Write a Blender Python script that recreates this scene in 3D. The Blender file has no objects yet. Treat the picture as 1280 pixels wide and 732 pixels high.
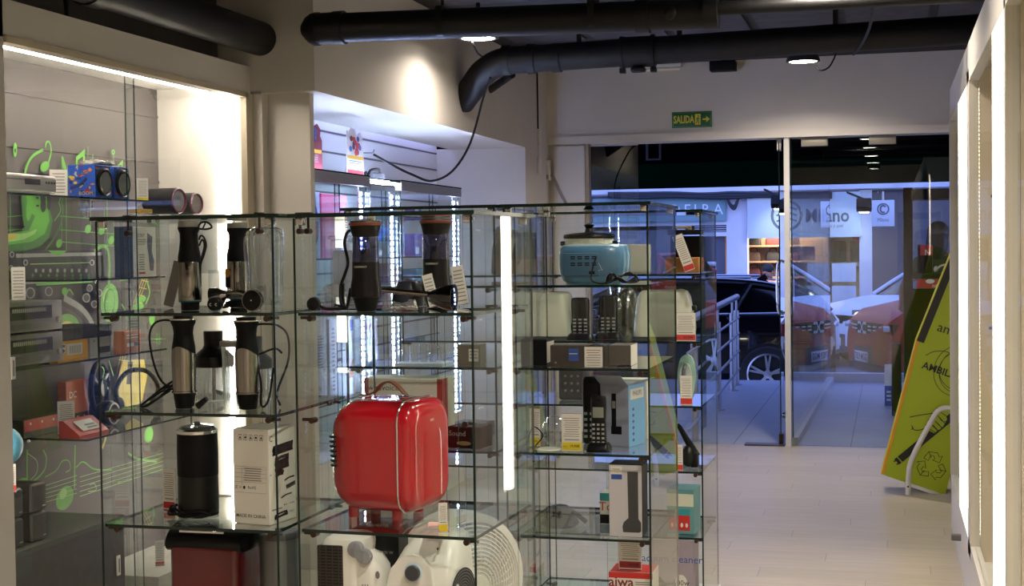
import bpy, bmesh, math, random
from mathutils import Vector as V, Matrix as M
random.seed(7)
PI = math.pi
SC = bpy.context.scene
COL = SC.collection

# ------------------------------------------------------------------ camera geometry (1280 x 732, focal length in pixels)
FPX, TH, PIT, ROL, CH = 1775.0, math.radians(14.9), math.radians(-1.724), math.radians(0.745), 1.55
CAMP = V((0, 0, CH))
_f = V((-math.sin(TH) * math.cos(PIT), math.cos(TH) * math.cos(PIT), math.sin(PIT)))
_r0 = V((math.cos(TH), math.sin(TH), 0)); _u0 = _r0.cross(_f)
_r = _r0 * math.cos(ROL) - _u0 * math.sin(ROL)
_u = _r0 * math.sin(ROL) + _u0 * math.cos(ROL)
def ray(px, py): return _f + _r * ((px - 640) / FPX) - _u * ((py - 366) / FPX)
def atY(px, py, y): d = ray(px, py); return CAMP + d * (y / d.y)
def atX(px, py, x): d = ray(px, py); return CAMP + d * (x / d.x)
def atZ(px, py, z): d = ray(px, py); return CAMP + d * ((z - CH) / d.z)
def base(px, y, z):
    """the point at depth y and height z seen in picture column px"""
    py = 366
    for _ in range(4):
        p = atY(px, py, y); q = V((p.x, y, z)) - CAMP
        py = 366 - FPX * q.dot(_u) / q.dot(_f)
    return V((atY(px, py, y).x, y, z))
def mpp(px, y): return (base(px, y, 1.2) - CAMP).dot(_f) / FPX   # metres in a pixel there

# ------------------------------------------------------------------ materials
def lin(h):
    h = h.lstrip('#'); c = [int(h[i:i+2], 16) / 255 for i in (0, 2, 4)]
    return tuple(x / 12.92 if x <= .04045 else ((x + .055) / 1.055) ** 2.4 for x in c) + (1,)
_mc = {}
def mat(name, col, rough=.5, metal=0, var=0, scale=30, bump=0, coat=0, alpha=1, spec=None):
    if name in _mc: return _mc[name]
    m = bpy.data.materials.new(name); m.use_nodes = True; nt = m.node_tree; b = nt.nodes['Principled BSDF']
    c = lin(col); b.inputs['Base Color'].default_value = c; b.inputs['Roughness'].default_value = rough
    b.inputs['Metallic'].default_value = metal; b.inputs['Coat Weight'].default_value = coat
    if spec is not None: b.inputs['Specular IOR Level'].default_value = spec
    b.inputs['Alpha'].default_value = alpha
    if var or bump:
        tc = nt.nodes.new('ShaderNodeTexCoord'); no = nt.nodes.new('ShaderNodeTexNoise')
        no.inputs['Scale'].default_value = scale; no.inputs['Detail'].default_value = 5
        nt.links.new(tc.outputs['Object'], no.inputs['Vector'])
        if var:
            r = nt.nodes.new('ShaderNodeValToRGB')
            r.color_ramp.elements[0].position = .3; r.color_ramp.elements[1].position = .7
            r.color_ramp.elements[0].color = tuple(x * (1 - var) for x in c[:3]) + (1,)
            r.color_ramp.elements[1].color = tuple(min(1, x * (1 + var)) for x in c[:3]) + (1,)
            nt.links.new(no.outputs['Fac'], r.inputs['Fac']); nt.links.new(r.outputs['Color'], b.inputs['Base Color'])
        if bump:
            bp = nt.nodes.new('ShaderNodeBump'); bp.inputs['Strength'].default_value = bump; bp.inputs['Distance'].default_value = .01
            nt.links.new(no.outputs['Fac'], bp.inputs['Height']); nt.links.new(bp.outputs['Normal'], b.inputs['Normal'])
    _mc[name] = m; return m
def emit(name, col, s):
    if name in _mc: return _mc[name]
    m = bpy.data.materials.new(name); m.use_nodes = True; nt = m.node_tree; nt.nodes.clear()
    e = nt.nodes.new('ShaderNodeEmission'); o = nt.nodes.new('ShaderNodeOutputMaterial')
    e.inputs[0].default_value = lin(col); e.inputs[1].default_value = s; nt.links.new(e.outputs[0], o.inputs[0])
    _mc[name] = m; return m
def glass(name, tint=(.93, .965, .95), refl=1.6, ior=1.5, haze=0.0, rough=0.0, hazecol=(.8, .9, .87)):
    """thin clear glass: tinted straight transmission plus a Fresnel mirror"""
    if name in _mc: return _mc[name]
    m = bpy.data.materials.new(name); m.use_nodes = True; nt = m.node_tree; nt.nodes.clear(); N = nt.nodes.new
    o = N('ShaderNodeOutputMaterial'); t = N('ShaderNodeBsdfTransparent'); t.inputs[0].default_value = tuple(tint) + (1,)
    g = N('ShaderNodeBsdfGlossy'); g.inputs['Roughness'].default_value = rough; g.inputs[0].default_value = (1, 1, 1, 1)
    fr = N('ShaderNodeFresnel'); fr.inputs[0].default_value = ior
    ge = N('ShaderNodeNewGeometry'); inv = N('ShaderNodeMath'); inv.operation = 'SUBTRACT'; inv.inputs[0].default_value = 1
    nt.links.new(ge.outputs['Backfacing'], inv.inputs[1])
    mu = N('ShaderNodeMath'); mu.operation = 'MULTIPLY'; nt.links.new(fr.outputs[0], mu.inputs[0]); nt.links.new(inv.outputs[0], mu.inputs[1])
    mu2 = N('ShaderNodeMath'); mu2.operation = 'MULTIPLY'; mu2.use_clamp = True; nt.links.new(mu.outputs[0], mu2.inputs[0]); mu2.inputs[1].default_value = refl
    mx = N('ShaderNodeMixShader'); nt.links.new(mu2.outputs[0], mx.inputs[0])
    src = t
    if haze:
        d = N('ShaderNodeBsdfDiffuse'); d.inputs[0].default_value = tuple(hazecol) + (1,)
        h = N('ShaderNodeMixShader'); h.inputs[0].default_value = haze
        nt.links.new(t.outputs[0], h.inputs[1]); nt.links.new(d.outputs[0], h.inputs[2]); src = h
    nt.links.new(src.outputs[0], mx.inputs[1]); nt.links.new(g.outputs[0], mx.inputs[2]); nt.links.new(mx.outputs[0], o.inputs[0])
    _mc[name] = m; return m

# ------------------------------------------------------------------ mesh builder
def smooth_pts(pts, n=6, closed=False):
    P = [V(p) for p in pts]
    if len(P) < 3: return P
    out = []; L = len(P)
    rng = range(L) if closed else range(L - 1)
    for i in rng:
        p0 = P[(i - 1) % L] if closed or i > 0 else P[0] * 2 - P[1]
        p1, p2 = P[i], P[(i + 1) % L]
        p3 = P[(i + 2) % L] if closed or i + 2 < L else P[-1] * 2 - P[-2]
        for k in range(n):
            t = k / n
            out.append(.5 * ((2 * p1) + (p2 - p0) * t + (2 * p0 - 5 * p1 + 4 * p2 - p3) * t * t + (3 * p1 - p0 - 3 * p2 + p3) * t ** 3))
    if not closed: out.append(P[-1])
    return out
def rot(ax, deg): return M.Rotation(math.radians(deg), 4, ax)
def tr(*p): return M.Translation(V(p))
_tm = {}
def text_mesh(s, size, align='CENTER', bold=0):
    k = (s, size, align, bold)
    if k in _tm: return _tm[k]
    c = bpy.data.curves.new('txt', 'FONT'); c.body = s; c.size = size; c.align_x = align; c.align_y = 'CENTER'
    c.resolution_u = 2; c.offset = bold * size; c.space_line = .95
    o = bpy.data.objects.new('txt', c); COL.objects.link(o)
    dg = bpy.context.evaluated_depsgraph_get(); me = o.evaluated_get(dg).to_mesh()
    r = ([v.co.copy() for v in me.vertices], [tuple(p.vertices) for p in me.polygons])
    o.evaluated_get(dg).to_mesh_clear(); bpy.data.objects.remove(o); bpy.data.curves.remove(c)
    _tm[k] = r; return r

class MB:
    def __init__(self, m=None): self.bm = bmesh.new(); self.mats = []; self.mi = 0; self.x = M.Identity(4); m and self.m(m)
    def m(self, mt):
        if mt not in self.mats: self.mats.append(mt)
        self.mi = self.mats.index(mt); return self
    def at(self, x): self.x = x; return self
    def v(self, p): return self.bm.verts.new(self.x @ V(p))
    def f(self, vs):
        try: fc = self.bm.faces.new(vs)
        except ValueError: return None
        fc.material_index = self.mi; return fc
    def box(self, c, s, bev=0, seg=3, R=None, edge=None):
        hx, hy, hz = s[0] / 2, s[1] / 2, s[2] / 2; R = R or M.Identity(4); c = V(c)
        vs = [self.v(c + (R @ V((sx * hx, sy * hy, sz * hz)))) for sx in (-1, 1) for sy in (-1, 1) for sz in (-1, 1)]
        fs = [self.f([vs[i] for i in q]) for q in ((0, 1, 3, 2), (4, 6, 7, 5), (0, 4, 5, 1), (2, 3, 7, 6), (0, 2, 6, 4), (1, 5, 7, 3))]
        if edge is not None:                                    # material of the four narrow sides: all but the two largest faces
            mi = self.mi; self.m(edge); e = self.mi; self.mi = mi
            ax = s.index(min(s))
            for i, fc in enumerate(fs):
                if i // 2 != ax: fc.material_index = e
        if bev:
            es = list({e for fc in fs for e in fc.edges})
            bmesh.ops.bevel(self.bm, geom=es, offset=bev, segments=seg, affect='EDGES', profile=.5, material=-1)
        return self
    def b2(self, a, b, **k):
        a, b = V(a), V(b); return self.box((a + b) / 2, [abs(x) for x in (b - a)], **k)
    def ring(self, pts): return [self.v(p) for p in pts]
    def loft(self, rings, cap=True, closed=False):
        R = [self.ring(r) for r in rings]; n = len(R[0])
        for a, b in zip(R, R[1:] + ([R[0]] if closed else [])):
            for i in range(n): self.f([a[i], a[(i + 1) % n], b[(i + 1) % n], b[i]])
        if cap and not closed: self.f(R[0][::-1]); self.f(R[-1])
        return self
    def lathe(self, prof, c=(0, 0, 0), seg=24, X=None, cap=True, sx=1, sy=1, zf=None):
        X = X or M.Identity(4); c = V(c); rings = []
        for i, (r, z) in enumerate(prof):
            rg = []
            for k in range(seg):
                a = 2 * PI * k / seg; dz = zf(i, a) if zf else 0
                rg.append(c + (X @ V((max(r, 1e-5) * sx * math.cos(a), max(r, 1e-5) * sy * math.sin(a), z + dz))))
            rings.append(rg)
        return self.loft(rings, cap)
    def cyl(self, p0, p1, r0, r1=None, seg=16):
        p0, p1 = V(p0), V(p1); d = p1 - p0; q = d.to_track_quat('Z', 'Y').to_matrix().to_4x4()
        r1 = r0 if r1 is None else r1
        return self.lathe([(r0, 0), (r1, d.length)], p0, seg, q)
    def tube(self, pts, r, seg=8, n=5, closed=False, sm=True, rf=None):
        P = smooth_pts(pts, n, closed) if sm else [V(p) for p in pts]
        L = len(P); rings = []; nrm = None
        for i, p in enumerate(P):
            a = P[i - 1] if (i or closed) else p; b = P[(i + 1) % L] if (i + 1 < L or closed) else p
            t = (b - a)
            if t.length < 1e-9: t = V((0, 0, 1))
            t.normalize()
            if nrm is None: nrm = t.orthogonal().normalized()
            nrm = (nrm - t * nrm.dot(t))
            nrm = nrm.normalized() if nrm.length > 1e-6 else t.orthogonal().normalized()
            bn = t.cross(nrm); rr = r if rf is None else rf(i / max(1, L - 1))
            rings.append([p + (nrm * math.cos(2 * PI * k / seg) + bn * math.sin(2 * PI * k / seg)) * rr for k in range(seg)])
        return self.loft(rings, True, closed)
    def prism(self, poly, d0, d1, X=None):
        X = X or M.Identity(4)
        a = [self.v(X @ V((p[0], p[1], d0))) for p in poly]; b = [self.v(X @ V((p[0], p[1], d1))) for p in poly]
        n = len(poly); self.f(a[::-1]); self.f(b)
        for i in range(n): self.f([a[i], a[(i + 1) % n], b[(i + 1) % n], b[i]])
        return self
    def poly(self, pts): self.f([self.v(p) for p in pts]); return self
    def rect(self, x0, y0, x1, y1, X, z=0): return self.poly([X @ V((x0, y0, z)), X @ V((x1, y0, z)), X @ V((x1, y1, z)), X @ V((x0, y1, z))])
    def disc(self, cx, cy, rx, ry, X, z=0, seg=20): return self.poly([X @ V((cx + rx * math.cos(2 * PI * k / seg), cy + ry * math.sin(2 * PI * k / seg), z)) for k in range(seg)])
    def ribbon(self, pts, w, nrm, n=5, sm=True, wf=None, closed=False):
        """flat stroke lying in the plane with normal nrm"""
        P = smooth_pts(pts, n, closed) if sm else [V(p) for p in pts]
        nrm = V(nrm); L = len(P); prs = []
        for i, p in enumerate(P):
            a = P[i - 1] if (i or closed) else p; b = P[(i + 1) % L] if (i + 1 < L or closed) else p
            t = (b - a)
            if t.length < 1e-9: t = V((0, 0, 1))
            s = nrm.cross(t).normalized() * ((w if wf is None else wf(i / max(1, L - 1))) / 2)
            prs.append((self.v(p - s), self.v(p + s)))
        for (a, b), (c, d) in list(zip(prs, prs[1:])) + ([(prs[-1], prs[0])] if closed else []): self.f([a, c, d, b])
        return self
    def text(self, s, size, X, z=0, align='CENTER', bold=0, sx=1):
        vs, fs = text_mesh(s, size, align, bold)
        vv = [self.v(X @ V((p.x * sx, p.y, z))) for p in vs]
        for q in fs: self.f([vv[i] for i in q])
        return self
    def ball(self, c, r, seg=16, rings=10, X=None):
        r = r if isinstance(r, (tuple, list)) else (r, r, r); X = X or M.Identity(4)
        return self.lathe([(math.sin(PI * i / rings), -math.cos(PI * i / rings)) for i in range(rings + 1)], c, seg, X @ M.Diagonal(V((r[0], r[1], r[2], 1))))
    def build(self, name, parent=None, label=None, smooth=35, loc=None, rz=0):
        bm = self.bm
        bmesh.ops.remove_doubles(bm, verts=bm.verts, dist=1e-6); bmesh.ops.recalc_face_normals(bm, faces=bm.faces)
        me = bpy.data.meshes.new(name)
        for fc in bm.faces: fc.smooth = bool(smooth)
        bm.to_mesh(me); bm.free()
        for mt in self.mats: me.materials.append(mt)
        if smooth: me.set_sharp_from_angle(angle=math.radians(smooth))
        o = bpy.data.objects.new(name, me); COL.objects.link(o)
        if parent: o.parent = parent
        if label: o['label'] = label
        if loc is not None: o.location = loc
        if rz: o.rotation_euler.z = rz
        return o
def tag(o, label, cat, group=None, kind=None):
    o['label'] = label; o['category'] = cat
    if group: o['group'] = group
    if kind: o['kind'] = kind
    return o
def thing(name, label, cat, loc=(0, 0, 0), rz=0, group=None):
    o = bpy.data.objects.new(name, None); COL.objects.link(o); o.empty_display_size = .05
    o.location = V(loc); o.rotation_euler = (0, 0, math.radians(rz)); return tag(o, label, cat, group)
def struct(o): o['kind'] = 'structure'; return o
def dup(root, loc=None, rz=None, label=None, group=None):
    r = root.copy(); COL.objects.link(r)
    if loc is not None: r.location = V(loc)
    if rz is not None: r.rotation_euler.z = math.radians(rz)
    if label: r['label'] = label
    if group: r['group'] = group
    for ch in list(root.children):
        c = ch.copy(); COL.objects.link(c); c.parent = r
        for g in list(ch.children):
            d = g.copy(); COL.objects.link(d); d.parent = c
    return r

# ------------------------------------------------------------------ palette
WALL = mat('wall_paint', 'cfc8c0', .75, var=.03, scale=3, bump=.04)
WHITE = mat('white_lacquer', 'dedad4', .4)
PANEL = mat('white_panel', 'd6d0ca', .5)
CEIL = mat('dark_ceiling', '1c1b1d', .85, var=.35, scale=6, bump=.3)
DARKP = mat('charcoal_paint', '4a4644', .7, var=.08, scale=5, bump=.1)
PIPE = mat('black_pipe_paint', '100f10', .5, var=.3, scale=14, bump=.12, spec=.3)
BLACK = mat('black_plastic', '08080a', .32, spec=.3)
BLACKM = mat('black_matte', '09090a', .6, spec=.18)
RUBBER = mat('black_cable', '060607', .5, spec=.25)
STEEL = mat('brushed_steel', '8f8b86', .15, 1)
CHROME = mat('chrome', 'd8d8d8', .12, 1)
BRASS = mat('bolt_brass', '4d3d36', .35, 1)
ALU = mat('aluminium', 'b8b4b0', .38, 1)
WPL = mat('white_plastic', 'd9d6cf', .38)
CREAM = mat('cream_plastic', 'd3d4c4', .3)
GREY = mat('grey_plastic', '77777a', .4)
DGREY = mat('dark_grey_plastic', '3b3b3e', .45)
PAPER = mat('white_card', 'd8d4cc', .7)
INK = mat('printing_ink', '1c1b1c', .7)
INKG = mat('grey_ink', '85817e', .7)
REDP = mat('red_print', 'c02a24', .6)
YELP = mat('yellow_print', 'e0c020', .6)
GRNP = mat('green_print', '3f9a4a', .6)
BLUP = mat('blue_print', '2b4f9a', .6)
ORGP = mat('orange_print', 'c8742e', .6)
GLASS = glass('case_glass', (.966, .986, .977), 1.25)
SHELFG = glass('shelf_glass', (.935, .975, .958), 1.5)
CABG = glass('cabinet_glass', (.97, .98, .975), .22)
DOORG = glass('window_glass', (.95, .97, .97), 2.2)
EDGE = mat('glass_edge', '06201a', .15)
CLEAR = glass('clear_acrylic', (.88, .9, .92), 3.0, haze=.09, hazecol=(.85, .87, .9))
SMOKE = glass('smoked_acrylic', (.28, .27, .33), 1.8)
COOL = emit('cool_led', 'aebeff', 270)
WARM = emit('warm_led', 'fff0de', 105)
# ================================================================== camera
cam = bpy.data.cameras.new('camera'); cam.sensor_width = 36; cam.lens = 36 * FPX / 1280; cam.clip_start = .05; cam.clip_end = 300
co = bpy.data.objects.new('camera', cam); COL.objects.link(co)
co.matrix_world = M(((_r.x, _u.x, -_f.x, 0), (_r.y, _u.y, -_f.y, 0), (_r.z, _u.z, -_f.z, CH), (0, 0, 0, 1)))
SC.camera = co

# ================================================================== room shell
XL, XN, YF, YP, ZC = -2.655, -2.989, 11.15, 6.353, 3.0
def floor_mat():
    m = bpy.data.materials.new('laminate_floor'); m.use_nodes = True; nt = m.node_tree; N = nt.nodes.new; L = nt.links.new
    b = nt.nodes['Principled BSDF']; b.inputs['Roughness'].default_value = .36
    tc = N('ShaderNodeTexCoord'); sp = N('ShaderNodeSeparateXYZ'); L(tc.outputs['Object'], sp.inputs[0])
    def mth(op, a, b=None):
        n = N('ShaderNodeMath'); n.operation = op
        for i, q in enumerate((a, b)):
            if q is None: continue
            if isinstance(q, (int, float)): n.inputs[i].default_value = q
            else: L(q, n.inputs[i])
        return n.outputs[0]
    ry = mth('DIVIDE', sp.outputs['Y'], .192); row = mth('FLOOR', ry); xs = mth('ADD', mth('DIVIDE', sp.outputs['X'], 1.29), mth('MULTIPLY', row, .385))
    butt = mth('LESS_THAN', mth('FRACT', xs), .0022); seam = mth('MULTIPLY', mth('LESS_THAN', mth('FRACT', ry), .012), .3)
    gap = mth('MAXIMUM', butt, seam)
    wn = N('ShaderNodeTexWhiteNoise'); wn.noise_dimensions = '1D'; L(mth('ADD', mth('FLOOR', xs), mth('MULTIPLY', row, 17.3)), wn.inputs['W'])
    pk = N('ShaderNodeMix'); pk.data_type = 'RGBA'; L(wn.outputs['Value'], pk.inputs[0]); pk.inputs[6].default_value = lin('b0a592'); pk.inputs[7].default_value = lin('baaf9d')
    br = N('ShaderNodeMix'); br.data_type = 'RGBA'; L(gap, br.inputs[0]); L(pk.outputs[2], br.inputs[6]); br.inputs[7].default_value = lin('77706a')
    mp = N('ShaderNodeMapping'); mp.inputs['Scale'].default_value = (1.2, 26, 1); L(tc.outputs['Object'], mp.inputs['Vector'])
    no = N('ShaderNodeTexNoise'); no.inputs['Scale'].default_value = 2.2; no.inputs['Detail'].default_value = 6; L(mp.outputs[0], no.inputs['Vector'])
    cr = N('ShaderNodeValToRGB'); cr.color_ramp.elements[0].position = .3; cr.color_ramp.elements[0].color = (.82, .80, .78, 1)
    cr.color_ramp.elements[1].position = .62; cr.color_ramp.elements[1].color = (1, 1, 1, 1); L(no.outputs['Fac'], cr.inputs['Fac'])
    mx = N('ShaderNodeMix'); mx.data_type = 'RGBA'; mx.blend_type = 'MULTIPLY'; mx.inputs[0].default_value = 1
    L(br.outputs[2], mx.inputs[6]); L(cr.outputs['Color'], mx.inputs[7]); L(mx.outputs[2], b.inputs['Base Color'])
    return m
FLOOR = floor_mat()
struct(MB(FLOOR).b2((-3.7, -4.2, -.12), (2.6, 11.22, 0)).build('floor', smooth=0))
c = MB(CEIL).b2((-3.7, -4.2, 3.0), (2.6, 11.5, 3.2))
for k in range(9): c.b2((-3.6, -3 + 1.62 * k, 2.93), (2.5, -2.86 + 1.62 * k, 3.01))      # joists of the bare slab
CEILP = mat('ceiling_grey_panels', '3d3b42', .85, var=.3, scale=9)
c.m(CEILP)
for k in range(9): c.b2((-2.5 + .56 * k, 6.75, 2.985), (-2.0 + .56 * k, 8.0, 3.01)); c.b2((-2.5 + .56 * k, 8.4, 2.985), (-2.0 + .56 * k, 9.6, 3.01))
struct(c.build('ceiling', smooth=0))

# front wall: header over the shop door, its ledge, the blank panel left of the door
w = MB(WALL); w.b2((-2.9, YF, 2.455), (2.6, YF + .2, 3.0)).b2((-2.9, YF - .02, 2.39), (2.6, YF + .2, 2.455)).b2((.95, YF, 0), (2.6, YF + .2, 2.4))
struct(w.build('wall_front', smooth=0))
w = MB(WALL).b2((-2.9, YF + .03, 0), (-2.36, YF + .2, 2.39)); struct(w.build('wall_front_left', smooth=0))
JAMB = mat('bronze_jamb', '9a8a72', .4, .4)
t = MB(PANEL).b2((-2.60, YF - .012, .02), (-2.35, YF + .04, 2.375)); struct(t.build('trim_1', smooth=0))
t = MB(JAMB).b2((-2.345, YF - .015, 0), (-2.315, YF + .08, 2.39)); struct(t.build('trim_2', smooth=0))

# left side: niche with the painted wall, pilaster, soffit, second niche with slatwall
w = MB(WALL)
w.b2((XN - .12, 3.0, 2.317), (XN, YP, 2.453))                        # beam over the niche
w.b2((XN - .12, -4.2, 0), (XN, 4.365, 2.453))                        # wall left of it
w.m(DARKP).b2((XN - .5, -4.2, 2.453), (XN - .17, YP, 3.0))
w.m(WALL).b2((XN - .6, YP, 0), (XN + .06, YP + .1, 2.33))            # dividing wall and strip
w.b2((XN + .03, YP + .07, 0), (base(393.5, YP + .12, 1.9).x, YP + .12, 2.33))
w.b2((-3.24, YP, 2.325), (XL, YF + .05, 3.0)).b2((-3.5, YP, 2.46), (-3.24, YF, 3.0))     # soffit with a light cove at the back
w.b2((-3.5, 10.42, 0), (XL, YF + .05, 2.33))                         # end wall of the second niche
struct(w.build('wall_left', smooth=0))
t = MB(mat('beige_bead', 'c0b49c', .5)).b2((XN - .02, 4.365, 2.30), (XN + .012, YP - .05, 2.325)).b2((XN - .02, YP - .075, 0), (XN + .012, YP - .045, 2.32)).b2((XN - .01, YP - .045, 0), (XN + .012, YP, 2.32))
struct(t.build('trim_3', smooth=0))
w = MB(WHITE).b2((-3.6, 3.0, 2.36), (XN - .1, YP, 2.45)).b2((-3.6, YP - .02, 0), (XN - .02, YP, 2.4)); struct(w.build('wall_niche', smooth=0))

# painted wall: music mural in green and yellow on charcoal
XM = -3.48
MW = mat('mural_charcoal', '3d3938', .7, var=.12, scale=3, bump=.1)
MG = mat('mural_green', '52982a', .6, var=.12, scale=8); MGD = mat('mural_dark_green', '2f6a22', .6, var=.2, scale=8)
MGL = mat('mural_light_green', '86b65c', .6, var=.1, scale=8); MY = mat('mural_yellow', 'b09c34', .6, var=.15, scale=10)
MK = mat('mural_black', '1d1c1d', .7); MGY = mat('mural_grey', '8a8a86', .7, var=.1)
w = MB(MW).b2((XM - .12, 2.5, 0), (XM, 6.40, 2.36))
w.m(mat('mural_mortar', '443f3f', .8))
for z, yy0, yy1 in ((2.22, 3, 6.4), (2.0, 3, 6.3), (1.9, 5.2, 6.4)): w.b2((XM - .01, yy0, z), (XM + .004, yy1, z + .012))
NX = V((1, 0, 0))
_lv = [0]
def mp(px, py): return atX(px, py, XM + .003 + .0006 * _lv[0])
def S(mt, pts, wpx, sm=True, **k):
    _lv[0] += 1; w.m(mt).ribbon([mp(*p) for p in pts], wpx * .0028, NX, sm=sm, **k)
def Dsc(mt, cx, cy, rx, ry, ang=0):
    _lv[0] += 1; a = math.radians(ang)
    w.m(mt).poly([mp(cx + rx * math.cos(t) * math.cos(a) - ry * math.sin(t) * math.sin(a), cy + rx * math.cos(t) * math.sin(a) + ry * math.sin(t) * math.cos(a)) for t in [2 * PI * k / 28 for k in range(28)]])
def Pl(mt, pts): _lv[0] += 1; w.m(mt).poly([mp(*p) for p in pts])
for y in (268, 285, 300): S(MG, [(8, y + 3), (30, y + 1)], 1.2); S(MG, [(75, y + 2), (204, y + 12)], 1.2)
for x in (13, 83, 134): S(MG, [(x, 250), (x, 312)], 1.6, sm=False)
S(MG, [(31, 218), (35, 204), (42, 194), (54, 187)], 4.5); S(MG, [(57, 184), (58, 178), (62, 178), (64, 190), (60, 205)], 3); Dsc(MG, 56, 208, 5, 7, 30)
Dsc(MG, 19, 187, 2.4, 9); Dsc(MK, 19, 188, 1, 3)
Pl(MG, [(77, 195), (79, 196), (86, 220), (84, 226), (79, 208), (78, 215)])
Pl(MG, [(95, 196), (106, 186), (106, 205), (104, 205), (104, 195), (97, 200), (97, 212), (95, 212)]); S(MG, [(110, 183), (110, 196)], 1.2); S(MG, [(116, 193), (116, 200)], 2)
S(MG, [(142, 193), (142, 214)], 1.2); Dsc(MG, 141.5, 190, 2, 3); Dsc(MW, 141.5, 190, 1, 1.6); Pl(MG, [(146, 208), (154, 199), (153, 209), (151, 206)])
# big horn
Pl(MGD, [(25, 246), (58, 248), (66, 275), (62, 296), (50, 308), (30, 314), (8, 314), (8, 296), (30, 286), (28, 262)])
Pl(MG, [(28, 247), (58, 250), (62, 275), (56, 292), (40, 302), (8, 306), (8, 292), (36, 288), (44, 270), (34, 262)])
Pl(MGL, [(8, 294), (34, 291), (46, 286), (44, 292), (30, 299), (8, 303)]); Pl(MY, [(8, 292), (22, 292), (20, 298), (8, 300)])
Dsc(MGD, 33, 258, 5, 20, 6); Dsc(MG, 37, 258, 4, 18, 6); Dsc(MK, 54, 257, 3.4, 8); Dsc(MK, 61, 257, 2.4, 5); Dsc(MK, 47, 257, 2, 1.4)
S(MGD, [(66, 246), (78, 256), (76, 280), (66, 300), (57, 312)], 3); S(MG, [(70, 246), (76, 262), (68, 276)], 2)
for x, y in ((74, 304), (110, 286), (127, 288), (139, 300)): Dsc(MG, x, y, 3.6, 5.5, 15); S(MG, [(x + 3.2, y - 3), (x + 3.4, y - 26)], 1)
# mixing desk
Pl(MK, [(10, 314), (135, 312), (135, 352), (10, 362)]); Pl(MGY, [(20, 317), (128, 315), (128, 319), (20, 322)])
S(MGL, [(38, 330), (112, 328)], 1.2); Pl(MG, [(60, 313), (84, 313), (78, 317), (72, 319), (66, 317)])
for k in range(8): Dsc(MGY, 45 + 9 * k, 338, 1.6, 2.6); Dsc(MGD, 41 + 10 * k, 344, 1.5, 2.4)
for x, y in ((15, 318), (14, 335), (32, 328), (115, 328)): Dsc(MGY, x, y, 3, 4); Dsc(MK, x, y, 1.7, 2.4)
Pl(MGY, [(30, 351), (134, 346), (134, 350), (30, 355)]); Pl(MG, [(45, 353), (116, 349), (116, 353), (45, 357)])
S(MG, [(118, 314), (126, 308), (134, 310), (137, 330), (136, 360)], 6)
for x, y, r in ((38, 366, 6), (61, 364, 5), (108, 372, 5), (118, 380, 4), (124, 366, 4), (112, 360, 4)): Dsc(MGY, x, y, r, r * 1.2); Dsc(MW, x, y, r * .7, r * .9)
S(MG, [(80, 375), (86, 362), (92, 368)], 3); Dsc(MG, 81, 364, 3.6, 5)
Dsc(MG, 137, 378, 11, 24, 3); Dsc(MGL, 134, 372, 5, 12, 3); Dsc(MGD, 137, 378, 7, 17, 3); Dsc(MG, 137, 377, 6, 15, 3)
# turntable arc
S(MGY, [(80, 372), (100, 384), (112, 398), (120, 416)], 10); S(MK, [(76, 378), (96, 390), (106, 404), (112, 420)], 6); Dsc(MG, 84, 410, 16, 18); Dsc(MY, 84, 412, 9, 11)
# saxophone with gloved hand
for dx in (0, 3, 6): S(MY, [(179 + dx, 345), (168 + dx, 376), (160 + dx, 405), (152 + dx, 440), (146 + dx, 466)], 1.5, sm=False)
for k in range(12): S(MY, [(162 + 15 - 2.6 * k, 350 + 9 * k), (162 + 24 - 2.6 * k, 352 + 9 * k)], 1.3)
for x, y, a in ((176, 374, -15), (173, 383, -10), (176, 391, -20), (165, 397, -20)): Dsc(MG, x, y, 7, 4, a)
S(MG, [(184, 352), (187, 366), (182, 380)], 3.4); S(MG, [(152, 380), (156, 388), (150, 396)], 3); Dsc(MG, 190, 398, 3.5, 8); S(MG, [(150, 350), (168, 347)], 3)
Pl(MY, [(154, 450), (180, 449), (184, 470), (178, 500), (166, 512), (150, 504), (142, 486), (148, 470)]); Pl(MK, [(160, 452), (166, 452), (164, 480), (158, 480)])
S(MG, [(122, 452), (130, 462), (128, 478), (136, 486)], 3.4); S(MGL, [(136, 450), (142, 470)], 2)
S(MG, [(194, 424), (200, 424)], 1.5); S(MG, [(196, 416), (196, 431)], 1.6); S(MG, [(199, 416), (199, 431)], 1.6); S(MG, [(186, 424), (208, 423)], 1)
# lower notes and swirls
Dsc(MG, 186, 543, 5.5, 10, 8); S(MG, [(190, 536), (190, 500)], 1.4)
for x, y in ((27, 612), (81, 622)): Dsc(MG, x, y, 10, 16, 22); Dsc(MGL, x - 2, y - 5, 4, 7, 22)
S(MG, [(34, 612), (34, 562)], 3.6, sm=False); S(MG, [(93, 610), (94, 556)], 3.6, sm=False)
S(MG, [(54, 562), (58, 572), (55, 588), (40, 602), (22, 606)], 3); S(MG, [(56, 596), (70, 588), (78, 576), (86, 576), (88, 586), (82, 590)], 1.8); S(MG, [(95, 584), (104, 577), (118, 586), (140, 587)], 2.4)
S(MGL, [(34, 566), (46, 576), (46, 590), (38, 600)], 1)
for k in range(5): S(MGL, [(40, 612 + 5 * k), (96, 594 + 5.5 * k)], .8); S(MGL, [(100, 596 + 6 * k), (204, 566 + 5 * k)], .8)
S(MG, [(160, 566), (172, 573), (196, 577)], 3); Dsc(MG, 149, 603, 2, 2); S(MG, [(150, 602), (172, 596)], 1)
S(MGL, [(112, 606), (118, 604), (120, 612), (110, 614)], 1)
S(MY, [(128, 520), (132, 545), (128, 560)], 5)
struct(w.build('wall_mural', smooth=0))

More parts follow.
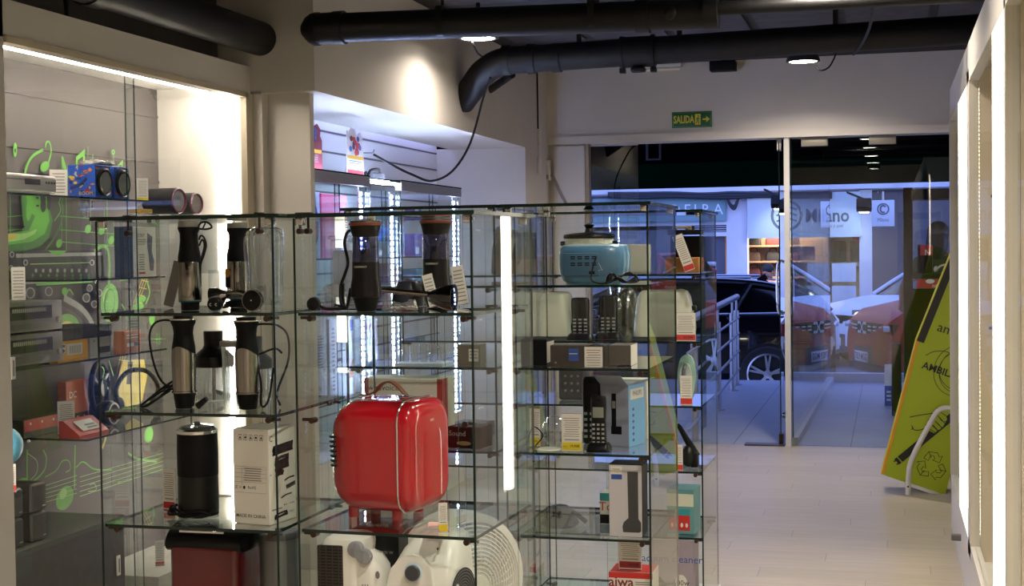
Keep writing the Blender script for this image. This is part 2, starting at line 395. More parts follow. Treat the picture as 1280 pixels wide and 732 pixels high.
# second niche back wall with slatwall grooves
XB = -3.36
tl_ = thing('led_strip', 'cool light strip in the cove over the slatted wall', 'light strip', (-3.30, 8.4, 2.44)); MB(emit('cove_led', 'a9b4ff', 7)).box((0, 0, 0), (.03, 3.9, .012)).build('diffuser', tl_, smooth=0)
w = MB(mat('slatwall_white', 'd9d8dc', .45)).b2((XB - .1, YP + .1, 0), (XB, 10.43, 2.9))
w.m(mat('slat_groove', '5d5b62', .5))
for k in range(15): w.b2((XB - .004, YP + .1, 2.29 - .125 * k), (XB + .004, 10.42, 2.302 - .125 * k))
struct(w.build('wall_slat', smooth=0))
w = MB(WALL).b2((-3.7, -4.3, 0), (2.6, -4.2, 3.0)).b2((-3.7, -4.2, 0), (-3.6, 3.1, 3.0)); struct(w.build('wall_back', smooth=0))
w = MB(WALL).b2((.98, -4.2, 0), (1.1, 11.2, 3.0)); struct(w.build('wall_right', smooth=0))

# glass of the painted niche: two sliding panes
for i, (a, b, dx) in enumerate(((4.375, atX(171, 300, XN - .05).y, -.05), (atX(160, 300, XN - .075).y, YP - .05, -.075))):
    g = MB(glass('niche_glass', (.97, .985, .98), .9)).b2((XN + dx - .003, a, .08), (XN + dx + .003, b, 2.31), edge=EDGE)
    struct(g.build('window_%d' % (i + 1), smooth=0))

# ------------------------------------------------------------------ shop door and window, with the recessed entrance
FRM = mat('door_frame_white', 'c9c6c0', .4)
xpost = atZ(986, 557, 0).x
p = MB(FRM).b2((xpost - .02, YF - .0, 0), (xpost + .022, YF + .05, 2.39)); struct(p.build('trim_4', smooth=0))
xs = base(798, YF + .05, 2).x
g = MB(DOORG).b2((-2.31, YF + .05, .01), (xs, YF + .06, 2.385), edge=EDGE)
g.m(ALU).b2((-2.31, YF + .045, 2.372), (xs, YF + .065, 2.39))
struct(g.build('window_3', smooth=0))
g = MB(DOORG).b2((xpost + .022, YF + .05, .005), (.95, YF + .06, 2.388), edge=EDGE)
struct(g.build('window_4', smooth=0))
# side glass of the recess, its floor track, and the street pane behind
a, b = V((xpost + .03, YF + .1, 0)), V((-.66, 16.6, 0))
d = (b - a); ang = math.atan2(d.y, d.x); X = tr(a.x, a.y, 0) @ M.Rotation(ang, 4, 'Z')
g = MB(glass('side_window_glass', (.9, .93, .95), 1.0)).at(X).b2((0, -.005, .06), (d.length, .005, 2.7), edge=EDGE)
struct(g.build('window_5', smooth=0))
t = MB(mat('threshold_grey', 'a9adb4', .5)).at(X).b2((0, -.04, 0), (d.length, .04, .06)).at(M.Identity(4)).b2((-.7, 16.55, 0), (2.4, 16.7, .1))
struct(t.build('trim_5', smooth=0))
g = MB(DOORG).b2((-.66, 16.6, .1), (2.4, 16.61, 2.7), edge=EDGE); struct(g.build('window_6', smooth=0))
# door leaf standing open
dl = thing('door_leaf', 'open frameless glass door leaf seen edge-on beside the white post', 'door', (base(975, YF + .05, 1).x, YF + .06, .0))
x0 = dl.location.x; x1 = base(981.5, 12.1, 1).x - x0
dm = M.Rotation(math.atan2(1.0, x1), 4, 'Z')
MB(DOORG).at(dm).b2((0, -.005, .03), (1.0, .005, 2.36), edge=mat('door_glass_edge', '0a1614', .15)).build('pane', dl, smooth=0)
MB(ALU).at(dm).b2((0, -.016, 2.3), (.14, .016, 2.385)).build('top_fitting', dl)
MB(BRASS).at(dm).b2((0, -.016, .0125), (.12, .016, .09)).build('bottom_fitting', dl)
for s_ in (1, -1): MB(CHROME).at(dm).tube([(.86, s_ * .006, 1.0), (.86, s_ * .06, 1.02), (.86, s_ * .06, 1.4), (.86, s_ * .006, 1.42)], .011, n=4).build('handle', dl)
MB(CHROME).at(dm).ball((.83, -.022, .14), .025).build('door_stop', dl)
for k, px in enumerate((1018, 1103)):
    q = atY(px, 173, YF + .045)
    tag(MB(mat('patch_fitting', '8f897c', .45, .5)).box((q.x, YF + .053, 2.352), (.2, .05, .066), bev=.004).build('glass_clamp'), ('brushed metal glass clamp at the top of the window, nearest the white post', 'brushed metal glass clamp at the top of the window, right of the other clamp')[k], 'clamp', 'window glass clamps')
tag(MB(mat('door_plate', '55565c', .4, .6)).b2((base(931, YF + .03, 0).x, YF - .0, 0), (xpost - .03, YF + .12, .012)).build('floor_plate'), 'dark metal floor plate under the open glass door', 'plate')
# roadside ground and porch
OUT = mat('terrace_tiles', '9aa0ae', .45, var=.06, scale=4)
g = MB(OUT).b2((-7, 11.22, -.12), (4, 16.7, 0)); g.m(mat('tile_joint', '6a6e78', .6))
for k in range(4): g.b2((-2.1 + .9 * k, 11.22, -.01), (-2.094 + .9 * k, 16.3, .001))
struct(g.build('floor_terrace', smooth=0))
struct(MB(mat('asphalt', '4b4d55', .8, var=.15, scale=20, bump=.3)).b2((-40, 16.71, -.9), (40, 60, -.3)).build('street', smooth=0))
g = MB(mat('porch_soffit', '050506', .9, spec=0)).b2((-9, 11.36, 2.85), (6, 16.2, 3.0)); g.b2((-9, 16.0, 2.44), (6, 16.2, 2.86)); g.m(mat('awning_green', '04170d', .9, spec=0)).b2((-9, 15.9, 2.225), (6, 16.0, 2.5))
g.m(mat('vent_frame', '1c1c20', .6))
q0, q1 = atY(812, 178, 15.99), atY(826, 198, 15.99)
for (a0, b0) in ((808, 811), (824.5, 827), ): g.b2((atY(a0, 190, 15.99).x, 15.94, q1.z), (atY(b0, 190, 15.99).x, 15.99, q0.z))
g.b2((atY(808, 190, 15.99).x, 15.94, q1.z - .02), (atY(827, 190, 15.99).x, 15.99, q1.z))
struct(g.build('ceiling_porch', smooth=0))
# ================================================================== pipes, cables, lamps, exit sign
def collar(mb, c, ax, r, w):
    a = V(c) - V(ax) * w / 2; b = V(c) + V(ax) * w / 2; mb.cyl(a, b, r, seg=28)
# pipe along the niche beam
p1 = thing('drain_pipe', 'thick black pipe above the painted niche, ending at the grey pillar', 'pipe', (-2.93, 6.352, 2.585))
MB(PIPE).cyl((0, -.002, 0), (0, -5, 0), .082, seg=32).build('pipe_run', p1)
m = MB(PIPE); collar(m, (0, -1.5, 0), (0, 1, 0), .09, .1); m.build('coupling', p1)
m = MB(PIPE).tube([(0, -2.2, .08), (0, -2.2, .42)], .008, sm=False); collar(m, (0, -2.2, 0), (0, 1, 0), .086, .03); m.build('hanger', p1)
# pipe across the shop, front
p2 = thing('drain_pipe', 'thick black pipe across the ceiling with a ribbed end by the pillar', 'pipe', (-2.46, 6.2, 2.592))
e = V((0, 0, 0)); k = .0
MB(PIPE).cyl((0, 0, 0), (1.75, 0, -.03), .067, seg=32).build('pipe_run', p2)
m = MB(PIPE); collar(m, (.0, 0, 0), (1, 0, 0), .077, .05); collar(m, (-.06, 0, 0), (1, 0, 0), .073, .09); m.lathe([(.078, 0), (.078, .03), (.06, .06), (.03, .085)], (-.1, 0, 0), 10, rot('Y', -90)); m.build('end_cap', p2)
for xx in (1.42, 1.72): m = MB(PIPE); collar(m, (xx, 0, -.025), (1, 0, 0), .074, .06); m.build('coupling', p2)
MB(PIPE).ball((1.55, -.066, -.03), (.028, .012, .028)).build('plug', p2)
MB(PIPE).cyl((1.7, 0, -.01), (4.5, 0, -.02), .03, seg=20).build('thin_pipe', p2)
for xx in (.5, 1.2): MB(PIPE).cyl((xx, 0, .06), (xx, 0, .41), .008).box((xx, 0, .0), (.03, .138, .138), bev=.03).build('hanger', p2)
# pipe across the shop, rear
p3 = thing('drain_pipe', 'thick black pipe near the door, elbow bending down into the wall', 'pipe', (-2.2, 8.6, 2.735))
MB(PIPE).cyl((0, 0, 0), (3.1, 0, .055), .084, seg=32).build('pipe_run', p3)
MB(PIPE).tube([(.02, 0, 0), (-.14, .0, -.01), (-.27, .06, -.06), (-.36, .14, -.13), (-.47, .24, -.22)], .085, seg=24, n=5).build('elbow', p3)
for xx, rr_ in ((-.1, .094), (.06, .093), (.22, .09)): m = MB(PIPE); collar(m, (xx, 0, 0), (1, 0, 0), rr_, .05); m.build('socket', p3)
m = MB(PIPE); collar(m, (.63, 0, .01), (1, 0, 0), .1, .02); collar(m, (.82, 0, .014), (1, 0, 0), .1, .02); collar(m, (.72, 0, .012), (1, 0, 0), .094, .2)
for xx in (.63, .82): m.box((xx, -.0, -.1), (.035, .05, .03), bev=.004)
m.box((.73, -.02, -.1), (.09, .06, .03), bev=.01); m.build('repair_clamp', p3)
for xx in (.36, .98, 1.9): MB(PIPE).box((xx, 0, .17), (.03, .012, .3)).build('hanger', p3)
a_ = atX(613, 112, XL + .002); b_ = atY(640, 93, a_.y - .35); s = MB(PIPE).cyl(a_, b_, .026); tag(s.build('wall_stub'), 'short thin black pipe slanting out of the wall below the elbow', 'pipe')
# electric bits on the ceiling edge
q = atY(903, 82, 11.0)
t = thing('mounted_sensor', 'small black box under the ceiling above the exit sign', 'box', (q.x, 11.05, q.z - .03))
MB(BLACKM).box((0, 0, .03), (.2, .12, .075), bev=.008).build('housing', t); MB(BLACKM).b2((-.015, .015, .06), (.015, .045, 2.999 - q.z + .03)).build('bracket', t)
q = atY(823, 84, 11.1)
t = thing('tube_lamp', 'unlit white fluorescent tube lamp on the wall below the rear pipe', 'lamp', (q.x, 11.1, q.z))
MB(WPL).box((0, 0, .012), (.37, .06, .035), bev=.006).build('batten', t); MB(mat('tube_white', 'e8e4da', .3)).cyl((-.17, -.02, -.018), (.17, -.02, -.018), .013).build('tube', t)
# round lamps
LENS = emit('lamp_lens', 'fff6e6', 30)
def lamp(loc, label, power, group='round ceiling lamps', spot=None):
    t = thing('ceiling_lamp', label, 'lamp', loc, 0, group)
    MB(mat('lamp_ring', '2a2a2c', .4)).lathe([(.02, .11), (.06, .1), (.1, .05), (.115, .01), (.118, -.006), (.1, -.008), (.096, .004)], seg=32).build('housing', t)
    MB(LENS).lathe([(.0, -.004), (.096, -.004), (.096, .002), (0, .002)], seg=32, cap=False).build('lens', t)
    MB(BLACKM).cyl((0, 0, .1), (0, 0, 3.0 - loc[2] - .001), .012).build('rod', t)
    l = bpy.data.lights.new('lamp_light', 'AREA'); l.shape = 'DISK'; l.size = .18; l.energy = power; l.color = (1, .885, .75)
    o = bpy.data.objects.new('lamp_light', l); COL.objects.link(o); o.parent = t; o.location = (0, 0, -.015)
    if spot: l.spread = math.radians(spot)
    return t
lp_ = atZ(598, 47, 2.785)
lamp(tuple(lp_), 'lit round black ceiling lamp under the front pipe, above the elbow', 12, spot=155)
lamp((-.58, 10.2, 2.85), 'lit round black ceiling lamp under the rear pipe near the door', 28, spot=150)
for i, y in enumerate((6.0, 4.4, 2.8, 1.0, -.8, -2.6)):
    lamp((-.25, y, 2.86), 'lit round ceiling lamp in the aisle row, number %s from the door' % ('one', 'two', 'three', 'four', 'five', 'six')[i], (19, 17, 25, 36, 36, 36)[i], spot=130)
# cables
def cable(name, pts, r, label, cat='cable', m=None): return tag(MB(m or RUBBER).tube(pts, r, seg=7, n=6).build(name), label, cat)
q = lambda px, py, y: tuple(atY(px, py, y))
cable('power_cable', [q(613, 97, 8.45), q(604, 122, 8.6), q(588, 178, 8.7), q(566, 213, 8.5), q(540, 226, 8.25), q(515, 218, 8.0), q(490, 206, 7.8), q(467, 193, 7.7)], .0075, 'black cable sagging from the pipe elbow to the lit showcase top')
cable('lamp_cord', [q(590, 52, 7.98), q(593, 58, 8.1), q(597, 66, 8.3), q(602, 70, 8.44)], .006, 'short black cable looping under the round lamp by the elbow')
cable('wall_cable', [tuple(atX(671.5, 88, XL + .008)), tuple(atX(672, 125, XL + .008)), tuple(atX(672.5, 161, XL + .008))], .006, 'thin dark cable running straight down the wall to the switches')
cable('lamp_cord', [q(1020, 82, 10.3), q(1026, 88, 10.3), q(1036, 84, 10.35), q(1043, 72, 10.4), q(1046, 62, 10.4)], .006, 'short black cable hooking up from the lamp near the door')
cable('power_cable', [q(1091, -4, 6.9), q(1088, 30, 7.2), q(1078, 54, 8.1), q(1067, 68, 8.5)], .008, 'black cable hanging from the ceiling onto the rear pipe')
cable('power_cable', [q(81, -6, 4.9), q(83, 8, 4.9), q(84, 20, 4.95)], .009, 'black cable dropping behind the beam over the painted niche')
# switches on the left front corner
q0 = atY(672, 201, YF)
m = MB(PANEL)
for (px, y0, y1, wd) in ((673, 162, 182, .07), (673, 197, 217, .09)): a = atX(px, y0, XL); b = atX(px, y1, XL); m.box((XL + .0085, (a.y + b.y) / 2, (a.z + b.z) / 2), (.015, wd, a.z - b.z), bev=.003)
m.box((XL + .004, (a.y + b.y) / 2, atX(673, 189, XL).z), (.006, .012, .1))
tag(m.build('cord_cover'), 'white cable cover pieces on the wall left of the door', 'cover')
t = thing('switch_box', 'white wall switch box left of the glass door', 'switch', (base(684, YF, 2.25).x, YF, atY(681, 213, YF).z))
MB(WPL).box((0, -.02, 0), (.065, .05, .165), bev=.006).build('housing', t)
for z in (.05, -.0): MB(WPL).box((0, -.047, z), (.04, .01, .035), bev=.003).build('switch', t)
MB(GREY).box((0, -.046, -.055), (.04, .006, .035), bev=.002).build('socket', t)
cable('grey_cable', [q(689, 219, YF - .02), q(692, 222, YF - .02), q(700, 240, YF - .02), q(712, 262, YF - .02)], .012, 'grey flat cable slanting down from the wall switch box', m=mat('grey_cable', '8d8784', .6))
# exit sign
a, b = atY(840, 140.5, YF), atY(890, 158.5, YF); W, H_ = b.x - a.x, a.z - b.z
t = thing('exit_sign', 'green SALIDA exit sign with running figure and arrow above the door', 'sign', ((a.x + b.x) / 2, YF - .004, (a.z + b.z) / 2))
GRN = mat('sign_green', '1d5a33', .4); SY = mat('sign_yellow', 'd9c93c', .5)
X = rot('X', 90)
m = MB(GRN).box((0, 0, 0), (W, .008, H_), bev=.002)
for s in (1,): 
    for (x0, y0, x1, y1) in ((-.47, .42, .47, .44), (-.47, -.44, .47, -.42), (-.475, -.43, -.465, .43), (.465, -.43, .475, .43)): m.m(mat('sign_light_green', '6aa56f', .5)).rect(x0 * W, y0 * H_, x1 * W, y1 * H_, X, .0046)
m.m(SY).text('SALIDA', H_ * .66, X @ tr(-.2 * W, 0, 0), .0048, bold=.03, sx=.6)
m.rect(.08 * W, -.34 * H_, .22 * W, .34 * H_, X, .0046)
m.m(GRN); P3 = lambda pts: [X @ V((p[0] * W, p[1] * H_, .005)) for p in pts]
m.disc(.165 * W, .2 * H_, .012 * W, .035 * W, X, .0052); N3 = (0, -1, 0)
m.ribbon(P3([(.16, .12), (.145, -.06)]), .008, N3, sm=False).ribbon(P3([(.145, -.06), (.175, -.12), (.17, -.28)]), .006, N3, sm=False).ribbon(P3([(.145, -.06), (.13, -.18), (.095, -.22)]), .006, N3, sm=False).ribbon(P3([(.16, .1), (.185, .0), (.205, .04)]), .005, N3, sm=False).ribbon(P3([(.158, .1), (.125, .06), (.11, -.04)]), .005, N3, sm=False)
m.m(SY).rect(.27 * W, -.05 * H_, .37 * W, .05 * H_, X, .0048).poly(P3([(.36, -.2), (.45, 0), (.36, .2)]))
m.build('plate', t)
# ================================================================== freestanding glass display cases
def glass_case(label, x0, x1, y0, y1, zt, shelves, front=False, back=True, straps=(), skip_pegs=()):
    t = thing('glass_display_case', label, 'display case', ((x0 + x1) / 2, y0, 0), 0, 'freestanding glass display cases')
    w, d = (x1 - x0) / 2, y1 - y0
    MB(GLASS).b2((-w - .012, -.012, zt - .01), (w + .012, d + .01, zt), edge=EDGE).build('glass_top', t, smooth=0)
    for s in (-1, 1): MB(GLASS).b2((s * w - .003, 0, .1), (s * w + .003, d, zt - .0105), edge=EDGE).build('side_panel', t, smooth=0)
    if back:
        for (a, b, yy) in ((-w + .004, .02, d - .012), (-.02, w - .004, d - .003)): MB(GLASS).b2((a, yy, .1), (b, yy + .004, zt - .012), edge=EDGE).build('door_pane', t, smooth=0)
    if front:
        for (a, b, yy) in ((-w + .006, .02, .016), (-.02, w - .006, .024)): MB(GLASS).b2((a, yy, .1), (b, yy + .004, zt - .012), edge=EDGE).build('door_pane', t, smooth=0)
    for z in shelves:
        MB(SHELFG).b2((-w + .004, .008, z - .008), (w - .004, d - .02, z), edge=EDGE).build('shelf', t, smooth=0)
    for z in list(shelves) + list(skip_pegs):
        for s in (-1, 1):
            for yy in (.03, d - .06): MB(BRASS).cyl((s * (w - .001), yy, z - .014), (s * (w - .035), yy, z - .014), .0042, seg=10).cyl((s * (w - .03), yy - .012, z - .0155), (s * (w - .03), yy + .012, z - .0155), .008, seg=14).build('shelf_peg', t)
    m = MB(BRASS)
    for s in (-1, 1):
        m = MB(CHROME); m.box((s * (w - .012), .012, zt - .019), (.022, .02, .02), bev=.003).cyl((s * (w + .004), .012, zt - .02), (s * (w - .02), .012, zt - .02), .005).build('corner_clip', t)
        m = MB(CHROME); m.box((s * (w - .012), d - .03, zt - .019), (.022, .02, .02), bev=.003).build('corner_clip', t)
    for px in straps:
        xx = base(px, y0 + .05, zt).x - (x0 + x1) / 2
        MB(BRASS).box((xx, .05, zt - .024), (.006, .003, .032)).cyl((xx, .04, zt - .043), (xx, .06, zt - .043), .0075, seg=14).box((xx, .05, zt + .002), (.022, .02, .006), bev=.002).build('strap', t)
    m = MB(WPL).b2((-w - .01, -.005, 0), (w + .01, d + .005, .1)).build('plinth', t, smooth=0)
    return t
YA, YB, YC = 3.3, 4.3, 5.6
ZA = [1.400, 1.1415, .8465, .575, .30]
ZB = [atY(740, y, YB).z for y in (356, 460.5, 567.5, 673)]
ZCc = [atY(857, y, YC).z for y in (342, 427, 507.5, 589.5, 672)]
ZTB, ZTC = atY(809, 251.5, YB).z, atY(871, 261.5, YC).z
xa = [atY(p, 400, YA).x for p in (122.6, 342.5, 367, 592)]
xb = [atY(p, 460, YB).x for p in (620, 632, 811)]
xcr = atY(872, 460, YC).x
glass_case('glass display case holding steel hand blenders and a white carton', xa[0], xa[1], YA, YA + .5, 1.65, ZA, straps=(160, 324))
glass_case('glass display case holding the red suitcase-shaped cooler', xa[2], xa[3], YA, YA + .5, 1.648, [ZA[0], .852, .575, .30], straps=(372, 382), skip_pegs=(1.1415,)).rotation_euler.z = math.radians(-2.6)
glass_case('glass display case behind the red cooler, holding white cartons', xb[0] - .5, xb[0], YB, YB + .55, ZTB, ZB + [.40], straps=())
glass_case('glass display case with the blue radio on its highest shelf', xb[1], xb[2], YB, YB + .55, ZTB, ZB + [.40], straps=()).rotation_euler.z = math.radians(-.35)
glass_case('glass display case holding the white toaster, nearest the door', xcr - .70, xcr + .015, YC, YC + .5, ZTC, ZCc, straps=())
glass_case('glass display case with the pale slow cooker, behind the blue radio', xcr - 1.24, xcr - .74, YC, YC + .5, ZTC, ZCc, straps=())

# ------------------------------------------------------------------ small helpers for goods
def loc(px, y, z): return base(px, y, z) + V((0, 0, .0008))
def lines(m, x0, x1, y0, y1, n, X, z=.0006, mt=None, jit=.25, fill=.45):
    m.m(mt or INKG); h = (y1 - y0) / n
    for k in range(n):
        yy = y1 - h * (k + .5); a = random.random() * jit * (x1 - x0) / 2; b = random.random() * jit * (x1 - x0) / 2
        m.rect(x0 + a, yy - h * fill / 2, x1 - b, yy + h * fill / 2, X, z)
FX = rot('X', 90)                       # local XY -> upright XZ facing -Y
def price_tag(l, w, h, label, band=None, price=None, head=6, rz=0, tilt=0, lift=0, group='price tags', wide=.2):
    t = thing('price_tag', label, 'price tag', l, rz, group)
    T = rot('X', -tilt) @ tr(0, 0, lift); X = T @ FX
    m = MB(PAPER).at(T).box((0, 0, h / 2 + .002), (w, .0012, h)).at(M.Identity(4))
    b0 = .06
    if band:
        b0 = .06 + wide
        m.m(band).rect(-w * .48, .04 * h, w * .48, (.04 + wide) * h, X, .0009)
        if price:
            pr = price.split(); yy = (.04 + wide / 2) * h
            if len(pr) == 2: m.m(INK).text(pr[0], w * .085, X @ tr(-.33 * w, yy - .01 * h, 0), .0012).text(pr[1], w * .175, X @ tr(.14 * w, yy, 0), .0012, bold=.02)
            else: m.m(INK).text(price, min(h * wide * .62, w * .2), X @ tr(0, yy, 0), .0012, bold=.01)
    lines(m, -w * .42, w * .42, h * (b0 + .12), h * .93, head + 2, X, .0009, INKG, fill=.3)
    m.m(INKG).rect(-w * .36, h * (b0 + .04), w * .36, h * (b0 + .07), X, .0009)
    m.build('card', t, smooth=0)
    MB(CLEAR).at(T).box((0, .0022, h * .515 + .0006), (w * 1.04, .0016, h * 1.03)).at(M.Identity(4)).box((0, -.012 + lift * 0, .0016), (w * 1.04, .03, .002)).build('holder', t, smooth=0)
    return t
def carton(label, l, s, rz=0, m0=None, name='carton', cat='box', group=None, art=None, top=None, flap=None):
    """printed cardboard box with its base centre at l; art(m, X, w, h, side) prints a face"""
    t = thing(name, label, cat, l, rz, group)
    w, d, h = s; m = MB(m0 or PAPER).box((0, 0, h / 2), s, bev=.0015, seg=1)
    if top: m.m(top).rect(-w * .485, -d * .485, w * .485, d * .485, tr(0, 0, h), .0008)
    if art:
        art(m, tr(0, -d / 2 - .0006, 0) @ FX, w, h, 'front')
        art(m, tr(w / 2 + .0006, 0, 0) @ rot('Z', 90) @ FX, d, h, 'right')
    m.build('body', t, smooth=0)
    if flap:
        m = MB(flap).at(tr(0, -d / 2, h) @ rot('X', 58)).box((0, 0, .25 * d), (w * .96, .0016, .5 * d)); m.build('flap', t, smooth=0)
        m = MB(flap).at(tr(w / 2, 0, h) @ rot('Y', 65)).box((0, 0, .2 * w), (.0016, d * .94, .4 * w)); m.build('flap', t, smooth=0)
    return t
def coil(m, c, r, n, rr, flat=.35, tilt=0, jx=0):
    P = []
    for k in range(n * 8 + 1):
        a = 2 * PI * k / 8; q = 1 - .05 * (k % 5)
        P.append((c[0] + jx * k / 8 + r * q * math.cos(a), c[1] + r * flat * q * math.sin(a), c[2] + rr + .0015 * (k % 4) + tilt * (math.sin(a) + 1)))
    m.tube(P, rr, seg=6, n=3)

# ================================================================== case with the blenders, upper shelf
s = mpp(238, 3.45)
STEELV = STEEL
def hand_blender(label, l, h, r, hook=True, seg=28, badge=False):
    t = thing('hand_blender', label, 'hand blender', l, 0, 'steel hand blender bodies')
    u = h / 116
    MB(BLACKM).lathe([(11 * u, 0), (11.8 * u, 2 * u), (11.8 * u, 9 * u), (13 * u, 11 * u)], seg=seg).build('coupling', t)
    MB(mat('teal_ring', '2f5f70', .3, .3)).lathe([(14.2 * u, 10.6 * u), (15 * u, 11.4 * u), (15 * u, 12.6 * u), (14.2 * u, 13 * u)], seg=seg).build('ring', t)
    m = MB(STEELV).lathe([(14.6 * u, 13 * u), (15 * u, 14 * u), (15 * u, 62 * u), (14.6 * u, 63 * u)], seg=seg)
    if badge: m.m(BLACKM).box((-8 * u, -13.3 * u, 40 * u), (8 * u, 3 * u, 26 * u), bev=.002).m(mat('gold_badge', 'a5792f', .4, .8)).disc(-8 * u, 47 * u, 4.4 * u, 6 * u, tr(0, -15 * u, 0) @ FX)
    m.build('steel_sleeve', t)
    MB(BLACKM).lathe([(14.8 * u, 63 * u), (14.8 * u, 70 * u), (13 * u, 80 * u), (11.6 * u, 92 * u), (11.8 * u, 100 * u), (14.2 * u, 106 * u), (14.4 * u, 108.5 * u), (12 * u, 109 * u)], seg=seg).build('grip', t)
    MB(mat('cap_grey', '8c8c88', .35, .6)).lathe([(13.6 * u, 108.6 * u), (14 * u, 110 * u), (13.4 * u, 116 * u), (0, 116 * u)], seg=seg).build('cap', t)
    if hook:
        m = MB(BLACK).tube([(14 * u, 0, 108 * u), (18 * u, 0, 114 * u), (27 * u, 0, 114 * u), (33 * u, 0, 108 * u), (26 * u, 0, 105.5 * u), (17 * u, 0, 106 * u)], 1.4 * u, closed=True, seg=8).tube([(20 * u, 0, 106 * u), (24 * u, 0, 113.5 * u)], 1.1 * u, sm=False)
        m.build('hanging_loop', t)
        MB(RUBBER).tube([(15 * u, -.002, 92 * u), (18 * u, -.004, 97 * u), (22 * u, -.003, 95 * u), (25 * u, -.002, 85 * u), (21 * u, 0, 72 * u), (15.5 * u, .002, 58 * u), (14 * u, .006, 30 * u)], 1.3 * u).tube([(14 * u, .002, 84 * u), (19 * u, 0, 92 * u), (22 * u, 0, 84 * u), (18 * u, 0, 70 * u), (14.5 * u, .004, 60 * u)], 1.2 * u).build('cord', t)
    else:
        MB(BLACK).tube([(11 * u, 0, 105 * u), (20 * u, 0, 107 * u), (25 * u, -.002, 105 * u), (27 * u, -.003, 98 * u)], 2 * u, seg=8).build('cord_stub', t)
    return t
hand_blender('steel hand blender with a looped cord, upright on the highest shelf', loc(238, 3.45, 1.4), .2375, .03)
hand_blender('steel hand blender with a gold badge, upright behind the lying mixer shaft', loc(298, 3.66, 1.4), .2365, .03, hook=False, badge=True)
# mixer shaft lying down
s = mpp(300, 3.4)
t = thing('blender_shaft', 'steel mixer shaft lying on the highest shelf with its black round end forward', 'blender shaft', loc(300, 3.42, 1.4005))
c0 = V(((324 - 300) * s, -.035, .0275))
MB(STEEL).lathe([(.0278, -.0), (.0285, .004), (.0275, .016), (.016, .03), (0, .034)], c0, 28, rot('X', -90)).m(BLACK).lathe([(.0, -.003), (.02, -.003), (.0262, .0), (.0262, .004)], c0, 28, rot('X', -90)).m(CREAM).disc(c0.x, c0.z, .002, .002, tr(0, c0.y - .0035, 0) @ FX).build('end_cap', t)
c1 = V(((268 - 300) * s, .03, .043))
MB(STEEL).tube([c0 + V((-.004, .03, .006)), c0 + V((-.05, .04, .016)), c1 + V((.02, 0, .0))], .0085, seg=16, rf=lambda k: .0085 + .002 * k).build('shaft', t)
MB(STEEL).lathe([(.009, 0), (.014, -.012), (.025, -.026), (.029, -.044), (.0275, -.044), (.02, -.03)], c1 + V((.018, 0, 0)), 26, rot('Y', 74), cap=False).build('bell', t)
t = thing('blender_collar', 'black blender collar with pale marks lying under the mixer shaft', 'blender part', loc(267, 3.38, 1.4))
m = MB(BLACK).lathe([(.0, -.002), (.017, -.002), (.0185, .002), (.0185, .02), (.014, .024)], (0, 0, .0188), 26, rot('X', -90)); m.m(CREAM).text('c  c', .016, tr(0, -.0025, .0188) @ FX, 0); m.build('body', t)
t = thing('cable_bundle', 'dark cable bundle lying behind the mixer shaft', 'cable', loc(293, 3.5, 1.4)); m = MB(RUBBER)
for k in range(3): coil(m, (0, .01 * k, .002 + .006 * k), .035, 2, .003, .6)
m.build('loops', t)
# clear plastic blender jar
t = thing('blender_jar', 'clear plastic blender jar upright on the highest shelf by the side glass', 'jar', loc(334, 3.58, 1.4))
s = mpp(334, 3.58)
MB(CLEAR).lathe([(18 * s, .002), (19 * s, 0), (20 * s, 20 * s), (22 * s, 85 * s), (20.4 * s, 98 * s), (14 * s, 101 * s), (14 * s, 97 * s), (19 * s, 93 * s), (20.6 * s, 84 * s), (18.5 * s, 20 * s), (17.5 * s, 4 * s)], seg=28, cap=False).build('bowl', t)
MB(CLEAR).tube([(-19 * s, 0, 90 * s), (-27 * s, 0, 88 * s), (-28 * s, 0, 70 * s), (-24 * s, 0, 30 * s), (-19 * s, 0, 24 * s)], 2.4 * s).build('handle', t)
MB(mat('clear_bag', 'c9c4bd', .3, alpha=.45)).ball((.0, 0, 40 * s), (12 * s, 9 * s, 36 * s), 12, 8).build('plastic_bag', t)
# leaning leaflet at the left and a blank clear stand
t = tag(MB(mat('dark_leaflet', '6b6663', .5)).at(rot('Y', 16)).box((0, 0, .0695), (.03, .004, .13)).build('leaflet', loc=loc(210, 3.62, 1.4)), 'grey leaflet leaning beside the steel hand blender with the looped cord', 'leaflet')
t = tag(MB(CLEAR).box((0, 0, .052), (.034, .002, .104)).box((0, -.01, .001), (.034, .04, .002)).build('sign_holder', loc=loc(268, 3.72, 1.4), smooth=0), 'empty clear sign holder between the two steel hand blenders', 'sign holder')

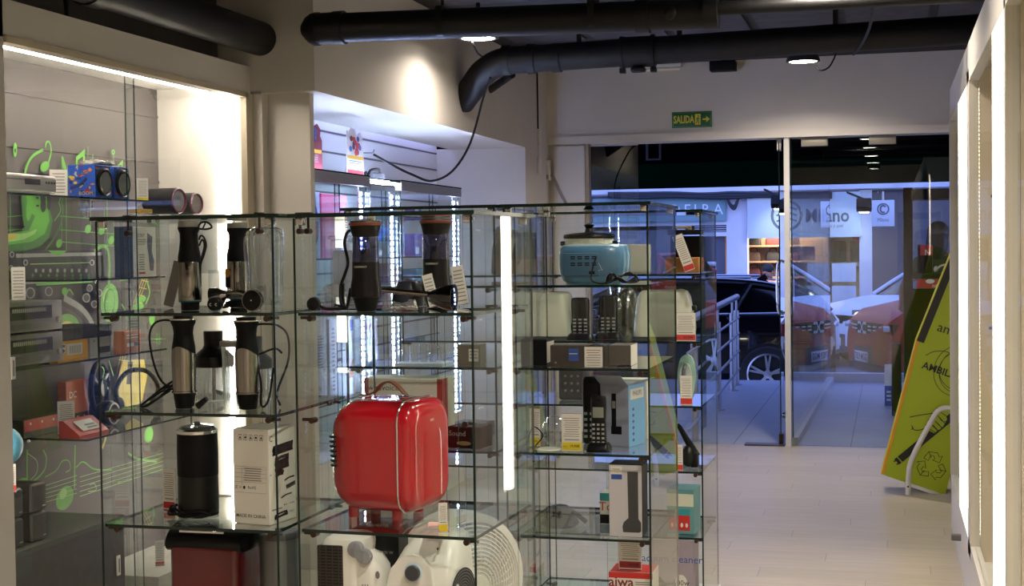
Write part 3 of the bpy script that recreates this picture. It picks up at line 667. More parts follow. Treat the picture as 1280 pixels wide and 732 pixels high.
# ================================================================== second shelf: stick blender motors and choppers
def stick_motor(label, l, h, cord):
    t = thing('stick_blender', label, 'stick blender', l, 0, 'stick blender motor units'); u = h / 118
    wob = lambda i, a: 0
    A = lambda lim: (lambda i, a: (13 * u * max(0, -math.sin(a)) ** 1.5) if i == lim else 0)
    MB(BLACKM).lathe([(11 * u, 0), (11.5 * u, 1 * u), (14 * u, 18 * u), (14.4 * u, 19 * u)], seg=32).build('socket', t)
    MB(STEEL).lathe([(14 * u, 18.5 * u), (16 * u, 20 * u), (16 * u, 21.5 * u), (14.6 * u, 22 * u), (15.6 * u, 60 * u), (15.2 * u, 70 * u), (14.6 * u, 70.2 * u)], seg=32, zf=lambda i, a: (9 * u * max(0, -math.sin(a)) ** 2) if i >= 5 else 0).build('steel_sleeve', t)
    MB(BLACKM).lathe([(15 * u, 67 * u), (15 * u, 72 * u), (14.6 * u, 79 * u), (13 * u, 88 * u), (12.2 * u, 96 * u), (13.4 * u, 104 * u), (15.8 * u, 109 * u), (16 * u, 112 * u)], seg=32, zf=lambda i, a: (9 * u * max(0, -math.sin(a)) ** 2) if i < 2 else 0).build('grip', t)
    MB(CHROME).lathe([(16 * u, 112 * u), (17.4 * u, 112.5 * u), (17.4 * u, 114 * u), (14 * u, 114.5 * u)], seg=32).build('rim', t)
    MB(BLACK).lathe([(12.6 * u, 114 * u), (12.4 * u, 118 * u), (0, 118.4 * u)], seg=32).build('cap', t)
    m = MB(RUBBER)
    for pts in cord: m.tube([(a * u, b, max(c * u, 1.4 * u + .0005)) for a, b, c in pts], 1.45 * u, n=6)
    m.build('cord', t); return t
s = mpp(231, 3.42); s2 = mpp(310, 3.42)
stick_motor('steel and black stick blender motor with its cord arched out to the left', loc(231, 3.42, 1.1415), 115.5 * s,
   [[(-8, 0, 110), (-28, 0, 112), (-42, 0, 106), (-48, 0, 90), (-44, 0, 62), (-36, 0, 40), (-26, .0, 29), (-14, .01, 26)],
    [(-16, .02, 36), (-34, .01, 24), (-54, 0, 8), (-60, -.01, 1), (-48, -.015, 3), (-30, -.01, 16), (-16, .0, 30)],
    [(-16, .02, 30), (-36, .02, 22), (-58, .015, 7), (-56, -.005, 1.5), (-40, -.02, 8), (-20, .0, 22)], [(-16, .01, 24), (-26, 0, 22), (-32, -.01, 20), (-46, -.02, 10)]])
stick_motor('steel and black stick blender motor beside the side glass, its cord on the right', loc(310, 3.42, 1.1415), 115 * s2,
   [[(12, 0, 108), (26, 0, 109), (40, .02, 106), (46, .05, 92), (44, .06, 60), (30, .05, 20), (34, .05, 2)], [(14, 0, 60), (19, 0, 30), (18, 0, 8), (25, -.01, 4), (30, 0, 16), (32, .02, 52)], [(16, 0, 70), (30, .04, 76), (38, .05, 70)]])
def chopper(label, l, s, lidm, bowlm, k=1.0):
    t = thing('chopper_bowl', label, 'food chopper', l, 0, 'clear food chopper jars')
    MB(bowlm).lathe([(22 * s, .001), (24 * s, 0), (25.5 * s, 46 * s), (24.5 * s, 47 * s), (23 * s, 3 * s), (0, 3 * s)], seg=28, cap=False).build('bowl', t)
    MB(lidm).lathe([(26 * s, 46 * s), (27 * s, 47 * s), (27 * s, 60 * s), (24 * s, 63 * s), (15 * s, 70 * s), (12.5 * s, 75 * s), (13 * s, 93 * s), (12 * s, 94 * s), (0, 94 * s)], seg=28).build('lid', t)
    MB(BLACK).cyl((0, 0, 3 * s), (0, 0, 46 * s), 2.4 * s).box((5 * s, 0, 12 * s), (16 * s, 2 * s, 5 * s), R=rot('Y', 20)).build('blade', t)
    return t
s = mpp(268, 3.6)
chopper('clear chopper jar with a black funnel lid between the two stick blender motors', loc(268, 3.6, 1.1415), s * .93, BLACK, CLEAR)
s = mpp(348, 3.6)
chopper('clear chopper jar with a dark lid by the side glass, behind the right cord', loc(349, 3.66, 1.1415) + V((-.075, 0, 0)), s * .85, DGREY, CLEAR)
t = thing('measuring_cup', 'clear measuring cup with a pale rim behind the right stick blender motor', 'cup', loc(297, 3.52, 1.1415)); s = mpp(297, 3.52) * .92
MB(CLEAR).lathe([(17 * s, .001), (18 * s, 0), (21 * s, 80 * s), (19.6 * s, 80 * s), (16.8 * s, 3 * s)], seg=28, cap=False).build('cup', t); MB(mat('pale_rim', '8f8d88', .4)).lathe([(20 * s, 79 * s), (22.5 * s, 80 * s), (22.5 * s, 86 * s), (20 * s, 87 * s), (0, 87 * s)], seg=28).build('rim', t)
t = thing('power_plug', 'black two-pin plug lying between the stick blender motors', 'plug', loc(253, 3.36, 1.1415)); s = mpp(253, 3.36)
MB(BLACK).at(tr(0, 0, 10.5 * s) @ rot('Y', 52)).cyl((0, 0, -8 * s), (0, 0, 8 * s), 4.5 * s, 3.2 * s).build('body', t); MB(CHROME).at(tr(0, 0, 11.5 * s) @ rot('Y', 52)).cyl((-2 * s, 0, -8 * s), (-2 * s, 0, -15 * s), 1 * s).cyl((2 * s, 0, -8 * s), (2 * s, 0, -15 * s), 1 * s).build('pin', t)

# ================================================================== third shelf: milk frother and white carton
s = mpp(249, 3.47); t = thing('milk_frother', 'tall black cylinder appliance with a chrome rim, cord around its foot', 'appliance', loc(248.5, 3.47, .8465))
SATB = mat('satin_black', '0c0c0d', .35, spec=.3)
MB(SATB).lathe([(25 * s, 4 * s), (25.4 * s, 8 * s), (24.8 * s, 50 * s)], seg=36).build('lower_body', t)
MB(BLACKM).lathe([(24.6 * s, 50 * s), (25.2 * s, 51 * s), (25.4 * s, 80 * s), (24.8 * s, 104 * s)], seg=36).build('upper_body', t)
MB(CHROME).lathe([(24.8 * s, 103 * s), (25.4 * s, 104 * s), (25.2 * s, 107 * s), (23 * s, 109 * s)], seg=36).build('rim', t)
MB(mat('smoke_lid', '4a4a4c', .1, coat=1)).lathe([(23.6 * s, 108 * s), (20 * s, 112 * s), (8 * s, 114 * s), (4 * s, 115 * s), (4 * s, 117 * s), (0, 117.5 * s)], seg=36).build('lid', t)
MB(BLACKM).lathe([(22 * s, 0), (25 * s, 1 * s), (25 * s, 4.2 * s)], seg=36).build('foot', t)
m = MB(RUBBER)
m.tube([(-24 * s, -.02, 14 * s), (-31 * s, -.03, 9 * s), (-27 * s, -.055, 4 * s), (-6 * s, -.06, 7 * s), (14 * s, -.056, 9 * s), (28 * s, -.05, 5 * s)], 1.8 * s).tube([(-26 * s, -.03, 10 * s), (-20 * s, -.055, 12 * s), (0, -.058, 3 * s), (20 * s, -.05, 2.4 * s), (30 * s, -.03, 12 * s)], 1.7 * s).tube([(-24 * s, -.04, 6 * s), (-5 * s, -.062, 2 * s), (24 * s, -.052, 7 * s)], 1.7 * s).ball((-27 * s, -.035, 9 * s), (5 * s, 5 * s, 6 * s), 10, 6)
m.build('cord', t)
def art_china(m, X, w, h, side):
    if side == 'front':
        m.m(INK)
        for k in range(5):
            x0 = -.33 * w + .145 * w * k
            for q in ((x0, .885 * h, x0 + .1 * w, .89 * h), (x0, .94 * h, x0 + .1 * w, .945 * h), (x0, .885 * h, x0 + .008 * w, .945 * h), (x0 + .092 * w, .885 * h, x0 + .1 * w, .945 * h)): m.rect(*q, X)
            if k % 2: m.disc(x0 + .05 * w, .915 * h, .03 * w, .03 * w, X, seg=8)
            else: m.poly([X @ V((x0 + .02 * w, .9 * h, 0)), X @ V((x0 + .08 * w, .9 * h, 0)), X @ V((x0 + .05 * w, .935 * h, 0))])
        m.m(INKG)
        for yy in (.33, .44, .49, .535, .58, .605): m.rect(-.48 * w, yy * h, .42 * w, yy * h + .003 * h, X)
        for xx in (-.48, -.25, .42): m.rect(xx * w, .33 * h, xx * w + .004 * w, .605 * h, X)
        lines(m, -.2 * w, .3 * w, .45 * h, .6 * h, 6, X, .0002)
        m.m(INK).text('CE', .045 * h, X @ tr(-.43 * w, .385 * h, 0)).text('RoHS', .045 * h, X @ tr(.02 * w, .385 * h, 0)).text('X', .04 * h, X @ tr(-.3 * w, .385 * h, 0)).disc(-.19 * w, .385 * h, .035 * w, .02 * h, X, seg=6)
        m.text('MADE IN CHINA', .05 * h, X @ tr(-.02 * w, .085 * h, 0), bold=.004)
    else:
        m.m(BLACKM)
        R = random.Random(3)
        def scr(x0, x1, y0, y1, n):
            for k in range(n):
                yy = y0 + (y1 - y0) * (k + .5) / n; m.ribbon([X @ V((x0 * w + R.random() * .04 * w, (yy - .012) * h, 0)), X @ V((0.5 * (x0 + x1) * w, (yy + R.uniform(-.01, .01)) * h, 0)), X @ V((x1 * w + R.random() * .05 * w, (yy + .012) * h, 0))], (y1 - y0) * h / n * 1.25, X.to_3x3() @ V((0, 0, 1)))
        scr(-.38, .38, .73, .83, 5); scr(-.3, .2, .56, .7, 5); scr(-.3, -.0, .49, .56, 3); scr(0.05, .42, .435, .45, 1); scr(.1, .45, .35, .39, 2); scr(-.1, .3, .26, .275, 1); scr(-.36, .12, .05, .1, 3)
        m.m(INK).text('C', .09 * h, X @ tr(-.42 * w, .9 * h, 0)).text('M', .035 * h, X @ tr(-.45 * w, .52 * h, 0)).text('rayer', .045 * h, X @ tr(.32 * w, .09 * h, 0))
        lines(m, -.45 * w, .0, .13 * h, .17 * h, 1, X, .0002)
        for k, c in enumerate((INK, REDP, YELP, GREY, INK, BLUP)): m.m(c).disc((.05 + .07 * k) * w, .175 * h, .022 * w, .01 * h, X, seg=10)
s = mpp(325, 3.45)
wq, dq, hq = 56 * s, 62 * s, 124 * s
p = atY(282, 655, 3.36)
carton('white carton printed MADE IN CHINA with black scribbles on its side', (p.x + .078, 3.36 + .075, .8473), (.112, .125, .247), -9, art=art_china, top=mat('carton_top', '8c7d6e', .6))
# leaning leaflet card
t = price_tag(loc(212, 3.52, .8465), .042, .112, 'dark price card with a red band standing left of the black cylinder appliance', REDP, None, 9, rz=-12, wide=.16)

# ================================================================== lower shelf of that case
s = mpp(277, 3.5); zz = .575
t = thing('toaster', 'dark red appliance with a black rounded lid on the low shelf', 'appliance', loc(276, 3.52, zz))
RED2 = mat('deep_red_plastic', '5a1218', .22, coat=.4)
MB(RED2).box((0, 0, .10), (.2, .2, .2), bev=.018, seg=4).build('body', t)
m = MB(BLACK)
m.loft([[(x, .10 * math.cos(a) * f, .2 + .048 * f * max(-.4, math.sin(a))) for a in [2 * PI * k / 24 for k in range(24)]] for x, f in ((-.122, .5), (-.12, .8), (-.11, 1), (.11, 1), (.12, .8), (.122, .5))]); m.build('lid', t)
MB(CHROME).box((.0, -.103, .236), (.13, .004, .006), bev=.001).build('trim', t)
t = thing('canister', 'grey metal canister with a flat lid on the low shelf, beside the dark red appliance', 'canister', loc(357, 3.5, zz) + V((-.016, 0, 0))); s = mpp(357, 3.5)
MB(mat('grey_metal', '6d6d6f', .4, .6)).lathe([(23 * s, 0), (24 * s, .002), (24 * s, .215)], seg=32).build('body', t); MB(DGREY).lathe([(25 * s, .212), (25.4 * s, .215), (25.4 * s, .226), (24 * s, .23), (0, .23)], seg=32).build('lid', t)
# ================================================================== case with the red cooler: highest shelf
RUST = mat('rust_rim', '6a3424', .4); SMK = glass('smoked_bowl', (.5, .5, .64), 1.6, haze=.03, hazecol=(.3, .3, .4))
def grinder(label, l, u, cord):
    t = thing('coffee_grinder', label, 'coffee grinder', l, 0, 'smoked pepper and coffee grinders')
    MB(BLACKM).lathe([(11 * u, 0), (12 * u, 1 * u), (16 * u, 16 * u), (17 * u, 17 * u)], seg=30).build('foot', t)
    MB(mat('dark_housing', '110e12', .3, spec=.3)).lathe([(17 * u, 16.5 * u), (19 * u, 18 * u), (18.6 * u, 32 * u), (17 * u, 40 * u), (16.6 * u, 60 * u)], seg=30).m(CREAM).text('COMPACT', 3.4 * u, tr(0, -17.6 * u, 54 * u) @ FX).build('housing', t)
    MB(SMK).lathe([(16.6 * u, 60 * u), (16 * u, 92 * u), (15.4 * u, 93 * u), (15.8 * u, 60 * u)], seg=30, cap=False).build('bowl', t)
    MB(mat('motor_core', '26262c', .5)).cyl((0, 0, 60 * u), (0, 0, 76 * u), 8 * u, 5 * u).build('motor', t)
    MB(mat('lid_brown_black', '100d0c', .5, spec=.25)).lathe([(15.8 * u, 90 * u), (16.6 * u, 94 * u), (19 * u, 104 * u)], seg=30).build('collar', t)
    MB(RUST).lathe([(18.6 * u, 103.6 * u), (20.4 * u, 105 * u), (20.4 * u, 107 * u), (19 * u, 108 * u)], seg=30).build('rim', t)
    MB(mat('lid_top', '2a2828', .5)).lathe([(19 * u, 107 * u), (18 * u, 110 * u), (0, 110.5 * u)], seg=30).build('lid', t)
    if cord:
        m = MB(RUBBER).tube([(-17 * u, 0, 100 * u), (-24 * u, 0, 95 * u), (-27 * u, 0, 82 * u), (-23 * u, 0, 60 * u), (-27 * u, 0, 46 * u), (-33 * u, 0, 30 * u), (-31 * u, -.01, 10 * u), (-24 * u, -.012, 4 * u)], 2 * u, n=6)
        m.tube([(-30 * u, 0, 34 * u), (-32 * u, .01, 12 * u), (-26 * u, 0, 4 * u), (-22 * u, 0, 18 * u), (-20 * u, 0, 28 * u)], 2 * u).tube([(-24 * u, -.01, 3 * u), (-36 * u, -.015, 3 * u), (-50 * u, -.015, 3 * u), (-58 * u, -.012, 6 * u)], 2 * u).tube([(-40 * u, -.01, 8 * u), (-30 * u, 0, 5 * u)], 1.8 * u)
        m.build('cord', t)
        m = MB(BLACK).at(tr(-66 * u, -.012, 9 * u)).lathe([(0, -6 * u), (6 * u, -5 * u), (9 * u, 0), (8 * u, 5 * u), (3 * u, 7 * u), (0, 7 * u)], (0, 0, 0), 16, rot('X', 90)); m.build('plug', t)
    return t
s = mpp(456, 3.45)
grinder('smoked coffee grinder with a rust rim and a cord looping down to its plug', loc(458, 3.385, 1.4), s, True)
s = mpp(546, 3.62)
t = grinder('smoked grinder with a hanging paper tag, half hidden by the lying clear whisk head', loc(546, 3.62, 1.4), s * 1.0, False)
price_tag(loc(548, 3.52, 1.4) + V((-.01, 0, .004)), .028, .085, 'white paper tag leaning on the smoked grinder beside the clear whisk head', None, None, 5, tilt=0, lift=.0).rotation_euler = (0, math.radians(-14), 0)
price_tag(loc(597, 3.66, 1.4) + V((-.04, 0, .004)), .034, .105, 'pale paper tag tilted near the side glass right of the smoked grinder', None, None, 6).rotation_euler = (0, math.radians(-10), 0)
# lying accessory: steel rod with clear bell
t = thing('blender_shaft', 'steel mixer shaft lying on the highest shelf with a clear bell at its right end', 'blender shaft', loc(524, 3.36, 1.4)); s = mpp(524, 3.36)
MB(STEEL).cyl((-48 * s, 0, 27 * s), (16 * s, 0, 21 * s), 3.2 * s, 3.8 * s).build('shaft', t)
MB(SMOKE).lathe([(5 * s, 0), (9 * s, 6 * s), (15 * s, 22 * s), (17 * s, 34 * s), (15.6 * s, 34 * s), (13 * s, 20 * s), (6 * s, 5 * s)], (12 * s, 0, 18 * s), 24, rot('Y', 92), cap=False).build('bell', t)
t = thing('beater_bag', 'crumpled clear bag of steel beaters lying under the mixer shaft with the clear bell', 'bag', loc(498, 3.4, 1.4)); m = MB(CLEAR)
m.loft([[(x * s, (.012 + .01 * math.sin(x * .5 + 2)) * math.cos(a) * f, max(.0006, (8 + 3 * math.sin(x * .7)) * s * f * (1 + math.sin(a + .3 * math.sin(x))))) for a in [2 * PI * k / 14 for k in range(14)]] for x, f in [(-22, .2), (-18, .8), (-10, 1), (-2, 1.1), (6, .9), (14, 1), (22, .8), (26, .2)]]); m.build('bag', t)
m = MB(CHROME)
for k in range(3): m.tube([((-14 + 12 * k) * s, 0, 3 * s), ((-8 + 12 * k) * s, -.004, 6 * s), ((-2 + 12 * k) * s, .003, 4 * s)], 1.2 * s)
m.build('beater', t)
t = thing('glass_dish', 'clear round dish standing on edge behind the grinder plug', 'dish', loc(416, 3.405, 1.4)); s = mpp(396, 3.4)
MB(CLEAR).lathe([(15 * s, 0), (17 * s, 2 * s), (17 * s, 10 * s), (15.6 * s, 10 * s), (14 * s, 2.5 * s), (0, 2 * s)], (0, .02, 17.4 * s), 28, rot('X', 90), cap=False).build('bowl', t)
t = thing('storage_box', 'clear plastic box with a lid upright behind the grinder with the looping cord', 'box', loc(440, 3.50, 1.4)); s = mpp(404, 3.485)
m = MB(CLEAR).box((0, 0, 44 * s), (48 * s, .05, 86 * s), bev=.006); m.build('body', t); MB(CLEAR).box((0, 0, 89 * s), (51 * s, .056, 5 * s), bev=.003).build('lid', t)
m = MB(mat('pale_insert', 'a9b4cf', .5, alpha=.75)).box((-4 * s, .01, 44 * s), (38 * s, .03, 58 * s)); m.build('insert', t)
t = thing('mixer_dome', 'dark domed mixer lid behind the lying mixer shaft with the clear bell', 'lid', loc(512, 3.68, 1.4)); s = mpp(512, 3.68)
MB(mat('dome_black', '2a2a33', .25)).lathe([(22 * s, .001), (22 * s, 8 * s), (21 * s, 20 * s), (14 * s, 31 * s), (0, 34 * s)], seg=28).build('dome', t)

# ------------------------------------------------------------------ red cooler
s = mpp(486, 3.5); zf = .852
t = thing('mini_cooler', 'glossy red suitcase-shaped mini cooler with a brown leather handle', 'mini cooler', loc(485, 3.55, zf), -8)
RED = mat('cooler_red', 'b01220', .16, coat=.6)
Wd, Hh, Dp, z0 = .245, .288, .235, .022
m = MB(RED)
def rr(x, f, fz=1):          # rounded rectangle section across the body
    P = []; w2, h2 = Dp / 2 * f, Hh / 2 * fz; r = .055 * min(f, fz)
    for (cx, cz, a0) in ((w2 - r, h2 - r, 0), (-w2 + r, h2 - r, 90), (-w2 + r, -h2 + r, 180), (w2 - r, -h2 + r, 270)):
        for k in range(7):
            a = math.radians(a0 + 15 * k); P.append((x, cx + r * math.cos(a), z0 + Hh / 2 + cz + r * math.sin(a)))
    return P
def ends(xa_, xb_, ra, rb, n=8):
    S_ = []
    for k in range(n + 1):
        q = math.radians(90 * k / n); S_.append((xa_ + ra * (1 - math.sin(q)), 1 - (1 - math.cos(q)) * ra / (Hh / 2), ))
    L = [(xa_ + ra - ra * math.cos(q), ra * (1 - math.sin(q))) for q in [math.radians(90 * k / n) for k in range(n + 1)]]
    Rr = [(xb_ - rb + rb * math.cos(q), rb * (1 - math.sin(q))) for q in [math.radians(90 - 90 * k / n) for k in range(n + 1)]]
    return [rr(x, 1 - 2 * ins / Dp * .7, 1 - 2 * ins / Hh) for x, ins in L + Rr]
m.loft(ends(-Wd / 2, Wd / 2 - .03, .08, .001)); m.build('body', t)
m = MB(RED); m.loft(ends(Wd / 2 - .0295, Wd / 2 + .012, .001, .036))
m.build('door', t)
sec = rr(Wd / 2 - .0298, 1.012, 1.012)
MB(CHROME).tube(sec, .0026, seg=8, sm=False, closed=True).build('seam_trim', t)
m = MB(RED); 
for (yw, za, zb, rad) in ((.05, .03, .21, .0035),):
    Wd += .024
    P = [(Wd / 2 - .002, -yw, z0 + za), (Wd / 2 - .002, -yw, z0 + zb - .03), (Wd / 2 - .004, -yw * .6, z0 + zb), (Wd / 2 - .004, yw * .6, z0 + zb), (Wd / 2 - .002, yw, z0 + zb - .03), (Wd / 2 - .002, yw, z0 + za)]
    m.tube(P, rad, n=4)
m.m(CREAM).text('mini', .012, tr(Wd / 2 + .0005, 0, z0 + .235) @ rot('Z', 90) @ FX)
m.build('door_relief', t)
Wd -= .024
for sx in (-.07, .06):
    for sy in (-.06, .06): MB(RED).lathe([(.013, 0), (.014, .003), (.014, .034)], (sx, sy, 0), 16).build('foot', t)
m = MB(BLACKM)
for k in range(7):
    for j in (0,): m.box((-Wd / 2 + .021 - .0006 * k, -Dp / 2 + .016, z0 + .118 + .0125 * k), (.02, .016, .0048), R=rot('Z', -46))
m.build('vent', t)
LEA = mat('leather_brown', '6b3a1e', .5, var=.15, scale=60, bump=.15)
m = MB(LEA); P = smooth_pts([(-.066, 0, z0 + Hh + .004), (-.035, 0, z0 + Hh + .014), (-.012, 0, z0 + Hh + .036), (.014, 0, z0 + Hh + .043), (.038, 0, z0 + Hh + .030), (.062, 0, z0 + Hh + .006)], 5)
m.loft([[p + V((0, sy * .011, sz * .0022)) for sy, sz in ((-1, -1), (1, -1), (1, 1), (-1, 1))] for p in P]); m.build('handle', t)
for x in (-.064, .06): MB(CHROME).box((x, 0, z0 + Hh + .003), (.03, .026, .009), bev=.003).build('handle_mount', t)
tg = price_tag(V((0, 0, 0)), .022, .068, 'small white tag with a yellow foot in front of the red cooler', YELP, None, 7, wide=.2); tg.location = loc(554, 3.36, zf); tg.rotation_euler.z = math.radians(25)
tag(MB(mat('pink_card', 'd9b0a4', .6)).box((0, 0, .001), (.05, .06, .002)).build('leaflet', loc=loc(543, 3.4, zf) + V((0, .03, 0)), rz=.3, smooth=0), 'pinkish card lying flat on the shelf by the foot of the red cooler', 'leaflet')
# ------------------------------------------------------------------ fan heaters under the cooler
zh = .575
s = mpp(438, 3.42); t = thing('fan_heater', 'white fan heater with a tall dark grille and two grey knobs', 'fan heater', loc(443, 3.45, zh))
WH = mat('heater_white', 'dcd9d2', .35)
def rp(cx, cy, w, d, z, r, n=5):
    P = []
    for (sx, sy, a0) in ((1, 1, 0), (-1, 1, 90), (-1, -1, 180), (1, -1, 270)):
        for k in range(n + 1):
            a = math.radians(a0 + 90 * k / n); P.append((cx + sx * (w / 2 - r) + r * math.cos(a), cy + sy * (d / 2 - r) + r * math.sin(a), z))
    return P
m = MB(WH).loft([rp(-.015 + .004 * 0, 0, .12, .13, z, .03) for z in (0, .19)] + [rp(-.012, 0, .122, .13, .22, .032), rp(-.006, 0, .108, .12, .236, .03), rp(-.004, 0, .08, .1, .243, .028), rp(-.002, 0, .04, .06, .2455, .02)]); m.build('body', t)
m = MB(WH).loft([rp(.05, -.0, .085, .12, z, .03) for z in (0, .13)] + [rp(.05, 0, .08, .115, .16, .03), rp(.044, 0, .06, .1, .188, .025), rp(.038, 0, .03, .06, .2, .014)]); m.build('side_body', t)
GR = mat('heater_grille', '3a332c', .5)
m = MB(mat('heater_dark', '1e1a17', .6)).box((-.038, -.064, .118), (.07, .01, .21), bev=.004); m.m(GR)
for k in range(26): m.box((-.038, -.07, .02 + .0078 * k), (.068, .002, .0022))
for k in range(4): m.box((-.064 + .017 * k, -.0705, .118), (.002, .002, .205))
m.build('grille', t)
for (x, z, r) in ((.03, .214, .021), (.054, .196, .0195)): MB(mat('knob_grey', '8f9096', .35)).lathe([(r * .94, 0), (r, .003), (r, .016), (r * .9, .02), (0, .021)], (x, -.048, z), 26, rot('X', 90)).box((x, -.07, z), (.004, .004, r * 1.6)).build('knob', t)
m = MB(WH)
m.m(GREY)
for i in range(7):
    for j in range(9):
        if ((i - 3) / 3.6) ** 2 + ((j - 4) / 4.6) ** 2 < 1: m.disc(.055 + .007 * (i - 3) + (.0035 if j % 2 else 0), .095 + .007 * (j - 4), .0022, .0022, tr(0, -.0608, 0) @ FX, seg=6)
m.disc(.088, .15, .006, .01, tr(0, -.058, 0) @ FX)
m.build('speaker_holes', t)
s = mpp(540, 3.45); t = thing('fan_heater', 'white fan heater with one round grey dial on its sloping front', 'fan heater', loc(536, 3.47, zh))
Ysec = lambda z, w, d, cx, cy, r=.03: rp(cx, cy, w, d, z, r)
m = MB(WH).loft([Ysec(0, .2, .2, 0, .02), Ysec(.12, .195, .195, 0, .02), Ysec(.17, .17, .18, .006, .03), Ysec(.21, .145, .16, .014, .045), Ysec(.232, .12, .135, .02, .055), Ysec(.243, .09, .1, .026, .06, .03), Ysec(.247, .04, .05, .03, .06, .015)]); m.build('body', t)
m = MB(WH); P = [(-.075, -.0), (-.074, .1), (-.058, .17), (-.03, .2), (.0, .207), (.028, .2), (.05, .17), (.058, .1), (.06, 0)]
m.prism(P, 0, .02, tr(-.012, -.085, 0) @ rot('X', 90 - 5) @ M.Identity(4)); m.build('front_panel', t)
MB(mat('dial_ring', 'a8c2d4', .3)).lathe([(.0215, 0), (.0235, .001), (.0235, .003), (.0215, .004)], (-.006, -.0985, .165), 30, rot('X', 85)).m(DGREY).lathe([(.0195, .0), (.02, .002), (.0195, .009), (.017, .011), (0, .011)], (-.006, -.0985, .165), 30, rot('X', 85)).build('dial', t)
m = MB(mat('fan_hole', '26262a', .6)); SX = tr(.1, .02, .09) @ rot('Z', 90) @ FX; SX = tr(.098, -.02, .1) @ rot('Z', 78) @ FX
m.disc(0, 0, .066, .066, SX, .0035, 30)
m.m(GREY)
for k in range(8): m.ribbon([SX @ V((.0075 * (k + 1) * math.cos(a), .0075 * (k + 1) * math.sin(a), .0055)) for a in [2 * PI * j / 24 for j in range(24)]], .0016, (1, 0, 0), sm=False, closed=True)
m.build('side_fan', t)
MB(BLACK).box((.045, -.055, .2195), (.004, .012, .004), R=rot('Z', 20)).build('switch', t)
t = carton('dark carton with small white print behind the two white fan heaters', loc(480, 3.66, zh), (.12, .08, .262), 0, mat('dark_carton', '1f2022', .6), art=lambda m, X, w, h, sd: (m.m(CREAM), m.text('FAN HEATER', .011, X @ tr(0, h * .88, 0)), m.text('2000 W', .012, X @ tr(w * .2, h * .6, 0)))[0])
# round white fan in the aisle behind
t = thing('floor_fan', 'round white fan with a slatted guard standing behind the white fan heaters', 'fan', (base(572, 4.04, .5).x, 4.04, 0), 55)
zc_, R_ = .56, .2
m = MB(WH)
for k in range(15):
    r = .035 + .0118 * k; bul = .045 * (1 - (r / R_) ** 2.2)
    m.tube([(r * math.cos(a), -.055 - bul, zc_ + r * math.sin(a)) for a in [2 * PI * j / 36 for j in range(36)]], .0034, seg=5, sm=False, closed=True)
for k in range(36):
    a = 2 * PI * k / 36; m.tube([(.03 * math.cos(a), -.1, zc_ + .03 * math.sin(a)), (.13 * math.cos(a + .2), -.082, zc_ + .13 * math.sin(a + .2)), (R_ * math.cos(a + .3), -.052, zc_ + R_ * math.sin(a + .3))], .0026, seg=5, n=3)
m.build('guard', t)
MB(WH).lathe([(R_ - .008, -.06), (R_ + .012, -.055), (R_ + .016, 0), (R_ + .012, .05), (R_ - .008, .055)], (0, 0, zc_), 40, rot('X', -90), cap=False).lathe([(.0, .06), (.036, .052), (.036, .04), (0, .04)], (0, -.055, zc_), 24, rot('X', 90)).build('ring', t)
m = MB(mat('fan_blade', 'c9c8c2', .3))
for k in range(5): m.at(tr(0, 0, zc_) @ rot('Y', 72 * k) @ rot('Z', 22)).prism([(.02, -.02), (.16, -.06), (.175, .02), (.1, .06), (.02, .02)], -.002, .002, FX)
m.at(M.Identity(4)).cyl((0, -.02, zc_), (0, .12, zc_), .05, .06); m.build('blades', t)
MB(WH).cyl((0, .06, .02), (0, .06, zc_ - .02), .018).build('pole', t); MB(WH).lathe([(.15, 0), (.155, .01), (.14, .025), (.03, .04), (0, .04)], (0, .04, 0), 36).build('base', t)

# ================================================================== rear-left case: white cartons and posters seen through the glass
def art_plain(txt, col=INK, size=.2, y=.2, x=0):
    return lambda m, X, w, h, sd: (m.m(col).text(txt, h * size, X @ tr(x * w, y * h, 0)), lines(m, -w * .4, w * .1, h * .5, h * .9, 6, X, .0003)) if sd == 'front' else None
z1, z2, z3 = ZB[1], ZB[2], ZB[3]
def art_voice(m, X, w, h, sd):
    if sd == 'front':
        m.m(INK).text('swissvoice', .028, X @ tr(-.27 * w, .86 * h, 0)); m.m(mat('dull_red', 'a03a3a', .5)).rect(-w * .5, 0, -w * .44, h, X).rect(w * .43, 0, w * .5, h, X)
        m.m(GREY).disc(.15 * w, .58 * h, .25 * w, .1 * h, X); m.m(INK)
        for k in range(3): m.rect((.02 + .09 * k) * w, .56 * h, (.09 + .09 * k) * w, .66 * h, X, .0004)
        m.disc(-.27 * w, .6 * h, .05 * w, .06 * h, X, .0004); m.m(REDP).rect(.3 * w, .6 * h, .4 * w, .68 * h, X, .0004)
    else: m.m(mat('dull_red', 'a03a3a', .5)).rect(-w * .5, 0, -.1 * w, h, X)
s = mpp(515, 4.36)
t = carton('wide white phone carton with red edges behind the red cooler', loc(513, 4.42, z2), (104 * s, .13, atY(513, 473, 4.36).z - z2), 0, PAPER, art=art_voice)
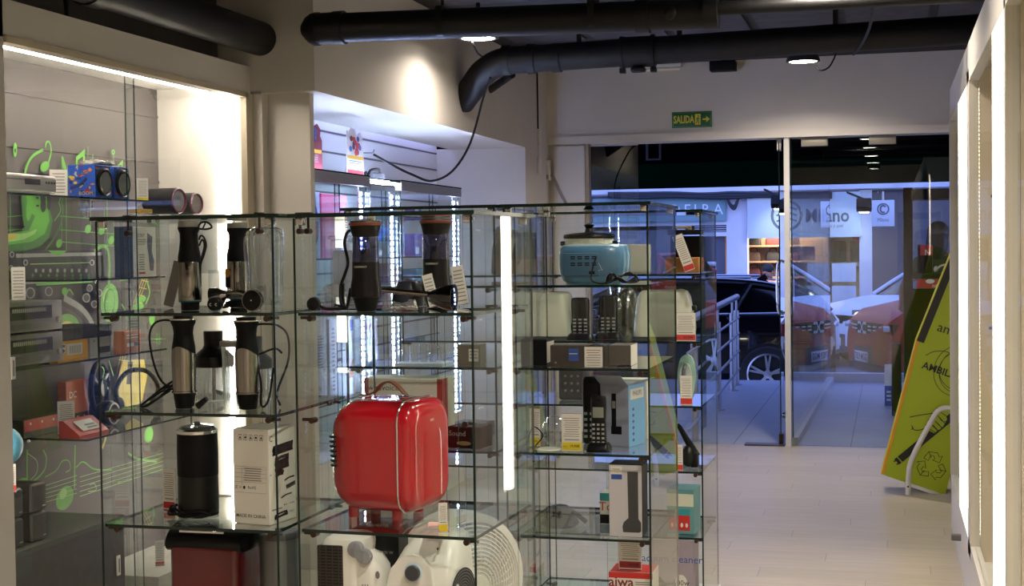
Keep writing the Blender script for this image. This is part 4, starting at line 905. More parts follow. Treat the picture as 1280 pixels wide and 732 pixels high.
# small dark boxes on the shelf over it
s = mpp(588, 4.36)
t = carton('small dark box with a white tag on the shelf right of the red cooler', loc(590, 4.40, z1), (30 * s, .07, 26 * s), 0, mat('brown_grey_box', '5d5850', .55), art=lambda m, X, w, h, sd: (m.m(PAPER).rect(0, .2 * h, .42 * w, .8 * h, X), lines(m, .04 * w, .4 * w, .3 * h, .75 * h, 3, X, .0004))[0] if sd == 'front' else None)
t = thing('glass_tumbler', 'row of clear tumblers in a pale tray on the shelf above the red cooler', 'tumblers', loc(530, 4.42, z1)); s = mpp(530, 4.42)
m = MB(mat('tray_blue_white', 'bccbe6', .4)).box((0, 0, .003), (62 * s, .12, .006)); m.build('tray', t)
for k in range(5): MB(CLEAR).lathe([(4.6 * s, 0), (5.2 * s, 22 * s), (4.6 * s, 22 * s), (4 * s, 1 * s)], ((-24 + 12 * k) * s, 0, .006), 16, cap=False).build('tumbler', t)
s = mpp(600, 4.4)
t = carton('black box with silver script lettering on the shelf right of the red cooler', loc(588, 4.40, z2), (44 * s, .1, 27 * s), -8, BLACKM, art=lambda m, X, w, h, sd: (m.m(ALU).text('Sound', h * .34, X @ tr(-.2 * w, .68 * h, 0)), m.m(mat('gold_print', '8a7a4a', .5)).disc(0, .24 * h, .22 * w, .1 * h, X))[0] if sd == 'front' else None)
t = carton('flat grey box under the black box with silver script', loc(590, 4.64, z2), (46 * s, .13, .05), -6, DGREY)

# ================================================================== case with the blue radio
zb0 = ZB[0]; s = mpp(745, 4.42)
t = thing('radio', 'blue rounded portable radio seen from its vented back', 'radio', loc(744, 4.46, zb0)); BLU = mat('radio_blue', '46708f', .3, coat=.3)
W2, D2, H2 = 45 * s, .075, 47 * s
rings = []
for k, (z, f) in enumerate(((.004, .6), (.0, .74), (.01, .88), (.03, .95), (.06, .99), (.085, 1), (.1, .985), (.112, .95), (.119, .9))):
    rings.append([(W2 * f * math.copysign(abs(math.cos(a)) ** .62, math.cos(a)), D2 * f * math.copysign(abs(math.sin(a)) ** .62, math.sin(a)), z / .119 * H2) for a in [2 * PI * j / 48 for j in range(48)]])
m = MB(BLU).loft(rings); m.build('body', t)
MB(mat('radio_top', '9db3bd', .3, .3)).loft([[(W2 * f * math.copysign(abs(math.cos(a)) ** .7, math.cos(a)), D2 * f * math.copysign(abs(math.sin(a)) ** .7, math.sin(a)), z) for a in [2 * PI * j / 48 for j in range(48)]] for f, z in ((.9, H2 - .001), (.86, H2 + .004), (.5, H2 + .007), (0.02, H2 + .008))]).build('top_lid', t)
m = MB(mat('radio_panel', '3a5c78', .45)); pnl = tr(-12 * s, -D2 * .985, H2 * .52) @ FX
m.at(tr(-12 * s, -D2 * .965, H2 * .52)).box((0, 0, 0), (46 * s, .008, 28 * s), bev=.002).at(M.Identity(4)); m.m(BLACKM)
for i in range(4):
    for j in range(2):
        for q in range(2): m.box((-22 * s + 9 * s * i - 0 * s, -D2 - .0006, H2 * .5 + 8 * s * j - 0 + 2.4 * s * q), (6 * s, .002, 1.4 * s))
m.box((2 * s, -D2 - .0006, H2 * .3), (7 * s, .002, 3.6 * s)).m(CREAM)
for sx in (-32, 8): m.ribbon([tr(sx * s, -D2 - .001, H2 * .36) @ V((0, 0, 0)), tr(sx * s, -D2 - .001, H2 * .36) @ V((7 * s, 0, 0)), tr(sx * s, -D2 - .001, H2 * .36) @ V((0, 0, 15 * s)), tr(sx * s, -D2 - .001, H2 * .36) @ V((0, 0, 0))], .0018, (0, -1, 0), sm=False)
m.build('vent_panel', t)
m = MB(RUBBER).tube([(8 * s, -D2 - .003, 34 * s), (4 * s, -D2 - .012, 20 * s), (3 * s, -D2 - .02, 6 * s), (12 * s, -D2 - .03, 1.2 * s), (24 * s, -D2 - .03, 1.2 * s)], 1 * s, n=6)
cx = 40 * s
for k in range(4): m.tube([(cx + (-18 + 2 * k) * s, -D2 - .03, (2 + k) * s), (cx + (-14 + 2 * k) * s, -D2 - .035, (11 + 2 * (k % 2)) * s), (cx - 2 * s, -D2 - .03, (8 - k) * s), (cx + (10 - k) * s, -D2 - .035, 2 * s), (cx + (22 - k) * s, -D2 - .02, (4 + 2 * k) * s), (cx + 10 * s, -D2 - .015, (14 - k) * s), (cx - 4 * s, -D2 - .022, (6 + k) * s), (cx + (-16 + k) * s, -D2 - .03, 2 * s)], 1 * s, n=4)
m.build('cord', t)
# shelf with boxes
s = mpp(725, 4.36)
def art_dark(m, X, w, h, sd):
    if sd == 'front': m.m(BLUP).rect(-.16 * w, .28 * h, .02 * w, .85 * h, X); m.m(CREAM).rect(-.15 * w, .6 * h, .0 * w, .63 * h, X, .0004); lines(m, .1 * w, .3 * w, .1 * h, .3 * h, 2, X, .0004); m.m(INKG).disc(-.4 * w, .2 * h, .02 * w, .05 * h, X)
DB = mat('brown_black_box', '3a3531', .5)
t = carton('long dark box with a blue picture on the shelf under the blue radio', loc(725, 4.38, z1), (70 * s, .07, 27 * s), 0, DB, art=art_dark)
t = price_tag(loc(742, 4.335, z1), .057, .062, 'cream paper tag on an elastic in front of the long dark box', None, None, 4); MB(RUBBER).tube([(-.02, .003, .066), (0, .0, .07), (.018, .003, .07), (.02, 0, .05)], .0012).build('elastic', t)
t = carton('grey brown box behind the long dark box, with a white end', loc(779, 4.46, z1), (28 * s, .12, 26 * s), 0, mat('grey_brown', '56504a', .5), art=lambda m, X, w, h, sd: m.m(PAPER).rect(-.5 * w, 0, .5 * w, h, X) if sd == 'right' else None)
t = thing('wrapped_cable', 'small coil of dark cable on the shelf by the end of the long dark box', 'cable', loc(780, 4.35, z1)); m = MB(RUBBER); coil(m, (0, 0, 0), .022, 2, .0025, .5); m.build('loops', t)
t = carton('dark box with a pale end, leftmost on the shelf under the blue radio', loc(672, 4.44, z1), (34 * s, .1, 33 * s), 0, BLACKM, art=lambda m, X, w, h, sd: m.m(PAPER).rect(-.5 * w, .1 * h, .5 * w, .9 * h, X) if sd == 'right' else None)
# phone shelf
def keypad(m, X, w, h, mt, rows=5, cols=3):
    m.m(mt)
    for i in range(cols):
        for j in range(rows): m.box(tuple(X @ V(((-.3 + .3 * i) * w, h * (.08 + .085 * j), .001))), (w * .17, .002, h * .04), bev=.0008, seg=1)
def handset(label, l, u, h, stand=True, col=BLACK, rz=0, name='cordless_phone', lcd=True, wr=.3):
    t = thing(name, label, 'phone', l, rz, 'cordless phones on their stands'); w = h * wr
    z0 = h * .06 if stand else 0
    m = MB(col).loft([rp(0, dy, w * f, h * .13 * f2, z0 + h * zz_, w * .2) for zz_, f, f2, dy in ((0, .86, .8, 0), (.03, .96, 1, 0), (.5, .94, 1, .0), (.8, 1, 1, 0), (.95, .98, .95, 0), (.99, .85, .7, 0), (1, .6, .4, 0))]); m.build('handset', t)
    X = tr(0, -h * .066, z0) @ FX
    if lcd: m = MB(mat('lcd_grey', '7a8078', .25)).box((0, -h * .064, z0 + h * .68), (w * .7, .003, h * .2), bev=.001); m.build('screen', t)
    m = MB(GREY); keypad(m, X @ tr(0, h * .03, 0), w, h, mat('key_silver', '9a9c9e', .4)); m.m(BLACKM).box((0, -h * .067, z0 + h * .92), (w * .3, .002, h * .02)); m.build('keypad', t)
    if stand: MB(col).loft([rp(0, 0, w * 1.5, h * .42, 0, w * .25), rp(0, 0, w * 1.5, h * .42, h * .05, w * .25), rp(0, .0, w * 1.3, h * .34, h * .13, w * .2), rp(0, .0, w * 1.14, h * .2, h * .17, w * .12)]).build('base', t)
    return t
s = mpp(750, 4.36)
handset('black cordless phone with a grey screen on its base, right of the 19,90 card', loc(749, 4.37, z2), s, 66 * s)
handset('slim black handset standing behind the cordless phone with the grey screen', loc(741, 4.54, z2), s, 84 * mpp(741, 4.54), stand=False, lcd=False)
price_tag(loc(715, 4.35, z2), 26 * s, 46 * s, 'white price card with a yellow 19,90 offer band by the cordless phone', mat('offer_yellow', 'd8c51e', .6), 'Oferta 19,90€', 7)
def art_phone(m, X, w, h, sd):
    if sd == 'front':
        m.m(BLACK).rect(-.1 * w, .26 * h, .06 * w, .86 * h, X).rect(-.12 * w, .2 * h, .25 * w, .33 * h, X); m.m(ALU).rect(-.08 * w, .62 * h, .04 * w, .74 * h, X, .0004)
    else:
        m.m(mat('sky_blue_print', '6ea6d8', .5)).rect(-.5 * w, 0, .5 * w, h, X); m.m(PAPER).rect(-.4 * w, .76 * h, .4 * w, .93 * h, X, .0004); m.m(BLUP).text('PHILIPS', .17 * w, X @ tr(0, .85 * h, .0008)); 
        for k in range(6): m.disc(-.24 * w, (.1 + .1 * k) * h, .06 * w, .025 * h, X, .0004)
s = mpp(778, 4.44)
t = carton('grey blue phone carton with its flaps open on the shelf right of the cordless phone', loc(779, 4.54, z2), (.1, .13, 78 * s), -14, mat('carton_blue_grey', '8e93a8', .5), art=art_phone, flap=mat('carton_blue_grey', '8e93a8', .5))
t = carton('white carton standing behind the open phone carton', loc(793, 4.7, z2), (.1, .06, .2), 0, PAPER)
t = thing('light_bulb', 'clear round jar-shaped bulb lying at the left of the phone shelf', 'bulb', loc(694, 4.46, z2)); s = mpp(694, 4.46)
MB(CLEAR).ball((0, 0, 19 * s), (17 * s, 15 * s, 19 * s), 20, 12).build('globe', t); MB(ALU).cyl((12 * s, 0, 24 * s), (24 * s, 0, 14 * s), 6 * s, 5 * s).build('cap', t)
m = MB(RUBBER).tube([(-30 * s, -.03, 3 * s), (-20 * s, -.04, 26 * s), (-8 * s, -.04, 16 * s), (-18 * s, -.04, 2 * s)], .002); tag(m.build('thin_cable', loc=loc(690, 4.44, z2)), 'thin black cable looped in front of the clear bulb', 'cable')
tag(MB(CREAM).lathe([(.035, 0), (.04, .003), (.036, .007), (0, .008)], seg=24).build('saucer', loc=loc(687, 4.36, z2)), 'flat cream disc at the left end of the phone shelf', 'disc')
# lower shelf
s = mpp(788, 4.4)
def art_head(m, X, w, h, sd):
    if sd == 'front':
        m.m(mat('lilac_white', 'b9b7bd', .5)).rect(-.49 * w, 0, .49 * w, .99 * h, X); m.m(PAPER).rect(-.44 * w, .86 * h, -.1 * w, .97 * h, X, .0004); m.m(BLUP).text('PHILIPS', .07 * w, X @ tr(-.27 * w, .93 * h, .0008)).rect(-.42 * w, .79 * h, -.1 * w, .86 * h, X, .0005)
        m.m(mat('phone_print', '3a393b', .5)).poly([X @ V((a * w, b * h, .0006)) for a, b in ((.06, .9), (.38, .9), (.38, .25), (.46, .2), (.46, .08), (.4, .06), (-.08, .06), (-.1, .14), (-.06, .2), (.08, .26))])
t = carton('pale grey phone carton with a dark handset picture on the low shelf', loc(786, 4.40, z3), (42 * s, .1, 90 * s), 0, BLACKM, art=art_head)
t = carton('small teal and white carton behind the pale grey phone carton', loc(762, 4.58, z3), (.05, .07, .1), 0, PAPER, art=lambda m, X, w, h, sd: (m.m(mat('teal_print', '2b8f9a', .5)).rect(-.5 * w, .75 * h, .5 * w, h, X), m.m(REDP).text('To', .04, X @ tr(-.1 * w, .55 * h, 0)), m.m(BLACKM).rect(-.5 * w, 0, .5 * w, .3 * h, X))[0] if sd == 'front' else None)
s = mpp(795, 4.36); z4 = .40
t = carton('red and white carton lettered aiwa at the foot of the price card', loc(793, 4.44, z4), (56 * s, .12, atY(800, 716, 4.38).z - z4), 0, PAPER, art=lambda m, X, w, h, sd: (m.m(REDP).rect(-.5 * w, .86 * h, .5 * w, h, X), m.m(mat('dark_red_ink', '7a1f1c', .5)).text('aiwa', .045, X @ tr(-.22 * w, .76 * h, .0003), bold=.015), lines(m, .1 * w, .45 * w, .7 * h, .8 * h, 2, X, .0003))[0] if sd == 'front' else None, top=REDP)
zt_ = atY(800, 716, 4.38).z
price_tag(V((loc(790, 4.42, 0).x, 4.42, zt_ + .0016)), 29 * s, 42 * s, 'white price card with a dark red band on the red and white carton', mat('band_dark_red', '8e2220', .6), 'Oferta 19,50€', 7)
price_tag(loc(669, 4.44, z2), .035, .12, 'white price card with a yellow band at the left end of the phone shelf', mat('offer_yellow', 'd8c51e', .6), '9,90€', 8)

# ================================================================== rear cases: row nearest the door
zc = ZCc
s = mpp(722, 5.75)
t = thing('slow_cooker', 'cream slow cooker with black lid and side handles behind the blue radio', 'slow cooker', loc(737, 5.82, zc[0]))
MB(CREAM).lathe([(28 * s, .0), (30 * s, .01), (31 * s, 43 * s), (30 * s, 45 * s)], seg=36, sy=.8).build('pot', t)
MB(BLACK).lathe([(32 * s, 44 * s), (33 * s, 46 * s), (32 * s, 49 * s), (20 * s, 51 * s), (6 * s, 52 * s), (4 * s, 57 * s), (7 * s, 61 * s), (0, 63 * s)], seg=36, sy=.8).build('lid', t)
for sx in (-1, 1): MB(BLACK).box((sx * 33 * s, 0, 38 * s), (8 * s, .03, 6 * s), bev=.006).build('handle', t)
t = carton('white carton right of the blue radio, standing in the rear case', loc(798, 5.9, zc[0]), (28 * mpp(800, 5.78), .1, 36 * mpp(800, 5.78)), 0, PAPER, art=lambda m, X, w, h, sd: m.m(CREAM).disc(0, .4 * h, .35 * w, .2 * h, X) if sd == 'front' else None)
t = thing('kettle', 'dark tall kettle at the left of the rear case, left of the slow cooker', 'kettle', loc(630, 5.78, zc[0])); s = mpp(676, 5.78)
MB(mat('kettle_dark', '33323a', .3)).lathe([(15 * s, 0), (16 * s, .005), (15 * s, 30 * s), (11 * s, 55 * s), (8 * s, 60 * s), (0, 62 * s)], seg=28).build('body', t); MB(BLACK).tube([(10 * s, 0, 54 * s), (20 * s, 0, 48 * s), (20 * s, 0, 20 * s), (14 * s, 0, 10 * s)], 2.4 * s).build('handle', t)
s = mpp(830, 5.75)
def toaster(label, l, s, w, h):
    t = thing('toaster', label, 'toaster', l, 0)
    m = MB(CREAM); m.loft([[(w * math.copysign(abs(math.cos(a)) ** .5, math.cos(a)) * f, .085 * math.copysign(abs(math.sin(a)) ** .6, math.sin(a)) * f2, z) for a in [2 * PI * k / 40 for k in range(40)]] for z, f, f2 in ((.012, 1, 1), (.05, .99, 1), (.6 * h, .93, .98), (.85 * h, .86, .92), (.96 * h, .76, .8), (h, .6, .6))]); m.build('body', t)
    MB(DGREY).loft([rp(0, 0, w * 2.02, .175, 0, .03), rp(0, 0, w * 2.02, .175, .013, .03)]).build('base', t)
    MB(BLACK).box((w * .97, 0, h * .62), (.022, .03, .02), bev=.005).build('lever', t); MB(BLACK).lathe([(.016, 0), (.016, .012), (0, .013)], (w * .97, -.03, h * .25), 18, rot('Y', 90)).build('knob', t)
    m = MB(BLACKM)
    for yy in (-.025, .025): m.box((0, yy, h - .004), (w * 1.0, .022, .01))
    m.build('slot', t); return t
toaster('cream toaster with a white price card in front, in the case nearest the door', loc(831, 5.78, zc[1]), s, 38 * s, 62 * s)
s = mpp(687, 5.78)
toaster('cream toaster left of the two black phones', loc(697, 5.78, zc[1]), s, 21 * s, 58 * s)
price_tag(loc(857, 5.62, zc[1]), 24 * s, 33 * s, 'white price card with a red band in front of the cream toaster', mat('band_red', 'c8382e', .6), 'Oferta 24,90€', 7)
s = mpp(744, 5.7)
BP = mat('phone_black', '121318', .3)
t = handset('black phone with a keypad on a stand, left of the pair above the dark box', loc(726, 5.68, zc[1]), s, 50 * s, True, BP, 0, 'desk_phone', False, .46)
t = handset('black phone on a stand, right of the pair above the dark box', loc(761, 5.76, zc[1]), s, 51 * s, True, BP, 0, 'desk_phone', False, .46)
t = thing('steel_kettle', 'shiny steel kettle between the right black phone and the big cream toaster', 'kettle', loc(784, 5.975, zc[1])); s = mpp(784, 5.975)
MB(mat('kettle_steel', '8d8c86', .2, .9)).lathe([(17 * s, 0), (18 * s, .006), (17 * s, 30 * s), (12 * s, 52 * s), (6 * s, 58 * s), (0, 60 * s)], seg=30).build('body', t); MB(BLACK).tube([(-12 * s, 0, 50 * s), (-22 * s, 0, 46 * s), (-22 * s, 0, 16 * s), (-16 * s, 0, 8 * s)], 2.6 * s).build('handle', t)
# turntable with tag
s = mpp(850, 5.75)
t = thing('record_player', 'wooden turntable box with a black open lid behind the slanted price card', 'record player', loc(856, 5.75, zc[0]))
MB(mat('honey_wood', 'a8692c', .45, var=.25, scale=12)).box((0, 0, .032), (42 * s, .16, .062), bev=.004).build('body', t)
MB(BLACKM).box((0, .07, .1), (41 * s, .02, .1), bev=.003).box((0, .03, .165), (41 * s, .1, .02), bev=.003).build('lid', t); MB(mat('beige_handle', 'a49a86', .5)).box((-4 * s, .02, .185), (24 * s, .012, .012), bev=.003).box((-14 * s, .02, .178), (.012, .012, .016)).box((6 * s, .02, .178), (.012, .012, .016)).build('handle', t)
MB(CHROME).lathe([(.008, 0), (.008, .01), (0, .011)], (8 * s, -.08, .045), 16, rot('X', 90)).build('knob', t)
tg = price_tag(loc(863, 5.63, zc[0]) + V((0, 0, .009)), 13 * s, 46 * s, 'white price card with a red foot, slanted in front of the wooden turntable', mat('band_red', 'c8382e', .6), None, 9, wide=.14); tg.rotation_euler = (0, math.radians(-20), 0)
# iron shelf
s = mpp(860, 5.7)
t = thing('steam_iron', 'pale teal iron standing upright on its heel beside a red-footed price card', 'iron', loc(859, 5.74, zc[2])); TEAL = mat('iron_teal', 'a3c9be', .25)
m = MB(TEAL); P = [(11 * s * math.copysign(abs(math.cos(a)) ** .8, math.cos(a)), 34 * s + (26 * s if math.sin(a) > 0 else 34 * s) * math.sin(a)) for a in [2 * PI * k / 32 for k in range(32)]]
m.prism(P, -.02, .02, FX); m.build('soleplate', t)
m = MB(mat('iron_white', 'd5dad5', .3)); m.prism([(x * .7, 6 * s + (z - 6 * s) * .82) for x, z in P], .02, .045, FX); m.build('body', t)
MB(mat('iron_dark', '4a5557', .3)).tube([(0, -.045, 48 * s), (0, -.085, 42 * s), (0, -.085, 20 * s), (0, -.045, 10 * s)], .009).build('handle', t)
price_tag(loc(858, 5.63, zc[2]), 15 * s, 36 * s, 'white price card with a red foot in front of the pale teal iron', mat('band_red', 'c8382e', .6), None, 8)
t = thing('garment_steamer', 'black curved garment steamer near the right side glass, below the pale teal iron', 'steamer', loc(861, 5.72, zc[3])); 
MB(BLACK).tube([(-14 * s, 0, 54 * s), (-11 * s, 0, 50 * s), (-3 * s, 0, 36 * s), (4 * s, 0, 24 * s), (9 * s, 0, 14 * s)], 4 * s, seg=12, rf=lambda k: (2 + 4 * k) * s).build('handle', t)
MB(BLACK).ball((0 * s, 0, 14 * s), (11 * s, 11 * s, 14 * s), 18, 12).build('body', t); MB(BLACK).box((8 * s, 0, 10 * s), (9 * s, .05, 19 * s), bev=.006).build('head', t)
price_tag(loc(849, 5.62, zc[3]), 9 * s, 32 * s, 'narrow white price card with a red foot beside the black garment steamer', mat('band_red', 'c8382e', .6), None, 8)
t = carton('teal carton with a red picture on the low shelf of the case nearest the door', loc(855, 5.74, zc[4]), (34 * s, .14, 56 * s), -4, mat('teal_box', '5f9298', .5), art=lambda m, X, w, h, sd: (m.m(CREAM).rect(-.5 * w, .62 * h, .5 * w, .9 * h, X), m.m(REDP).rect(-.42 * w, .08 * h, .36 * w, .48 * h, X), m.m(mat('teal_print', '2b8f9a', .5)).rect(-.42 * w, .42 * h, .36 * w, .56 * h, X, .0003), m.m(PAPER).rect(-.4 * w, .5 * h, -.1 * w, .51 * h, X, .0006), [m.disc((-.3 + .18 * k) * w, .2 * h, .05 * w, .05 * h, X, .0004) for k in range(4)])[0] if sd == 'front' else None)
def art_vac(m, X, w, h, sd):
    if sd == 'front':
        m.m(BLUP).text('Vacuum cleaner', .042, X @ tr(-.05 * w, .72 * h, 0)); m.m(BLACK).poly([X @ V((a * w, b * h, .0003)) for a, b in ((-.45, .6), (-.3, .5), (-.05, .3), (.0, .1), (-.45, .05))]); m.m(GREY).disc(-.2 * w, .18 * h, .14 * w, .12 * h, X, .0006); m.m(PAPER).disc(.22 * w, .38 * h, .14 * w, .12 * h, X, .0004); m.m(INK).text('500w', .03, X @ tr(.22 * w, .38 * h, .0008))
t = carton('lilac carton showing a vacuum cleaner and 500w, below the teal carton', loc(843, 5.72, .101), (56 * s, .16, zc[4] - .12), 0, mat('lilac_carton', '9a8f9c', .5), art=art_vac)
t = thing('bowl_fan', 'dark round appliance lying at the left of the lowest visible shelf', 'appliance', loc(700, 5.74, zc[4])); s = mpp(700, 5.74)
MB(DGREY).lathe([(20 * s, 0), (24 * s, 4 * s), (20 * s, 18 * s), (10 * s, 26 * s), (0, 28 * s)], seg=30).build('body', t); MB(BLACK).tube([(14 * s, 0, 20 * s), (24 * s, 0, 14 * s), (34 * s, 0, 6 * s)], 3 * s).build('handle', t)
t = thing('desk_clock', 'dark box radio on the rear shelf at the left of the phone shelf', 'radio', loc(718, 5.8, zc[2])); s = mpp(700, 5.8)
MB(mat('radio_charcoal', '35363c', .5)).box((0, 0, 24 * s), (34 * s, .1, 48 * s), bev=.012).build('body', t); m = MB(GREY)
for i in range(3):
    for j in range(3): m.lathe([(.005, 0), (.005, .004), (0, .004)], ((-8 + 8 * i) * s, -.05, (12 + 9 * j) * s), 10, rot('X', 90))
m.build('knob', t)
price_tag(loc(762, 5.62, zc[2]), .06, .1, 'white price card behind the phone carton on the rear shelf', None, None, 5)
# ================================================================== painted niche: shelves and goods
XS = -3.12
def nY(px, py=300, x=XS): return atX(px, py, x).y
def nshelf(label, y0, y1, z, x1=XS):
    t = thing('glass_shelf', label, 'shelf', (x1 - .17, (y0 + y1) / 2, z), 0, 'glass shelves of the painted niche')
    MB(SHELFG).b2((-.18, -(y1 - y0) / 2, -.008), (.17, (y1 - y0) / 2, 0), edge=EDGE).build('pane', t, smooth=0)
    for s in (-1, 1): MB(CHROME).box((-.165, s * ((y1 - y0) / 2 - .06), -.018), (.05, .02, .02), bev=.003).build('bracket', t)
    return t
zs1, zs1b, zs2, zs3 = 1.787, 1.456, 1.134, .812
nshelf('highest glass shelf of the painted niche, carrying the blue painted speakers', 4.40, 5.70, zs1)
nshelf('short glass shelf of the painted niche under the blue speakers, holding a white box', 5.0, 5.72, zs1b)
nshelf('glass shelf of the painted niche carrying two stacked amplifiers', 4.40, 5.72, zs2)
nshelf('low glass shelf of the painted niche with headphones and red packs', 5.06, 6.1, zs3)
SX90 = rot('Z', 90)                       # faces +X (the aisle)
AX = SX90 @ FX
# disc player
y0, y1 = 4.45, nY(76)
t = thing('disc_player', 'long silver disc player at the left end of the highest niche shelf', 'disc player', (XS - .11, (y0 + y1) / 2, zs1))
SILV = mat('silver_plastic', 'b4b1ac', .35, .3)
m = MB(SILV).box((0, 0, .04), (.2, y1 - y0, .068), bev=.012, seg=4); m.build('body', t)
m = MB(mat('display_dark', '2b2022', .2)).box((.1, .06, .045), (.004, .1, .022), bev=.001).m(mat('blue_strip', '3f63b4', .4)).box((.085, .13, .0745), (.02, .07, .002)); m.build('display', t)
m = MB(DGREY)
for k in range(4): m.box((.1, .15 + .018 * k, .045), (.004, .01, .008), bev=.001)
m.box((.1, -.08, .052), (.003, .2, .003)).build('buttons', t)
price_tag(V((XS - .22, nY(73, 220, XS - .22), zs1)), .07, .12, 'pale price card leaning behind the silver disc player', None, None, 5, rz=40)
# painted speakers
def gspeaker(label, yc, x=XS - .075, s=.125, h=.135, seed=1):
    t = thing('painted_speaker', label, 'speaker', (x, yc, zs1), 0, 'blue graffiti speakers'); R = random.Random(seed)
    m = MB(mat('speaker_blue', '2a56b8', .35)).box((0, 0, h / 2), (s, s, h), bev=.002)
    cols = [mat('graf_red', 'b03038', .5), mat('graf_yellow', 'e0b83a', .5), mat('graf_white', 'd8d8d8', .5), mat('graf_green', '4f8a4a', .5), mat('graf_purple', '6a4a8c', .5), mat('graf_orange', 'd9822e', .5), mat('graf_navy', '1f2f66', .5)]
    for X in (tr(0, -s / 2 - .0006, 0) @ FX, tr(s / 2 + .0006, 0, 0) @ AX):
        for k in range(34):
            m.m(cols[R.randrange(7)]); cx, cy = R.uniform(-.42, .42) * s, R.uniform(.1, .92) * h
            if R.random() < .6: m.disc(cx, cy, R.uniform(.004, .013), R.uniform(.003, .007), X, .00002 * k, 9)
            else: m.ribbon([X @ V((cx, cy, .00002 * k)), X @ V((cx + R.uniform(-.02, .02), cy + R.uniform(-.012, .012), .00002 * k)), X @ V((cx + R.uniform(-.02, .02), cy + R.uniform(-.012, .012), .00002 * k))], R.uniform(.003, .006), X.to_3x3() @ V((0, 0, 1)))
        m.m(cols[1]).text('BOOM', .022, X @ tr(.02, .018, .001)).m(cols[6]).ribbon([X @ V((-.4 * s, .3 * h, .001)), X @ V((0, .42 * h, .001)), X @ V((.2 * s, .6 * h, .001))], .012, X.to_3x3() @ V((0, 0, 1)))
    m.build('cabinet', t, smooth=0)
    c = (s / 2, 0, h * .48)
    MB(BLACK).lathe([(.058, 0), (.058, .01), (.052, .014), (.048, .008), (.048, 0)], c, 32, rot('Y', 90), cap=False, sy=.92, sx=1.0).build('rubber_ring', t)
    MB(CHROME).lathe([(.048, .004), (.047, .011), (.042, .012), (.041, .004)], c, 32, rot('Y', 90), cap=False).build('chrome_ring', t)
    MB(mat('cone_grey', '8d8e90', .4)).lathe([(.042, .008), (.03, .001), (.018, -.0 + .0005), (.016, .006), (0, .01)], c, 28, rot('Y', 90)).build('cone', t)
    return t
ya, yb = nY(129, 227, XS - .013), nY(152, 228, XS - .013)
gspeaker('blue graffiti speaker nearer the disc player, with a crumpled bag on it', ya, seed=2)
gspeaker('blue graffiti speaker on the right of the pair on the highest niche shelf', max(yb, ya + .132), seed=5)
t = thing('crumpled_bag', 'crumpled clear bag lying on the blue graffiti speakers', 'bag', (XS - .075, ya + .06, zs1 + .136)); R = random.Random(4)
m = MB(mat('bag_silver', 'a9a6a2', .25, .35, alpha=.8)); m.loft([[((.04 + .01 * R.random()) * math.cos(a) * f, yy, max(.0005, .012 * f * (1.1 + math.sin(a) + .5 * R.random()))) for a in [2 * PI * k / 12 for k in range(12)]] for yy, f in ((-.08, .3), (-.06, .8), (-.03, 1), (0, .9), (.03, 1.1), (.06, .8), (.075, .9), (.085, .3))]); m.build('film', t, smooth=20)
price_tag(V((XS - .07, nY(178, 235, XS - .07), zs1)), .05, .1, 'price card with a yellow foot right of the blue graffiti speakers', mat('offer_yellow', 'd8c51e', .6), None, 7, rz=40, wide=.12)
tag(MB(CLEAR).box((0, 0, -.0415), (.03, .034, .065), bev=.004).build('acrylic_block', loc=(XS - .02, nY(103, 262, XS - .02), zs1 - .008)), 'clear acrylic block hanging under the highest niche shelf below the blue speakers', 'block')
# clear riser with two round speakers
yr = nY(236, 262, -3.2); zr = atX(236, 269, -3.2).z
t = thing('acrylic_riser', 'clear acrylic riser carrying two black round speakers', 'riser', (-3.25, yr, zr))
MB(CLEAR).box((0, -.05, -.005), (.22, .5, .01)).build('top', t, smooth=0)
for s_ in (-.29, .19): MB(CLEAR).box((0, s_, -(zr - zs1b) / 2 - .0 - .005), (.2, .008, zr - zs1b - .012)).build('leg', t, smooth=0)
def rspeaker(label, px, r, l):
    y = nY(px, 258, -3.14); t = thing('round_speaker', label, 'speaker', (-3.2, y, zr + r + .001), 0, 'black round speakers with purple rims')
    MB(mat('speaker_black', '1c1c20', .35)).lathe([(r * .86, -l), (r, -l + .02), (r, -.004), (r * .93, .0), (r * .8, 0), (r * .78, -.01)], (0.06, 0, 0), 32, rot('Z', -8) @ rot('Y', 90)).build('shell', t)
    MB(mat('purple_rim', '7a2f5c', .3)).lathe([(r * .93, -.001), (r * .9, .004), (r * .8, .003), (r * .78, -.002)], (0.06, 0, 0), 32, rot('Z', -8) @ rot('Y', 90), cap=False).build('rim', t)
    MB(mat('cone_silver', 'c4c4c8', .25, .5)).lathe([(r * .78, -.004), (r * .4, -.012), (r * .36, -.004), (0, .0)], (0.06, 0, 0), 28, rot('Z', -8) @ rot('Y', 90)).build('cone', t)
rspeaker('black round speaker with a purple rim, left one on the clear riser', 224, .06, .17)
rspeaker('black round speaker with a purple rim, right one by the lit niche wall', 246, .052, .16)
t = carton('small yellow box between the price card with yellow foot and the round speakers', (-3.2, nY(176, 262, -3.2), zr), (.06, .1, .018), 0, mat('ochre_box', 'c9a23a', .5))
